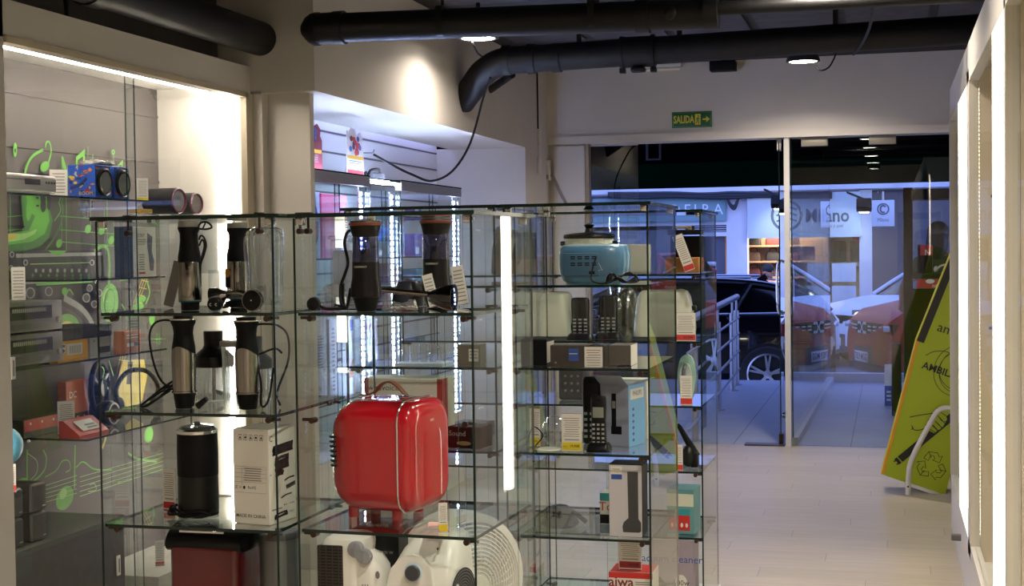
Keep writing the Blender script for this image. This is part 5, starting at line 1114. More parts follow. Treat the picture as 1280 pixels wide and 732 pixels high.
# white boxed item on the short shelf
yb_ = nY(178, 340, -3.2)
def art_son(m, X, w, h, sd):
    if sd == 'right': m.m(INK).text('SONY', .024, X @ tr(-.16 * w, .82 * h, 0), bold=.01); lines(m, -.34 * w, .05 * w, .62 * h, .76 * h, 4, X, .0003); m.m(mat('navy_print', '3a4763', .5)).poly([X @ V((a * w, b * h, .0003)) for a, b in ((.12, .88), (.34, .8), (.3, .5), (.4, .3), (.36, .1), (.2, .12), (.16, .4), (.1, .6))]); m.m(PAPER).rect(-.3 * w, .04 * h, .02 * w, .48 * h, X, .0006); lines(m, -.28 * w, 0, .12 * h, .46 * h, 7, X, .0009); m.m(REDP).rect(-.28 * w, .05 * h, 0, .09 * h, X, .0009)
    else: m.m(mat('navy_print', '3a4763', .5)).rect(-.5 * w, 0, .5 * w, h, X)
carton('white and navy box with a price list on the short niche shelf', (-3.22, yb_ - .02, zs1b), (.09, .2, atX(168, 283, -3.18).z - zs1b), 0, PAPER, art=art_son)
# amplifier stack
yA0, yA1 = 4.45, nY(77, 420, XS - .02)
AMP = mat('amp_dark', '4b4a47', .4, .3); AMPF = mat('amp_face', '5b5a56', .35, .4)
def amp(label, z, h, k):
    t = thing('amplifier', label, 'amplifier', (XS - .16, (yA0 + yA1) / 2, z), 0, 'stacked hifi amplifiers'); L = yA1 - yA0
    MB(AMP).box((0, 0, h / 2), (.28, L, h - .006), bev=.003).build('body', t)
    m = MB(AMPF).box((.141, 0, h / 2), (.006, L, h - .01), bev=.001); m.m(mat('amp_window', '131416', .15)).box((.1435, .02, h * .62), (.004, L * .62, h * .42), bev=.001)
    m.m(mat('amp_scale', '8d9082', .4))
    for j in range(26): m.box((.146, -.09 + .0085 * j, h * .7), (.001, .003, h * .12))
    m.m(AMP).box((.1435, .02, h * .2), (.004, L * .55, h * .2), bev=.001)
    m.build('front_panel', t)
    m = MB(ALU)
    for (yy, zz) in ((-L * .43, .3), (-L * .43, .6), (L * .43, .35)): m.lathe([(.011, 0), (.011, .008), (.009, .01), (0, .01)], (.144, yy, h * zz), 18, rot('Y', 90))
    m.build('knob', t)
    for yy in (-L * .4, L * .4): MB(BLACKM).box((.09, yy, .0), (.03, .03, .006)).build('foot', t)
hA = (atX(60, 374, XS - .02).z - zs2) / 2
amp('grey amplifier at the bottom of the stack on the niche shelf', zs2 + .003, hA - .001, 0)
amp('grey amplifier with a lit scale, on top of the stack', zs2 + hA + .004, hA - .004, 1)
price_tag(V((XS - .06, nY(23, 355, XS - .06), zs2 + 2 * hA)), .05, .125, 'white price card standing on the amplifier stack', None, None, 6, rz=40)
y0, y1 = nY(82, 440, XS - .03), nY(120, 440, XS - .03)
def art_bar(m, X, w, h, sd):
    if sd == 'right':
        m.m(PAPER).rect(-.22 * w, .22 * h, .3 * w, .82 * h, X); m.m(INKG)
        for k in range(14): m.rect((-.12 + .027 * k) * w, .3 * h, (-.12 + .027 * k + (.008 if k % 3 else .016)) * w, .7 * h, X, .0004)
        m.m(PAPER).rect(-.42 * w, .36 * h, -.26 * w, .84 * h, X); m.m(BLUP).disc(-.34 * w, .48 * h, .06 * w, .1 * h, X, .0005).rect(-.4 * w, .66 * h, -.28 * w, .8 * h, X, .0004)
hb = atX(100, 425, XS - .03).z - zs2
carton('yellow carton with a barcode label beside the amplifier stack', (XS - .155, (y0 + y1) / 2, zs2 + .0008), (.18, y1 - y0, hb), 0, mat('yellow_carton', 'd79a2a', .5), art=art_bar)
y2 = nY(148, 440, XS - .03)
carton('white and grey carton between the yellow carton and the orange card', (XS - .155, (y1 + y2) / 2 + .004, zs2 + .0008), (.18, y2 - y1 - .016, hb), 0, mat('carton_grey', 'a7a6a3', .5), art=lambda m, X, w, h, sd: (m.m(DGREY).rect(-.05 * w, .12 * h, .5 * w, .46 * h, X), m.m(INK).text('ion', .014, X @ tr(-.3 * w, .82 * h, .0003)))[0] if sd == 'right' else None)
t = carton('flat black box lying on the yellow carton and its grey neighbour', (XS - .155, (y0 + y2) / 2, zs2 + hb + .0016), (.2, y2 - y0 - .01, .05), 0, BLACKM)
t = carton('orange brown carton leaning at the right end of the amplifier shelf', (XS - .03, nY(162, 432, XS - .02), zs2), (.05, nY(173, 432, XS) - nY(150, 432, XS), .095), 3, mat('orange_card', 'b5652c', .55), art=lambda m, X, w, h, sd: (m.m(CREAM).rect(-.36 * w, .3 * h, .05 * w, .46 * h, X), m.m(DGREY).rect(.08 * w, .3 * h, .36 * w, .46 * h, X), lines(m, -.4 * w, .4 * w, .62 * h, .86 * h, 2, X, .0004, CREAM))[0] if sd == 'right' else None)
price_tag(V((XS - .13, nY(167, 412, XS - .13), zs2)), .05, .14, 'pale price card behind the orange brown carton', None, None, 6, rz=40)
# low shelf
def pack(label, px, py0, w, h, mt, art, z=zs3, x=XS - .05, d=.06, rz=0): return carton(label, (x, nY(px, 520, x), z), (d, w, h), rz, mt, art=art)
pack('flat red and dark pack lying at the left end of the low niche shelf', 48, 0, .33, .075, mat('pack_dark', '2d2c24', .5), lambda m, X, w, h, sd: (m.m(mat('pack_red', 'b42c34', .5)).rect(-.48 * w, .35 * h, .4 * w, .98 * h, X), m.m(CREAM), [m.disc((-.35 + .25 * k) * w, .75 * h, .02 * w, .08 * h, X, .0004, 8) for k in range(3)])[0] if sd == 'right' else None, x=-3.42).location.y = nY(48, 535, -3.39) + .06
pack('orange carton lettered DC standing behind the white price card', 92, 0, .17, .2, mat('pack_orange', 'b0502a', .5), lambda m, X, w, h, sd: (m.m(CREAM).text('DC', .04, X @ tr(-.2 * w, .7 * h, .0003), bold=.02), m.m(BLACKM).rect(-.5 * w, 0, .5 * w, .3 * h, X), m.m(ORGP), [m.disc((-.3 + .3 * k) * w, .16 * h, .09 * w, .08 * h, X, .0005) for k in range(3)])[0] if sd == 'right' else None, x=-3.42, d=.04)
price_tag(V((-3.3, nY(83, 530, -3.3), zs3 + .0008)), .07, .135, 'white price card with a grey foot in front of the orange carton', mat('band_grey', '8d8698', .5), '15,00€', 7, rz=48)
t = thing('wedge_pack', 'red wedge-shaped pack with a white label on the low niche shelf', 'pack', (-3.2, nY(114, 530, -3.17), zs3 + .0008))
m = MB(mat('wedge_red', 'b3332d', .45)).prism([(-.05, 0), (.045, 0), (.045, .012), (-.03, .07), (-.05, .07)], -.11, .11, FX); m.at(tr(.0085, 0, .0425) @ rot('Y', 37.7)); m.m(PAPER).box((0, .0, .0025), (.06, .13, .001)).m(INKG).box((0.0, .02, .0035), (.008, .07, .001)).box((0.016, .02, .0035), (.008, .07, .001)); m.build('body', t)
def headphones(label, l, rz, s=1):
    t = thing('headphones', label, 'headphones', l, rz, 'black headphones on the low niche shelf')
    MB(BLACK).tube([(-.075 * s, 0, .06 * s), (-.085 * s, 0, .12 * s), (-.05 * s, 0, .175 * s), (0, 0, .19 * s), (.05 * s, 0, .175 * s), (.085 * s, 0, .12 * s), (.075 * s, 0, .06 * s)], .01 * s, seg=10).build('headband', t)
    for sx in (-1, 1): MB(DGREY).lathe([(.034 * s, 0), (.042 * s, .008), (.044 * s, .03), (.03 * s, .036), (0, .036)], (sx * .06 * s, 0, .044 * s), 24, rot('Y', 90 * sx), sx=1, sy=.85).build('ear_cup', t)
headphones('black over-ear headphones standing at the right of the low niche shelf', (-3.3, nY(172, 500, -3.3), zs3 + .0008), 50, 1.15)
t = thing('round_headset', 'black round device with a silver rim between the red wedge pack and the headphones', 'device', (-3.3, nY(122, 520, -3.3) + .03, zs3 + .001)); MB(BLACK).lathe([(.05, 0), (.055, .01), (.055, .05), (.045, .06), (0, .06)], (0, 0, .0555), 28, rot('Y', 90)).m(ALU).lathe([(.045, .06), (.047, .064), (.04, .064), (.04, .06)], (0, 0, .0555), 28, rot('Y', 90), cap=False).build('body', t)
t = thing('steering_wheel', 'black game steering wheel standing behind the orange carton', 'steering wheel', (-3.40, nY(122, 500, -3.40) + .02, zs3 + .0008), 12)
R_ = .11; CZ = .15
m = MB(BLACKM).tube([(.012 * 0, R_ * math.cos(a), CZ + R_ * math.sin(a)) for a in [2 * PI * k / 32 for k in range(32)]], .013, seg=10, sm=False, closed=True); m.build('rim', t)
m = MB(BLACK)
for a in (90, 210, 330): m.tube([(0, 0, CZ), (0, R_ * math.cos(math.radians(a + 60 * 0)), CZ - R_ * math.sin(math.radians(a)))], .012, sm=False)
m.lathe([(.04, -.02), (.045, 0), (.04, .02), (0, .022)], (0, 0, CZ), 24, rot('Y', 90)); m.build('hub', t)
MB(BLACKM).box((-.03, 0, .012), (.1, .16, .024), bev=.006).cyl((-.03, 0, .02), (-.01, 0, CZ), .025).build('base', t)
# base cabinet with speakers
yb0, yb1 = 4.42, nY(156, 643, -3.08); zb_ = atX(156, 643, -3.08).z
t = thing('dark_chest', 'long dark grained chest standing on the floor of the painted niche', 'chest', (-3.28, (yb0 + yb1) / 2, 0)); BW = mat('black_oak', '332e2b', .5, var=.3, scale=25)
MB(BW).b2((-.18, -(yb1 - yb0) / 2, 0), (.195, (yb1 - yb0) / 2, zb_ - .02)).build('carcass', t, smooth=0); MB(mat('chest_top', '3f4038', .45)).b2((-.19, -(yb1 - yb0) / 2, zb_ - .02), (.2, (yb1 - yb0) / 2, zb_)).build('top', t, smooth=0)
SPK = mat('pc_speaker', '35322f', .45)
def cube_sp(label, y, z, x=XS - .06):
    t = thing('small_speaker', label, 'speaker', (x, y, z), 0, 'small dark stacked speakers')
    MB(SPK).box((0, 0, .055), (.12, .1, .11), bev=.014, seg=4).build('cabinet', t); MB(mat('speaker_cloth', '242222', .9)).box((.059, 0, .055), (.006, .085, .095), bev=.003).build('grille', t); MB(ALU).box((.0625, .025, .02), (.002, .018, .004)).build('badge', t)
ysp = nY(50, 660, XS); 
for (dy, dz, lb) in ((0, 0, 'small dark speaker at the lower right of the stack on the dark chest'), (0, .112, 'small dark speaker at the upper right of the stack on the dark chest'), (-.15, 0, 'small dark speaker at the lower left of the stack on the dark chest'), (-.15, .112, 'small dark speaker at the upper left of the stack under the blue ball')): cube_sp(lb, ysp + dy, zb_ + dz)
t = thing('blue_ball', 'blue ball lamp on the small dark speakers at the niche edge', 'ball', (XS - .04, nY(4, 557, XS - .04), zb_ + .222)); zb2 = atX(4, 557, XS - .04).z - (zb_ + .222)
MB(mat('ball_blue', '5aa6c8', .35)).ball((0, 0, zb2), .072).build('globe', t); MB(WPL).cyl((0, 0, 0), (0, 0, zb2 - .06), .02, .012).build('stand', t)
price_tag(V((XS + .03, nY(13, 600, XS + .03), zb_ + .2235)), .04, .1, 'white price card with a red foot below the blue ball', REDP, '5,00€', 5, rz=48)
price_tag(V((-3.2, nY(200, 706, -3.2), max(.0, atX(200, 706, -3.2).z) + .001)), .04, .11, 'white price card with a red line on the low plinth of the painted niche', REDP, None, 7, rz=30, wide=.1)
t = carton('low white plinth on the niche floor right of the dark chest', (-3.27, 5.85, 0), (.36, .6, max(.05, atX(200, 706, -3.2).z)), 0, mat('plinth_white', 'b9b5ae', .5), name='plinth', cat='plinth')
for (px, y0, y1, lb, dx) in ((17, 446, 474, 'small white pull handle on the left glass pane of the painted niche', -.05), (149, 694, 719, 'small white pull handle on the painted niche glass, low beside the first case', -.045)):
    a, b = atX(px, y0, XN + dx + .012), atX(px, y1, XN + dx + .012)
    t = thing('pull_handle', lb, 'handle', (a.x - .0085, a.y, b.z), 0); MB(WPL).box((.004, 0, (a.z - b.z) / 2), (.007, .026, a.z - b.z), bev=.002).m(GREY).box((.008, 0, (a.z - b.z) / 2), (.002, .008, (a.z - b.z) * .7)).build('plate', t)
# LED lines of the painted niche, the left one added
t = thing('led_strip', 'warm light strip along the top front of the painted niche', 'light strip', (XN - .15, 4.36, 2.316), 0, 'warm light strips of the painted niche')
MB(WARM).b2((-.008, .01, 0), (.008, YP - 4.40, .012)).build('diffuser', t, smooth=0)
t = thing('led_strip', 'warm light strip up the right front edge of the painted niche', 'light strip', (XN - .11, YP - .03, .1), 0, 'warm light strips of the painted niche')
MB(WARM).b2((-.008, -.006, 0), (.008, .004, 2.2)).build('diffuser', t, smooth=0)

t = thing('led_strip', 'added warm light strip, unseen behind the left stile of the painted niche', 'light strip', (XN - .09, 4.385, .1), 0, 'warm light strips of the painted niche')
MB(emit('added_niche_led', 'fff0de', 26)).b2((-.006, -.006, 0), (.006, .004, 2.2)).build('diffuser', t, smooth=0)  # strip added out of sight to brighten the mural and amplifier fronts

# ================================================================== lit showcases in the second niche
ZW = atX(430, 497, -2.84).z
COOL2 = emit('cool_led_soft', 'c4d0ff', 130)
def showcase(label, y0, y1, zt, rail, leds, seed, base_h=.48):
    x1, x0 = -2.78, -3.32; L = y1 - y0
    t = thing('lit_showcase', label, 'showcase', ((x0 + x1) / 2, (y0 + y1) / 2, 0), 0, 'lit glass showcases along the slatted wall'); w, l = (x1 - x0) / 2, L / 2
    MB(WHITE).b2((-w, -l, 0), (w, l, base_h)).build('base_cabinet', t, smooth=0)
    MB(SHELFG).b2((-w, -l, zt - .008), (w + .01, l, zt), edge=EDGE).build('glass_top', t, smooth=0)
    if rail: MB(ALU).b2((w - .03, -l, zt - .062), (w + .008, l, zt - .009)).build('top_rail', t, smooth=0)
    for yy in (-l + .003, l - .003): MB(GLASS).b2((-w, yy - .003, base_h), (w, yy + .003, zt - .009), edge=EDGE).build('side_panel', t, smooth=0)
    for (a, b, xx) in ((-l + .01, .02, w - .004), (-.02, l - .01, w - .014)): MB(GLASS).b2((xx - .003, a, base_h), (xx + .003, b, zt - .064), edge=EDGE).build('door_pane', t, smooth=0)
    for z in (ZW, 1.27, 1.52): MB(SHELFG).b2((-w + .01, -l + .01, z - .008), (w - .025, l - .01, z), edge=EDGE).build('shelf', t, smooth=0)
    m = MB(COOL2).b2((w - .062, -l + .02, zt - .022), (w - .05, l - .02, zt - .012)); m.build('top_light', t, smooth=0)
    for yy in leds:
        m = MB(COOL)
        for k in range(int((zt - .07 - base_h) / .034)): m.box((w - .03, yy, base_h + .03 + .034 * k), (.009, .012, .02))
        m.m(ALU).b2((w - .046, yy - .009, base_h), (w - .035, yy + .009, zt - .063)); m.build('led_strip', t, smooth=0)
    return t
ysh = [6.5, 7.40, 7.42, 7.90, 7.92, 9.13]
lshow = lambda k: 0
showcase('lit glass showcase nearest the grey pillar, with a pink box inside', ysh[0], ysh[1], 1.972, True, (.40,), 1)
showcase('narrow lit glass showcase carrying the metal power supply', ysh[2], ysh[3], 1.962, False, (.19,), 2)
showcase('long lit glass showcase at the door end of the slatted wall', ysh[4], ysh[5], 1.972, True, (.55,), 3)
def art_bosch(m, X, w, h, sd):
    if sd == 'right':
        m.m(mat('faded_red', '9a5a58', .6)).text('BOSCH', h * .115, X @ tr(-.02 * w, h * .16, 0), bold=.012)
        lines(m, -w * .1, w * .35, h * .4, h * .8, 12, X, .0003); m.m(GREY).rect(-w * .42, h * .76, -w * .2, h * .96, X).rect(-w * .42, h * .38, -w * .25, h * .48, X)
def art_post(m, X, w, h, sd):
    if sd != 'right': return
    R = random.Random(5); m.m(BLUP).rect(.3 * w, .82 * h, .42 * w, .96 * h, X); m.m(INKG)
    for k in range(9):
        x, y = R.uniform(-.35, .2) * w, R.uniform(.2, .9) * h; m.disc(x, y, .05 * w, .012 * h, X).ribbon([X @ V((x, y, .0004)), X @ V((x + .1 * w, y + .04 * h, .0004)), X @ V((x + .16 * w, y - .03 * h, .0004))], .004, (1, 0, 0))
    m.m(mat('pale_grey_art', 'a9aaa6', .5)).ribbon([X @ V((-.2 * w, .92 * h, .0005)), X @ V((-.05 * w, .8 * h, .0005)), X @ V((-.1 * w, .62 * h, .0005))], .014, (1, 0, 0)).m(INK).rect(-.2 * w, .58 * h, .1 * w, .595 * h, X, .0006).rect(-.22 * w, .46 * h, -.05 * w, .5 * h, X, .0006)
    m.m(ORGP).poly([X @ V((.25 * w, .22 * h, .0004)), X @ V((.42 * w, .22 * h, .0004)), X @ V((.42 * w, .46 * h, .0004)), X @ V((.3 * w, .4 * h, .0004))])
    lines(m, -w * .42, -w * .3, .1 * h, .9 * h, 16, X, .0003)

def wallbox(label, p0, p1, ytop, mt, art, x=-2.86, d=.1, z=None):
    a_, b_ = atX(p0, 450, x), atX(p1, 450, x); z = ZW if z is None else z
    return carton(label, (x - d / 2, (a_.y + b_.y) / 2, z + .0008), (d, b_.y - a_.y, atX((p0 + p1) / 2, ytop, x).z - z), 0, mt, art=art)
wallbox('pale carton with faded red lettering in the showcase nearest the grey pillar', 378, 409, 398, mat('pale_carton', 'bfbdb5', .6), art_bosch)
wallbox('white carton printed with appliance drawings, standing left of the tall red-cornered carton', 412, 444, 397, mat('poster_white', 'd3d6cc', .5), art_post)
wallbox('tall white carton with a red corner label in the narrow lit showcase', 455, 472, 398, PAPER, lambda m, X, w, h, sd: (m.m(mat('dull_red', 'a03a3a', .5)).rect(-w * .48, h * .84, w * .1, h * .97, X), m.m(CREAM).text('sd', .03, X @ tr(-.2 * w, .9 * h, .0003)))[0] if sd == 'right' else None)
R = random.Random(11)
goods = [('d02c68', 'pink'), ('3a6fc0', 'blue'), ('c33a3a', 'red'), ('d8d8dc', 'white'), ('5a3f8a', 'violet'), ('2a2a30', 'black'), ('c9873a', 'orange'), ('8fa0b8', 'pale blue'), ('7a2f3a', 'wine red'), ('4f7f8a', 'teal')]
rowname = {1.27: 'middle', 1.52: 'high'}
for (ya_, yb_, nm) in ((6.56, 7.36, 'showcase nearest the grey pillar'), (7.46, 7.86, 'narrow lit showcase'), (7.98, 9.06, 'long lit showcase')):
    for z in (1.27, 1.52):
        y = ya_; k = 0; used = set()
        while y < yb_ - .1:
            w = R.uniform(.12, .24); h = R.uniform(.1, .22)
            if y + w > yb_: break
            ch = [g for g in goods if g[1] not in used]
            if not ch: break
            c, cn = R.choice(ch); used.add(cn)
            if z == 1.52 and nm.startswith('showcase nearest'): y += w + .1; k += 1; continue
            if R.random() < .82:
                carton('%s box on the %s shelf of the %s' % (cn, rowname[z], nm), (-3.08 + R.uniform(-.03, .05), y + w / 2, z + .001), (.14, w * .92, h), R.uniform(-5, 5), mat('goods_' + cn.replace(' ', '_'), c, .45), group='boxed goods in the lit showcases',
                       art=lambda m, X, w, h, sd: (m.m(PAPER).rect(-.4 * w, .1 * h, .1 * w, .4 * h, X), m.m(INKG).rect(-.36 * w, .6 * h, .3 * w, .72 * h, X), m.m(DGREY).disc(.25 * w, .35 * h, .14 * w, .2 * h, X))[0] if sd == 'right' else None)
            y += w + R.uniform(.03, .1); k += 1
hq = atX(421, 243.5, -2.84).z - 1.52
wallbox('pink box with a dark picture seen above the first glass cases', 405, 437, 243.5, mat('pink_box', 'cf2a68', .45), lambda m, X, w, h, sd: m.m(mat('pink_box_picture', '4a5a7a', .4)).rect(.06 * w, .05 * h, .46 * w, .72 * h, X) if sd == 'right' else None, x=-2.85, z=1.52)
wallbox('pale blue box with a round picture left of the pink box', 390, 403, 240, mat('pale_blue_box', 'a8b8dc', .45), lambda m, X, w, h, sd: (m.m(BLUP).disc(0, .5 * h, .36 * w, .3 * h, X), m.m(REDP).disc(.06 * w, .4 * h, .16 * w, .1 * h, X, .0004))[0] if sd == 'right' else None, x=-2.85, z=1.52)
# card standees and the power supply on top
def standee(label, px, py0, py1, w, col, seed):
    p = atX(px, py1, -2.86); h = atX(px, py0, -2.86).z - 1.973
    t = thing('card_standee', label, 'card display', (-2.9, p.y, 1.973), 0); R = random.Random(seed)
    P = [(-w / 2, 0), (w / 2, 0), (w / 2, .62 * h), (.42 * w, .7 * h), (.46 * w, .82 * h), (.3 * w, .93 * h), (.12 * w, .85 * h), (0, .97 * h), (-.2 * w, h), (-.34 * w, .9 * h), (-.46 * w, .92 * h), (-w / 2, .7 * h)]
    X = tr(.004, 0, 0) @ AX
    m = MB(col).prism(P, -.004, 0, X)
    for k in range(16): m.m([mat('st_red', 'b23138', .5), mat('st_brown', '6a3a38', .5), mat('st_gold', 'd2a33a', .5), mat('st_blue', '4a5a9a', .5), CREAM][R.randrange(5)]).disc(R.uniform(-.34, .34) * w, R.uniform(.48, .82) * h, .09 * w, .06 * h, X, .0004 + .0001 * k, 9)
    m.m(mat('st_red', 'b23138', .5)).rect(-.48 * w, .0, .48 * w, .14 * h, X, .0004).m(mat('st_gold', 'd2a33a', .5)).rect(-.48 * w, .36 * h, .48 * w, .43 * h, X, .0004).m(INKG); lines(m, -.4 * w, .4 * w, .17 * h, .34 * h, 4, X, .0005)
    m.build('card', t, smooth=0); MB(PAPER).prism([(0, 0), (.07, 0), (0, .8 * h)], -.003, .003, tr(0, 0, 0) @ rot('Z', 180) @ FX).build('strut', t, smooth=0)
standee('tall colourful card display beside the grey pillar on the lit showcase', 397, 148, 207, .3, mat('standee_wine', '7a3040', .5), 3)
standee('white and red card display leaning on the lit showcase top', 452, 160, 213, .26, mat('standee_white', 'cfc9cb', .5), 8)
p = atX(474, 218, -2.9)
t = thing('power_supply', 'metal power supply box with black leads on the narrow lit showcase', 'power supply', (-2.95, p.y, 1.963))
MB(mat('psu_metal', '8c8f96', .35, .7)).box((0, 0, .025), (.1, .2, .05), bev=.002).build('case', t)
m = MB(RUBBER).tube([(0, -.11, .03), (.03, -.16, .05), (.02, -.24, .02), (.0, -.3, .008)], .006).tube([(.02, -.11, .03), (.05, -.14, .06), (.06, -.05, .07), (.05, .02, .058)], .008); m.build('lead', t)
tag(MB(mat('hook_grey', '8a8a90', .4, .5)).tube([(0, 0, .0), (.06, .02, 0), (.12, .04, .0), (.13, .05, .02)], .004).box((.0, 0, 0), (.006, .08, .03)).build('slat_hook', loc=(XB + .004, atX(440, 190, XB).y, atX(440, 191, XB).z)), 'grey metal hook on the slatted wall behind the white and red card display', 'hook')

# ================================================================== white wall showcase along the right
XR = .322
rY = lambda px: atX(px, 300, XR).y
yend = rY(1188)
t = thing('wall_showcase', 'long white built-in showcase with lit glass doors along the right wall', 'showcase', (XR, yend, 0))
def rb(m, ya, yb, x0, x1, z0, z1): return m.b2((x0, ya - yend, z0), (x1, yb - yend, z1))
FRW = mat('frame_white', 'd9d3c9', .35)
zt_r, zb_r = 2.27, .24
rb(MB(FRW), .3, yend, 0, .55, 0, zb_r).build('base_cabinet', t, smooth=0)
rb(MB(FRW), .3, yend, 0, .55, zt_r, zt_r + .12).build('top_box', t, smooth=0)
rb(MB(mat('lit_back', 'e8dcc8', .6)), .3, yend, .53, .55, zb_r, zt_r).build('back_panel', t, smooth=0)
rb(MB(FRW), yend - .03, yend, 0, .53, zb_r, zt_r).build('end_panel', t, smooth=0)
rb(MB(FRW), yend - .07, yend, -.004, .035, zb_r, zt_r).build('stile', t, smooth=0)
edges = [(1210, 1213), (1257, 1259)]
for a, b in edges: rb(MB(FRW), rY(b), rY(a), -.004, .035, zb_r, zt_r).build('stile', t, smooth=0)
for a in (2.0, 1.2): rb(MB(FRW), a, a + .05, -.004, .035, zb_r, zt_r).build('stile', t, smooth=0)
rb(MB(FRW), .3, yend, -.004, .035, zt_r - .05, zt_r).build('top_rail', t, smooth=0); rb(MB(FRW), .3, yend, -.004, .035, zb_r, zb_r + .06).build('bottom_rail', t, smooth=0)
ys_ = [yend - .02, rY(1213), rY(1259), 2.02, 1.22, .3]
for a, b in zip(ys_[1:], ys_[:-1]): rb(MB(CABG), a + .03, b - .03, .012, .017, zb_r + .06, zt_r - .05).build('door_pane', t, smooth=0)
for z in (.75, 1.2, 1.66): rb(MB(SHELFG), .35, yend - .05, .09, .5, z - .008, z).build('shelf', t, smooth=0)
WRM = mat('warm_partition', 'e6d6bf', .6)
for yy in (rY(1213), rY(1259), 2.02, 1.22): rb(MB(WRM), yy - .01, yy + .01, .036, .53, zb_r, zt_r).build('partition', t, smooth=0)
LWH = emit('led_profile', 'fff3e0', 12)
for px in (1205, 1251):
    y = atX(px, 300, XR + .02).y - yend; MB(LWH).b2((.004, y - .03, zb_r + .06), (.034, y + .03, zt_r - .05)).m(FRW).b2((-.003, y + .0302, zb_r + .06), (.038, y + .036, zt_r - .05)).b2((.0342, y - .03, zb_r + .06), (.038, y + .036, zt_r - .05)).build('light_profile', t, smooth=0)  # opaque white backs added to keep the strips' glow out of the window glass
WB = emit('warm_bead', 'ffe9c8', 18)
for px in (1194.5, 1224.5, 1266):
    m = MB(WB); y = atX(px, 300, XR + .045).y - yend
    for k in range(110): m.b2((.04, y - .005, .32 + .0172 * k), (.05, y + .005, .32 + .0172 * k + .008))
    m.m(ALU).b2((.05, y - .012, zb_r), (.056, y + .012, zt_r)); m.build('led_strip', t, smooth=0)
MB(mat('lock_grey', '6f6e6c', .4, .6)).box((-.02, rY(1200) - yend, atX(1199, 662, XR).z), (.05, .03, .03), bev=.005).build('lock', t)
for (px, py) in ((1233, 245), (1230, 409)): MB(mat('lock_grey', '6f6e6c', .4, .6)).box((.05, rY(px) - yend, atX(px, py, XR).z), (.07, .03, .012), bev=.003).build('shelf_clip', t)
# ================================================================== green lamp-recycling box on its white tube stand
a = atY(1101, 592, 9.2); b = atY(1181, 620, 9.2)
tl = -math.degrees(math.atan2(b.z - a.z, b.x - a.x))
t = thing('recycling_box', 'tilted lime green lamp recycling box lettered AMBILAMP by the window', 'recycling box', (a.x, 9.2, a.z), 0)
LIME = mat('lime_green', '9aaa12', .45); K = mat('banner_black', '15160f', .5)
u = mpp(1145, 9.2); T = rot('Y', tl); X = T @ FX
inv = T.inverted()
def bp(px, py, dz=.002):           # picture point on the front face, in the box's own flat coordinates
    p = inv @ (atY(px, py, 9.2) - t.location); return V((p.x, p.z, dz))
A_, B_, C_, D_ = bp(1101, 592), bp(1145, 425), bp(1192, 308), bp(1181, 620)
off = D_ - A_
outl = [A_, D_, D_ + (B_ - A_), D_ + (C_ - A_), C_, B_]
MB(LIME).prism([(p.x, p.y) for p in outl], -.2, 0, X).build('body', t, smooth=0)
def strip(m, p, q, w0, w1, z):     # band along an edge, from w0 to w1 inside it
    d = (q - p).normalized(); n_ = V((d.y, -d.x, 0)); m.prism([((p + n_ * w0).x, (p + n_ * w0).y), ((p + n_ * w1).x, (p + n_ * w1).y), ((q + n_ * w1).x, (q + n_ * w1).y), ((q + n_ * w0).x, (q + n_ * w0).y)][::-1], -.004, z, X); return m
strip(strip(MB(mat('banner_orange', 'd98a1c', .5)), A_, B_, .004, .018, .003).m(mat('banner_yellow', 'd9d04a', .5)), A_, B_, -.003, .003, .002).build('edge_strip', t, smooth=0)
strip(strip(MB(K), B_, C_, .004, .05, .003).m(mat('banner_yellow', 'd9d04a', .5)), B_, C_, -.006, .003, .004).build('tube_slot', t, smooth=0)
MB(WPL).prism([((A_ + off * .38).x, -.012), ((D_).x, -.012), (D_.x, .008), ((A_ + off * .38).x, .008)], -.03, .012, X).build('base_rail', t, smooth=0)
m = MB(K)
def bs(pts, w, sm=True, closed=False): m.ribbon([X @ bp(*q) for q in pts], w, T.to_3x3() @ V((0, -1, 0)), sm=sm, closed=closed)
q = bp(1172, 408); m.text('ambilamp', .085, X @ tr(q.x, q.y, .002), align='LEFT')
q = bp(1153, 456); m.text('AMBILAMP', .062, X @ tr(q.x, q.y, .002), align='LEFT', bold=.02)
cq = bp(1196, 463)
for (rx, ry, dx) in ((.135, .16, 0), (.115, .135, .012), (.125, .12, .02)): m.ribbon([X @ V((cq.x + dx + rx * math.cos(w_), cq.y + ry * math.sin(w_), .0022)) for w_ in [2 * PI * k / 36 for k in range(36)]], .0035, T.to_3x3() @ V((0, -1, 0)), sm=False, closed=True)
bs([(1157, 444), (1168, 439), (1182, 439), (1192, 444)], .004)
# hand holding a tube
d0, d1 = bp(1121, 577), bp(1189, 521)
dv = (d1 - d0).normalized(); nv = V((-dv.y, dv.x, 0))
m.poly([X @ (d0 + nv * .022), X @ (d0 - nv * .022), X @ (d1 - nv * .022 + dv * .06), X @ (d1 + nv * .022 + dv * .06)])
m.m(LIME).poly([X @ (d0 + nv * .022 + dv * .02 + V((0, 0, .0004))), X @ (d0 - nv * .022 + dv * .02 + V((0, 0, .0004))), X @ (d0 - nv * .022 + dv * .026 + V((0, 0, .0004))), X @ (d0 + nv * .022 + dv * .026 + V((0, 0, .0004)))])
m.m(K)
for s_ in (.012, -.012): m.poly([X @ (d0 + nv * (s_ + .004)), X @ (d0 + nv * (s_ - .004)), X @ (d0 + nv * (s_ - .004) - dv * .012), X @ (d0 + nv * (s_ + .004) - dv * .012)])
m.m(LIME)
m.poly([X @ bp(*q_, .0028) for q_ in ((1160, 531), (1176, 515), (1182, 517), (1184, 524), (1178, 534), (1168, 541), (1161, 538))])
m.m(K)
_bp = bp
bp = lambda px, py, dz=.0032: _bp(px, py, dz)
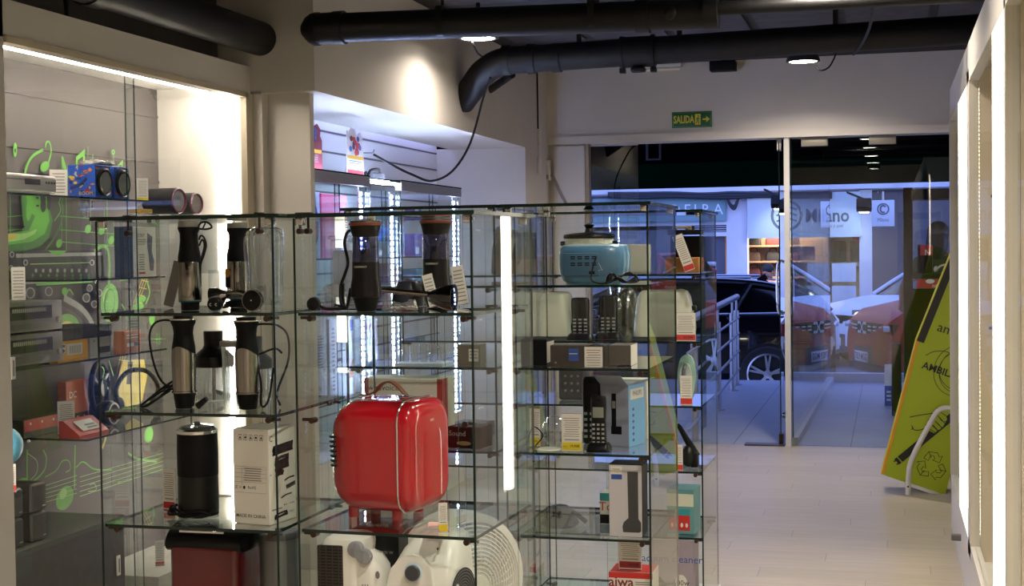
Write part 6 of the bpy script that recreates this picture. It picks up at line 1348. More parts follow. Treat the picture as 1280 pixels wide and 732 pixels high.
bs([(1137, 521), (1150, 518.5), (1164, 516.5), (1174, 515)], .005); bs([(1140, 533), (1143, 537), (1150, 537), (1157, 535), (1162, 538)], .005); bs([(1139, 531), (1141, 534), (1139, 537)], .004)
bs([(1157, 530), (1164, 537), (1170, 540), (1171, 536), (1162, 527)], .004); bs([(1162, 527), (1170, 536), (1175, 537), (1176, 533), (1167, 524)], .004); bs([(1167, 524), (1176, 533), (1180, 533), (1181, 529), (1172, 519)], .004); bs([(1172, 519), (1178, 526), (1183, 526), (1184, 521), (1176, 515)], .004)
bs([(1160, 524), (1168, 525)], .004)
# recycling mark: three folded arrows
rc = bp(1164.5, 582)
for k in range(3):
    A = 2 * PI * k / 3 + .2
    def pt(x, y): return X @ V((rc.x + x * math.cos(A) - y * math.sin(A), rc.y + x * math.sin(A) + y * math.cos(A), .002))
    nn = T.to_3x3() @ V((0, -1, 0))
    m.ribbon([pt(-.052, .044), pt(-.028, .086), pt(.026, .086), pt(.04, .062), pt(.056, .072), pt(.044, .026), pt(.0, .038), pt(.015, .047), pt(.004, .066), pt(-.012, .066), pt(-.025, .03), pt(-.052, .044)], .0042, nn, sm=False)
    m.ribbon([pt(-.028, .086), pt(-.008, .052)], .0038, nn, sm=False)
m.build('printing', t, smooth=0)
f_ = lambda px, py, y: V(atY(px, py, y)) - t.location
p0 = atZ(1135, 617, 0)
st = MB(mat('stand_white', 'c9c5ba', .4))
pts = [f_(1135, 618, 9.1), f_(1136, 592, 9.1), f_(1139, 576, 9.1), f_(1150, 552, 9.1), f_(1166, 523, 9.1), f_(1172, 514, 9.1), f_(1180, 510, 9.1), f_(1192, 512, 9.1), f_(1204, 530, 9.1), f_(1212, 560, 9.1), f_(1214, 620, 9.1)]
st.tube(pts, .0165, seg=12, n=4); st.m(BLACK).ball(f_(1135, 608, 9.085), .006)
st.build('tube_stand', t)

# ================================================================== railing on the terrace
pY = [(921, 481), (909.5, 487), (898.5, 500)]
r0 = atZ(921, 481, 0); r2 = atZ(898, 512, 0)
dr = (r2 - r0)
t = thing('railing', 'steel terrace railing with four thin rails beside the black car', 'railing', (r0.x, r0.y, 0)); ST = mat('rail_steel', '9a9da6', .35, .7)
for k in (0, .25, 1.0, 1.9):
    p = dr * k; MB(ST).cyl((p.x, p.y, 0), (p.x, p.y, .84), .03).cyl((p.x, p.y, .84), (p.x, p.y, .98), .012).lathe([(.06, 0), (.06, .01), (.02, .014)], (p.x, p.y, 0), 20).build('post', t)
for z in (.18, .38, .58, .76):
    MB(ST).cyl(dr * -.03 + V((.025, 0, z)), dr * 2.2 + V((.025, 0, z)), .012).build('rail', t)
MB(ST).cyl(dr * -.06 + V((0, 0, .99)), dr * 2.2 + V((0, 0, .99)), .032).ball(dr * -.06 + V((0, 0, .99)), .032).build('handrail', t)

# ================================================================== cars
CG = mat('car_glass', '06080c', .1, spec=.35); TYRE = mat('tyre', '131314', .8); RIM = mat('rim_alloy', 'a9acb3', .3, .9)
def car(label, l, rz, paint, L=4.3, Wc=1.8, Hc=1.5, front='plain', rack=False):
    t = thing('car', label, 'car', l, rz)           # nose towards -x, wheels on z = 0
    w = Wc / 2; hl = L / 2
    def sec(x, wf, zb, zs, zt_, tp=.9): return [(x, -w * wf * .9, zb), (x, w * wf * .9, zb), (x, w * wf, zb + .12), (x, w * wf, zs), (x, w * wf * .96, zs + .1), (x, w * wf * tp, zt_), (x, 0, zt_ + .02), (x, -w * wf * tp, zt_), (x, -w * wf * .96, zs + .1), (x, -w * wf, zs), (x, -w * wf, zb + .12)]
    m = MB(paint).loft([sec(-hl, .72, .3, .5, .64), sec(-hl + .06, .86, .26, .58, .74), sec(-hl + .25, .95, .24, .64, .86), sec(-hl + .9, 1, .22, .74, .97), sec(-hl + 1.25, 1, .22, .76, 1.0), sec(0, 1, .22, .78, 1.02), sec(hl - .9, 1, .22, .8, 1.05), sec(hl - .3, .97, .24, .8, 1.04), sec(hl - .08, .9, .28, .78, 1.0), sec(hl, .8, .34, .7, .9)]); m.build('body', t)
    def cs(x, wb, wr, z): return [(x, -w * wb, .98), (x, w * wb, .98), (x, w * (wb + wr) / 2 * 1.01, (.98 + z) / 2), (x, w * wr, z - .03), (x, w * wr * .8, z), (x, -w * wr * .8, z), (x, -w * wr, z - .03), (x, -w * (wb + wr) / 2 * 1.01, (.98 + z) / 2)]
    m = MB(CG).loft([cs(-hl + 1.1, .84, .8, 1.0), cs(-hl + 1.5, .9, .78, 1.22), cs(-hl + 1.95, .93, .74, Hc - .05), cs(0, .93, .73, Hc - .01), cs(hl - 1.3, .93, .72, Hc - .02), cs(hl - .75, .92, .7, Hc - .08), cs(hl - .35, .88, .68, 1.24), cs(hl - .12, .84, .7, 1.02)]); m.build('windows', t)
    m = MB(paint)
    for sy in (-1, 1):
        roof = [(-hl + 1.1, .84, 1.0), (-hl + 1.5, .815, 1.22), (-hl + 1.95, .76, Hc - .05), (0, .745, Hc - .005), (hl - 1.3, .735, Hc - .015), (hl - .75, .715, Hc - .075), (hl - .35, .7, 1.25), (hl - .1, .72, 1.02)]
        m.tube([(x, sy * w * f, z) for x, f, z in roof], .035, seg=8, n=4)
        for (xa, xb2) in ((-.15, -.1), (hl - 1.25, hl - 1.0)): m.tube([(xa, sy * w * .945, 1.0), (xb2, sy * w * .775, Hc - .05)], .035, seg=6, sm=False)
        MB(paint).box((-hl + 1.62, sy * (w + .06), 1.06), (.12, .18, .12), bev=.03).build('wing_mirror', t)
    m.loft([[(x, -w * f, z), (x, 0, z + .03), (x, w * f, z), (x, 0, z - .02)] for x, f, z in ((-hl + 1.9, .7, Hc - .04), (-.2, .74, Hc), (hl - 1.2, .73, Hc - .01), (hl - .7, .7, Hc - .07))]); m.build('roof', t)
    CT = mat('car_trim', '8f94a0', .3, .8)
    for sy in (-1, 1):
        MB(CT).tube([(-hl + 1.3, sy * w * .95, 1.01), (0, sy * w * .952, 1.035), (hl - .6, sy * w * .94, 1.06)], .012, seg=6).build('window_trim', t)
        for xx, zz_ in ((.35, .86), (-.75, .84)): MB(CT).box((xx, sy * (w + .012), zz_), (.2, .03, .03), bev=.008).build('door_handle', t)
    if rack:
        for sy in (-1, 1): MB(CT).tube([(-hl + 2.1, sy * w * .7, Hc + .03), (hl - 1.0, sy * w * .68, Hc + .02)], .018, seg=6, sm=False).build('roof_rail', t)
    MB(BLACK).prism([(0, 0), (.16, 0), (.12, .08)], -.008, .008, tr(hl - 1.0, 0, Hc - .02) @ rot('X', 90)).build('antenna', t)
    for x in (-hl + .82, hl - .78):
        for sy in (-1, 1):
            m = MB(mat('wheel_arch', '0a0a0b', .8)).lathe([(.37, 0), (.37, .02), (0, .02)], (x, sy * (w - .015), .335), 32, rot('X', -90 * sy)); m.build('wheel_arch', t)
            wh = MB(TYRE).lathe([(.24, -.1), (.32, -.1), (.335, -.07), (.335, .02), (.315, .04), (.24, .036)], (x, sy * w, .335), 36, rot('X', -90 * sy), cap=False).build('wheel', t)
            m = MB(RIM).lathe([(.24, .03), (.25, .036), (.23, .042), (.22, .0)], (x, sy * w, .335), 36, rot('X', -90 * sy), cap=False)
            Xw = tr(x, sy * w, .335) @ rot('X', -90 * sy)
            for k in range(5):
                for da in (-.13, .13):
                    a0 = 2 * PI * k / 5 + .3; m.poly([Xw @ V((.04 * math.cos(a0 - .4), .04 * math.sin(a0 - .4), .036)), Xw @ V((.23 * math.cos(a0 + da - .05), .23 * math.sin(a0 + da - .05), .03)), Xw @ V((.23 * math.cos(a0 + da + .05), .23 * math.sin(a0 + da + .05), .03)), Xw @ V((.04 * math.cos(a0 + .4), .04 * math.sin(a0 + .4), .036))])
            m.lathe([(.05, .0), (.05, .04), (0, .045)], (x, sy * w, .335), 16, rot('X', -90 * sy)); m.m(mat('brake_dark', '1d1d1f', .6)).lathe([(.22, .0), (0, .0)], (x, sy * (w + .001), .335), 24, rot('X', -90 * sy), cap=False)
            m.build('rim', wh)
    xf = -hl
    NX_ = rot('Z', -90) @ FX            # faces -x
    if front != 'plain':
        m = MB(BLACKM).loft([[(xf - .012 + .16 * (abs(y_) / w) ** 2.2, y_, z) for z in (.62, .74)] + [(xf + .1 + .16 * (abs(y_) / w) ** 2.2, y_, z) for z in (.74, .62)] for y_ in [w * .88 * (k / 8 - 1) for k in range(17)]]); m.build('grille', t)
        m = MB(mat('skid_grey', '3c3f46', .6)).loft([[(xf - .02 + .16 * (abs(y_) / w) ** 2.2, y_, z) for z in (.2, .47)] + [(xf + .14 + .16 * (abs(y_) / w) ** 2.2, y_, z) for z in (.47, .2)] for y_ in [w * .84 * (k / 8 - 1) for k in range(17)]]); m.build('bumper', t)
        lampm = emit('headlight_lit', 'f4f2ff', 3.0) if front == 'lit' else mat('headlamp', 'b4bac6', .15, .3)
        for sy in (-1, 1):
            if front == 'lit':
                m = MB(mat('headlamp_shell', '6d7480', .15, .4)).loft([[(xf + .06 + .5 * q_, sy * w * (.5 + .42 * q_), .7 + .05 * q_), (xf + .06 + .5 * q_, sy * w * (.5 + .42 * q_) , .82 + .04 * q_), (xf + .16 + .5 * q_, sy * w * (.5 + .38 * q_), .82 + .04 * q_), (xf + .16 + .5 * q_, sy * w * (.5 + .38 * q_), .7 + .05 * q_)] for q_ in (0, .25, .5, .75, 1)])
                m.m(lampm).ball((xf + .12, sy * w * .62, .765), (.06, .08, .035), 12, 8).ball((xf + .2, sy * w * .74, .775), (.06, .07, .035), 12, 8); m.build('headlight', t)
            else:
                m = MB(lampm).box((xf + .085, sy * w * .7, .69), (.08, .28, .06), bev=.01, R=rot('Z', sy * 20)); m.build('headlight', t)
        m = MB(mat('emblem_white', 'c4c8d0', .3))
        if front == 'red':
            Xe = tr(xf - .016, 0, .68) @ NX_
            m.ribbon([Xe @ V((-.16, .05, 0)), Xe @ V((-.05, .05, 0)), Xe @ V((-.012, 0, 0)), Xe @ V((-.05, -.05, 0)), Xe @ V((-.16, -.05, 0))], .03, (-1, 0, 0), sm=False)
            m.ribbon([Xe @ V((.16, .05, 0)), Xe @ V((.05, .05, 0)), Xe @ V((.012, 0, 0)), Xe @ V((.05, -.05, 0)), Xe @ V((.16, -.05, 0))], .03, (-1, 0, 0), sm=False)
            for sy in (-1, 1):
                for k in range(3): yy = sy * (.26 + .14 * k); xx = xf - .016 + .16 * (abs(yy) / w) ** 2.2; m.box((xx, yy, .7), (.012, .1, .016)).box((xx, yy, .66), (.012, .1, .016))
        else: m.disc(0, 0, .06, .06, tr(xf - .015, 0, .68) @ NX_)
        m.build('emblem', t)
        m = MB(mat('plate_white', 'c9ccd4', .5)).box((xf - .03, 0, .36), (.015, .52, .115), bev=.004).m(BLUP).box((xf - .037, .24, .36), (.004, .04, .11)).m(INK).text('7829 MGG' if front == 'red' else '', .1, tr(xf - .0382, -.02, .36) @ NX_, bold=.01); m.build('number_plate', t)
    else:
        m = MB(mat('tail_red', '6a1016', .25))
        for sy in (-1, 1): m.box((hl - .08, sy * w * .76, .86), (.12, .3, .16), bev=.03)
        m.build('tail_light', t)
    return t
ZS = -.3
pw = base(960, 17.1, 0)
car('black estate car parked side-on beyond the terrace railing', (pw.x - 4.5 / 2 + .78, 17.1 + .9, ZS), 0, mat('car_black', '0c0d12', .12, coat=1), L=4.5, Hc=1.46, rack=True)
def carat(px, y, L): return base(px, y, 0)
pr_ = base(1079, 18.9, 0); hd = 20
c_, s_ = math.cos(math.radians(hd)), math.sin(math.radians(hd))
car('red car with a dark grey bumper and number plate, behind the street window', (pr_.x + 2.05 * c_, 18.9 + 2.05 * s_, ZS), hd, mat('car_red', '8f1d20', .35, spec=.2), L=4.1, Wc=1.78, Hc=1.5, front='red').scale.z = 1.17
pw2 = base(1043, 22.6, 0)
car('white car with lit headlights behind the red car', (pw2.x + 2.1 * math.cos(math.radians(30)), 22.6 + 2.1 * math.sin(math.radians(30)), ZS), 30, mat('car_white', 'c4cbd8', .4, spec=.2), L=4.2, Hc=1.5, front='lit').scale.z = 1.06

# ================================================================== shops across the street
YO = 26.5
BW_ = mat('street_wall', 'c6c8d2', .8, var=.06, scale=1.5)
ox = lambda px: base(px, YO, 1.9).x
oz = lambda py, px=900: atY(px, py, YO).z
zg = -.55
w = MB(BW_)
zl = oz(290, 900); 
w.b2((-40, YO, oz(241)), (60, YO + .3, 12)).b2((ox(908), YO, zg), (ox(934), YO + .3, oz(240))).b2((-14, YO, oz(281)), (ox(908), YO + .3, oz(276))).b2((ox(1074), YO, zg), (ox(1090), YO + .3, oz(240)))
w.b2((-14, YO - .12, oz(240)), (9, YO, oz(231)))
w.m(mat('street_dark_wall', '4a4c56', .7)).b2((ox(1090), YO, zg), (60, YO + .3, oz(245)))
w.m(mat('shop_backing', '3a3a40', .8)).b2((-14, YO + 2.2, zg), (9, YO + 2.4, 3.2)).b2((-14, YO, oz(281) + .0), (-13.9, YO + 2.2, 3.2))
w.m(BW_).b2((-14, YO + .2, oz(250)), (9, YO + 2.3, oz(248)))
w.b2((ox(846), YO, zg), (ox(856), YO + .2, oz(281))).b2((ox(855), YO, oz(295)), (ox(908), YO + .2, oz(290)))
w.m(mat('window_dark_fill', '5c6270', .3)).b2((-14, YO + .1, zg), (ox(846), YO + .16, oz(286)))
struct(w.build('wall_street', smooth=0))
w = MB(mat('louver_dark', '3a3c46', .6)).b2((ox(868), YO + .06, oz(290)), (ox(908), YO + .12, oz(280)))
w.m(BW_)
for k in range(3): w.b2((ox(868), YO + .03, oz(282.5 + 2.8 * k) - .012), (ox(908), YO + .06, oz(282.5 + 2.8 * k)))
w.m(mat('shop_door_dark', '4c4f5c', .5)).b2((ox(889), YO + .1, zg), (ox(905), YO + .15, oz(296)))
struct(w.build('door_1', smooth=0))
t = thing('shop_sign', 'teal shop sign with thin white letters across the street', 'sign', (ox(908), YO - .03, oz(276)))
W_ = ox(908) - ox(742); Hs = oz(245) - oz(276)
MB(mat('sign_teal', '6c8b90', .7)).b2((-W_, -.03, 0), (0, .028, Hs)).build('panel', t, smooth=0)
m = MB(mat('letter_white', 'c9d4e0', .5))
for ch, px in zip('MADEIRA', (806, 822, 845, 860, 870, 883, 898.5)): m.text(ch, Hs * .62, tr(ox(px) - ox(908), -.034, oz(262) - oz(276)) @ FX, sx=.95)
for ch, px in zip('IN', (766, 781)): m.text(ch, Hs * .62, tr(ox(px) - ox(908), -.034, oz(262) - oz(276)) @ FX)
m.build('lettering', t, smooth=0)
t = thing('shop_sign', 'white lit fascia sign lettered Milano across the street', 'sign', ((ox(935) + ox(1076)) / 2, YO - .02, oz(297, 1000)))
W_ = ox(1076) - ox(935); Hs = oz(241, 1000) - oz(297, 1000)
MB(mat('fascia_white', 'aeb9c2', .7)).b2((-W_ / 2, -.1, 0), (W_ / 2, .0, Hs)).build('panel', t, smooth=0)
m = MB(mat('fascia_letter', '4e5560', .5)); cx = t.location.x; f2 = lambda px: ox(px) - cx
m.text('Milano', Hs * .42, tr((f2(1008) + f2(1061)) / 2, -.104, Hs * .47) @ FX, bold=.02, sx=.85).text('bolsos y piel', Hs * .1, tr(f2(1040), -.104, Hs * .25) @ FX)
XC = tr(f2(984), -.104, Hs * .5) @ FX; rr_ = Hs * .32
m.ribbon([XC @ V((rr_ * math.cos(a_), rr_ * math.sin(a_), 0)) for a_ in [2 * PI * k / 32 for k in range(32)]], .05, (0, -1, 0), sm=False, closed=True)
for q_ in (-.4, 0, .4): m.ribbon([XC @ V((-.7 * rr_, q_ * rr_, 0)), XC @ V((0, (q_ + .2) * rr_, 0)), XC @ V((.7 * rr_, q_ * rr_, 0))], .035, (0, -1, 0))
m.build('lettering', t, smooth=0)
t = thing('hanging_sign', 'small square white sign lettered Milano projecting across the street', 'sign', (base(1104, YO - 1.2, 2).x, YO - 1.2, atY(1104, 283, YO - 1.2).z)); hs = atY(1104, 250, YO - 1.2).z - t.location.z
MB(mat('hang_white', 'c4cbd6', .6)).box((0, 0, hs / 2), (hs * .83, .08, hs), bev=.01).build('panel', t)
m = MB(mat('fascia_letter', '4e5560', .5)).text('Milano', hs * .2, tr(0, -.042, hs * .25) @ FX, sx=.8)
m.ribbon([tr(0, -.042, hs * .66) @ V((.2 * hs * math.cos(a_), 0, .2 * hs * math.sin(a_))) for a_ in [2 * PI * k / 28 for k in range(28)]], .025, (0, -1, 0), sm=False, closed=True); m.ribbon([tr(0, -.042, hs * .66) @ V((.1 * hs * math.cos(a_), 0, .13 * hs * math.sin(a_))) for a_ in [.6 + 5 * k / 16 for k in range(16)]], .03, (0, -1, 0), sm=False)
m.build('lettering', t, smooth=0); MB(ALU).cyl((0, 0, hs), (0, .0, hs + .15), .02).cyl((0, 0, hs + .1), (0, 1.16, hs + .1), .02).build('bracket', t)
def spot(label, px, py, aim):
    p = atY(px, py, YO - .9); t = thing('sign_spotlight', label, 'spotlight', p, 0, 'spotlights over the lit sign')
    MB(BLACKM).box((0, 0, 0), (.26, .16, .2), bev=.02, R=rot('X', -30)).build('housing', t); MB(BLACKM).cyl((0, 0, .1), (-.3, .72, .25), .02).build('arm', t)
    MB(emit('spot_lens', 'e4f2ff', 25)).box((0, .07, -.1), (.16, .1, .03), R=rot('X', -30)).build('lens', t)
    l = bpy.data.lights.new('sign_light', 'SPOT'); l.energy = 22; l.color = (.8, .93, 1); l.spot_size = math.radians(105); l.spot_blend = .8; l.shadow_soft_size = .08
    o = bpy.data.objects.new('sign_light', l); COL.objects.link(o); o.parent = t; o.location = (0, .1, -.16); d = V(aim); o.rotation_euler = d.to_track_quat('-Z', 'Y').to_euler()
spot('black spotlight over the lit sign, by the white door post', 973, 252, (0.05, .75, -.5))
spot('black spotlight over the lit sign, by the small square sign', 1080, 256, (-.5, .75, -.5))
# cables along the facade
m = MB(mat('street_cable', '20222a', .7)); R = random.Random(9)
for k in range(5): m.tube([tuple(atY(px, 241.5 + 1.2 * k + R.uniform(-1, 1), YO - .16)) for px in (760, 800, 840, 880, 915, 950, 985, 1040)], .03, seg=5)
for k in range(3): m.tube([tuple(atY(px, py, YO - .14)) for px, py in ((908, 244), (912, 254 + k), (918, 257 + 2 * k), (923, 248), (928, 244))], .025, seg=5)
m.build('facade_cables'); o = bpy.data.objects['facade_cables']; tag(o, 'bundle of dark cables running along the facade across the street', 'cables')
# lit shop interior behind the car
XI = ox(935)
t = thing('shop_shelving', 'wooden shop shelving with bags, lit warm, across the street', 'shelving', (ox(960), YO + .9, zg)); WD = mat('shelf_wood', 'b89878', .5, var=.1)
hh = oz(300) - zg + .4; wd = 2.1
m = MB(WD).b2((-wd / 2, .3, 0), (wd / 2, .36, hh)).b2((-wd / 2, -.1, 0), (-wd / 2 + .5, .36, hh)).b2((wd / 2 - .25, -.1, 0), (wd / 2, .36, hh)); m.build('carcass', t, smooth=0)
for k in range(7): MB(WD).b2((-wd / 2 + .5, -.1, .3 + .3 * k), (wd / 2 - .25, .3, .335 + .3 * k)).build('shelf', t, smooth=0)
BAG = [mat('bag_black', '17171a', .5), mat('bag_dark_red', '5a1f22', .5), mat('bag_brown', '4a3326', .5)]
n_ = 0
for k, nm in zip(range(3, 7), ('fourth', 'fifth', 'sixth', 'highest')):
    for j, pos in enumerate(('left', 'middle', 'right')):
        b_ = thing('handbag', 'dark handbag at the %s of the %s shelf of the lit shop' % (pos, nm), 'handbag', (ox(960) - .35 + .36 * j, YO + .98, zg + .337 + .3 * k), 0, 'handbags on the lit shop shelves')
        MB(BAG[(j + k) % 3]).loft([rp(0, 0, .28, .14, 0, .03), rp(0, 0, .27, .12, .1, .03), rp(0, 0, .22, .06, .17, .02)]).build('body', b_); MB(BAG[(j + k) % 3]).tube([(-.07, 0, .165), (-.05, 0, .235), (.05, 0, .235), (.07, 0, .165)], .008, seg=6).build('handle', b_)
l = bpy.data.lights.new('shop_light', 'AREA'); l.energy = 60; l.size = 1.2; l.color = (1, .82, .62); o = bpy.data.objects.new('shop_light', l); COL.objects.link(o); o.location = (ox(985), YO + .5, oz(290))
t = thing('shop_display', 'lit shop window display with picture frames beside the white papers, across the street', 'display', (ox(1072), YO + 1.0, zg)); m = MB(mat('cream_wall_display', 'c2b49c', .6)).b2((-.6, .3, 0), (1.0, .36, 2.6)); m.build('back', t, smooth=0)
m = MB(DGREY)
for k in range(4): m.box((-.4 + .38 * k, .26, 2.0), (.3, .05, .4), bev=.01)
m.build('frame', t); MB(mat('rose_red', '8a2a30', .5)).ball((.0, .2, 2.3), .14).build('ornament', t); MB(mat('white_beam', 'c8c8cc', .5)).box((.2, .2, 1.75), (1.1, .1, .08), bev=.01).build('shelf', t)
for i, (x0, x1, y0, y1) in enumerate(((1009, 1037, 329, 352), (1040, 1070, 329, 352), (1009, 1037, 357, 379), (1040, 1070, 357, 379))):
    a_, b_ = atY(x0, y0, YO - .02), atY(x1, y1, YO - .02)
    tag(MB(mat('window_paper', 'b4bccb', .8)).box(((a_.x + b_.x) / 2, YO - .02, (a_.z + b_.z) / 2), (b_.x - a_.x, .01, a_.z - b_.z)).build('paper_sheet', smooth=0), ('upper left', 'upper right', 'lower left', 'lower right')[i] + ' white paper sheet taped to the shop window across the street', 'paper', 'paper sheets on the shop window')
g = MB(DOORG).b2((ox(990), YO + .0, zg), (ox(1074), YO + .01, oz(300, 1040))); struct(g.build('window_7', smooth=0))

# ================================================================== people
def human(name, label, l, rz, pose, cloth, legs, hair, hair_long=False):
    t = thing(name, label, 'person', l, rz)
    SKIN = mat('skin', 'b08468', .55)
    me = bpy.data.meshes.new('body'); bm = bmesh.new()
    J = pose; vs = {}; sk = bm.verts.layers.skin.verify()
    Rr = dict(pel=(.14, .11), spine=(.13, .1), chest=(.16, .11), neck=(.055, .055), head=(.085, .1), top=(.075, .09), lsh=(.07, .06), lel=(.045, .045), lwr=(.03, .028), lha=(.035, .018), rsh=(.07, .06), rel=(.045, .045), rwr=(.03, .028), rha=(.035, .018), lhip=(.09, .09), lkn=(.06, .06), lan=(.042, .042), lto=(.04, .03), rhip=(.09, .09), rkn=(.06, .06), ran=(.042, .042), rto=(.04, .03))
    for k, p in J.items():
        v = bm.verts.new(p); v[sk].radius = Rr[k]; v[sk].use_root = (k == 'pel'); vs[k] = v
    for a_, b_ in (('pel', 'spine'), ('spine', 'chest'), ('chest', 'neck'), ('neck', 'head'), ('head', 'top'), ('chest', 'lsh'), ('lsh', 'lel'), ('lel', 'lwr'), ('lwr', 'lha'), ('chest', 'rsh'), ('rsh', 'rel'), ('rel', 'rwr'), ('rwr', 'rha'), ('pel', 'lhip'), ('lhip', 'lkn'), ('lkn', 'lan'), ('lan', 'lto'), ('pel', 'rhip'), ('rhip', 'rkn'), ('rkn', 'ran'), ('ran', 'rto')): bm.edges.new((vs[a_], vs[b_]))
    # five fingers on each hand
    for h_, w_ in (('lha', 'lwr'), ('rha', 'rwr')):
        d = (V(J[h_]) - V(J[w_])).normalized(); sd = d.cross(V((0, 1, 0))).normalized()
        for k, (o_, ln) in enumerate(((-.03, .055), (-.014, .075), (.002, .08), (.017, .074), (.03, .06))):
            p1 = V(J[h_]) + sd * o_ + d * .02; p2 = p1 + d * ln * .55 + V((0, -.006, 0)); p3 = p2 + d * ln * .45 + V((0, -.016, 0))
            if k == 0: p1 = V(J[w_]) + (V(J[h_]) - V(J[w_])) * .7 + sd * -.03; p2 = p1 + (d - sd * .8).normalized() * .035; p3 = p2 + (d - sd * .3).normalized() * .03
            pv = vs[h_]
            for p in (p1, p2, p3): v = bm.verts.new(p); v[sk].radius = (.0095, .0095); bm.edges.new((pv, v)); pv = v
    bm.to_mesh(me); bm.free(); o = bpy.data.objects.new('body', me); COL.objects.link(o)
    o.modifiers.new('skin', 'SKIN'); s_ = o.modifiers.new('sub', 'SUBSURF'); s_.levels = s_.render_levels = 2
    dg = bpy.context.evaluated_depsgraph_get(); m2 = bpy.data.meshes.new_from_object(o.evaluated_get(dg)); bpy.data.objects.remove(o)
    for mt in (SKIN, cloth, legs, BLACKM): m2.materials.append(mt)
    P = J['pel'][2]; sh = J['lsh'][2]
    for f_ in m2.polygons:
        c = f_.center; f_.use_smooth = True
        inarm = min((c - V(J[k])).length for k in ('lel', 'lwr', 'lha', 'rel', 'rwr', 'rha')) < min((c - V(J[k])).length for k in ('spine', 'chest', 'pel', 'lsh', 'rsh'))
        f_.material_index = 3 if c.z < .09 else 2 if c.z < P + .03 and not inarm else 0 if inarm or c.z > J['neck'][2] - .03 else 1
    o = bpy.data.objects.new('body', m2); COL.objects.link(o); o.parent = t
    hd_ = V(J['head']); tp = V(J['top'])
    c = (hd_ + tp) / 2
    m = MB(hair); m.ball(c + V((0, .02, .03)), (.098, .105, .1), 18, 12)
    if hair_long: m.ball(c + V((0, .06, -.06)), (.1, .07, .16), 16, 10)
    m.build('hair', t)
    m = MB(SKIN).ball(c + V((0, -.1, -.02)), (.014, .02, .022), 8, 6).ball(c + V((-.09, 0, -.02)), (.012, .02, .03), 8, 6).ball(c + V((.09, 0, -.02)), (.012, .02, .03), 8, 6).m(INK).ball(c + V((-.033, -.088, .005)), (.012, .008, .007), 8, 6).ball(c + V((.033, -.088, .005)), (.012, .008, .007), 8, 6).m(mat('lips', '8a4a44', .5)).ball(c + V((0, -.09, -.062)), (.024, .009, .007), 8, 6); m.build('face', t)
    return t
stand = dict(pel=(0, 0, .95), spine=(0, .0, 1.12), chest=(0, 0, 1.32), neck=(0, 0, 1.48), head=(0, -.01, 1.58), top=(0, -.01, 1.68), lsh=(-.18, 0, 1.4), lel=(-.22, .0, 1.12), lwr=(-.2, -.1, .9), lha=(-.2, -.12, .83), rsh=(.18, 0, 1.4), rel=(.22, 0, 1.12), rwr=(.2, -.1, .9), rha=(.2, -.12, .83), lhip=(-.1, 0, .9), lkn=(-.11, -.02, .5), lan=(-.11, 0, .09), lto=(-.11, -.14, .045), rhip=(.1, 0, .9), rkn=(.11, -.02, .5), ran=(.11, 0, .09), rto=(.11, -.14, .045))
ps = dict(stand); ps.update(lel=(-.27, -.1, 1.17), lwr=(-.12, -.22, 1.4), lha=(-.06, -.2, 1.48), neck=(-.02, -.03, 1.47), head=(-.04, -.06, 1.56), top=(-.05, -.06, 1.66))
q_ = base(965, 24.6, 0)
human('person', 'person in a grey blue tank top, hand raised to face, behind the black car', (q_.x, 24.6, atY(963, 329, 24.6).z - 1.74), -20, ps, mat('tank_top', '6f7690', .7), mat('trousers', '2b2f3a', .7), mat('hair_dark', '1c1614', .6))
q_ = base(1174, 13.2, 0)
ps = dict(stand); ps.update(rel=(.34, -.1, 1.15), rwr=(.4, -.3, 1.0), rha=(.42, -.36, .97), pel=(0, 0, .95))
human('person', 'person with black hair and an olive top standing beyond the black display stand', (q_.x, 13.2, 0), 165, ps, mat('olive_top', '4f4a26', .8), mat('dark_trousers', '1f2026', .8), mat('hair_black', '0c0a0b', .5), True)
# ------------------------------------------------------------------ dark display stand at the window
yq = 12.0
xa_, xb_ = base(1130, yq, 1).x, base(1200, yq, 1).x
t = thing('display_stand', 'black display stand with a red sign behind the window glass', 'display stand', (xa_, yq, 0)); W_ = xb_ - xa_ + .15
zz = lambda py: atY(1150, py, yq).z
m = MB(BLACKM).b2((0, 0, 0), (.07, .35, zz(234))).b2((W_ - .05, 0, 0), (W_, .35, zz(234))); m.build('post', t, smooth=0)
MB(BLACKM).b2((0, 0, zz(249)), (W_, .35, zz(236))).build('header', t, smooth=0)
MB(BLACKM).b2((.07, 0, zz(348)), (W_ - .05, .35, zz(341))).build('shelf', t, smooth=0)
MB(mat('stand_brown', '241c18', .7)).b2((.07, .3, 0), (W_ - .05, .34, zz(362))).build('back_panel', t, smooth=0)
m = MB(mat('sign_red', 'a81f2c', .5)).b2((.1, -.006, zz(360)), (W_ - .06, .02, zz(349))); m.m(CREAM).text('NINTENDO', .035, tr((W_) / 2 + .02, -.008, zz(357.6)) @ FX, bold=.01).text('2', .05, tr(W_ * .8, -.008, zz(352)) @ FX).disc(W_ * .35, zz(351.5), .035, .018, tr(0, -.0075, 0) @ FX); m.build('sign', t, smooth=0)
zt2 = zz(341)
t2 = carton('red and black game box standing on the black display stand', (xa_ + .17, yq + .15, zt2 + .001), (.1, .1, zz(306) - zt2), 10, BLACKM, art=lambda m, X, w, h, sd: (m.m(mat('sign_red', 'a81f2c', .5)).rect(-.5 * w, .62 * h, .5 * w, h, X), m.m(CREAM).text('N', .06, X @ tr(.1 * w, .72 * h, .0004), bold=.03))[0] if sd == 'front' else m.m(PAPER).rect(-.5 * w, 0, .5 * w, h, X))
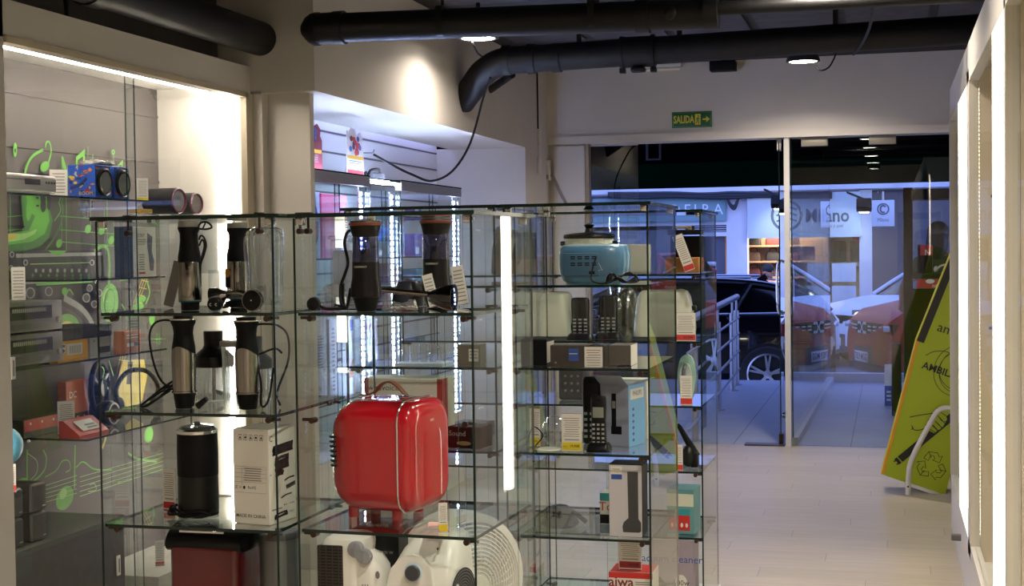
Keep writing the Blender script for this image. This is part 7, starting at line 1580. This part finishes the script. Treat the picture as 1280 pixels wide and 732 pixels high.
t2 = thing('white_cable', 'white cable and plug lying on the black display stand', 'cable', (xa_ + .34, yq + .1, zt2 + .004)); MB(WPL).tube([(-.08, 0, .02), (-.05, 0, .05), (0, 0, .06), (.05, .02, .03), (.1, .0, .012)], .008).ball((-.085, 0, .025), (.02, .02, .025)).build('lead', t2)
p = atZ(1121, 520, 0); tag(MB(BLACKM).box((0, 0, atY(1121, 430, p.y).z / 2), (12 * mpp(1121, p.y), .2, atY(1121, 430, p.y).z), bev=.01).build('black_pedestal', loc=(p.x, p.y + .1, 0)), 'narrow black pedestal between the street window and the black display stand', 'pedestal')
p = atZ(1111, 507, 0); carton('white and blue box standing on the terrace beside the black pedestal', (p.x, p.y + .1, 0), (10 * mpp(1111, p.y), .2, atY(1111, 457, p.y).z), 0, PAPER, art=lambda m, X, w, h, sd: (m.m(BLUP).rect(-.5 * w, 0, .5 * w, .5 * h, X), lines(m, -.3 * w, .3 * w, .1 * h, .4 * h, 3, X, .0004, CREAM))[0] if sd == 'front' else None)

# ================================================================== dusk sky and render settings
W = bpy.data.worlds.new('dusk'); SC.world = W; W.use_nodes = True; nt = W.node_tree; bg = nt.nodes['Background']
tc = nt.nodes.new('ShaderNodeTexCoord'); sp = nt.nodes.new('ShaderNodeSeparateXYZ'); cr = nt.nodes.new('ShaderNodeValToRGB')
cr.color_ramp.elements[0].color = (.36, .46, 1, 1); cr.color_ramp.elements[0].position = .0
cr.color_ramp.elements[1].color = (.22, .32, .92, 1); cr.color_ramp.elements[1].position = .7
nt.links.new(tc.outputs['Generated'], sp.inputs[0]); nt.links.new(sp.outputs['Z'], cr.inputs['Fac']); nt.links.new(cr.outputs['Color'], bg.inputs['Color'])
bg.inputs['Strength'].default_value = 2.9
SC.view_settings.view_transform = 'Standard'; SC.view_settings.look = 'None'; SC.view_settings.gamma = 1; SC.view_settings.use_curve_mapping = False
SC.view_settings.exposure = 0.2
cy = SC.cycles; cy.max_bounces = 14; cy.transparent_max_bounces = 64; cy.glossy_bounces = 6; cy.diffuse_bounces = 4; cy.transmission_bounces = 6
cy.sample_clamp_indirect = 4; cy.caustics_reflective = False; cy.caustics_refractive = False; cy.use_denoising = True
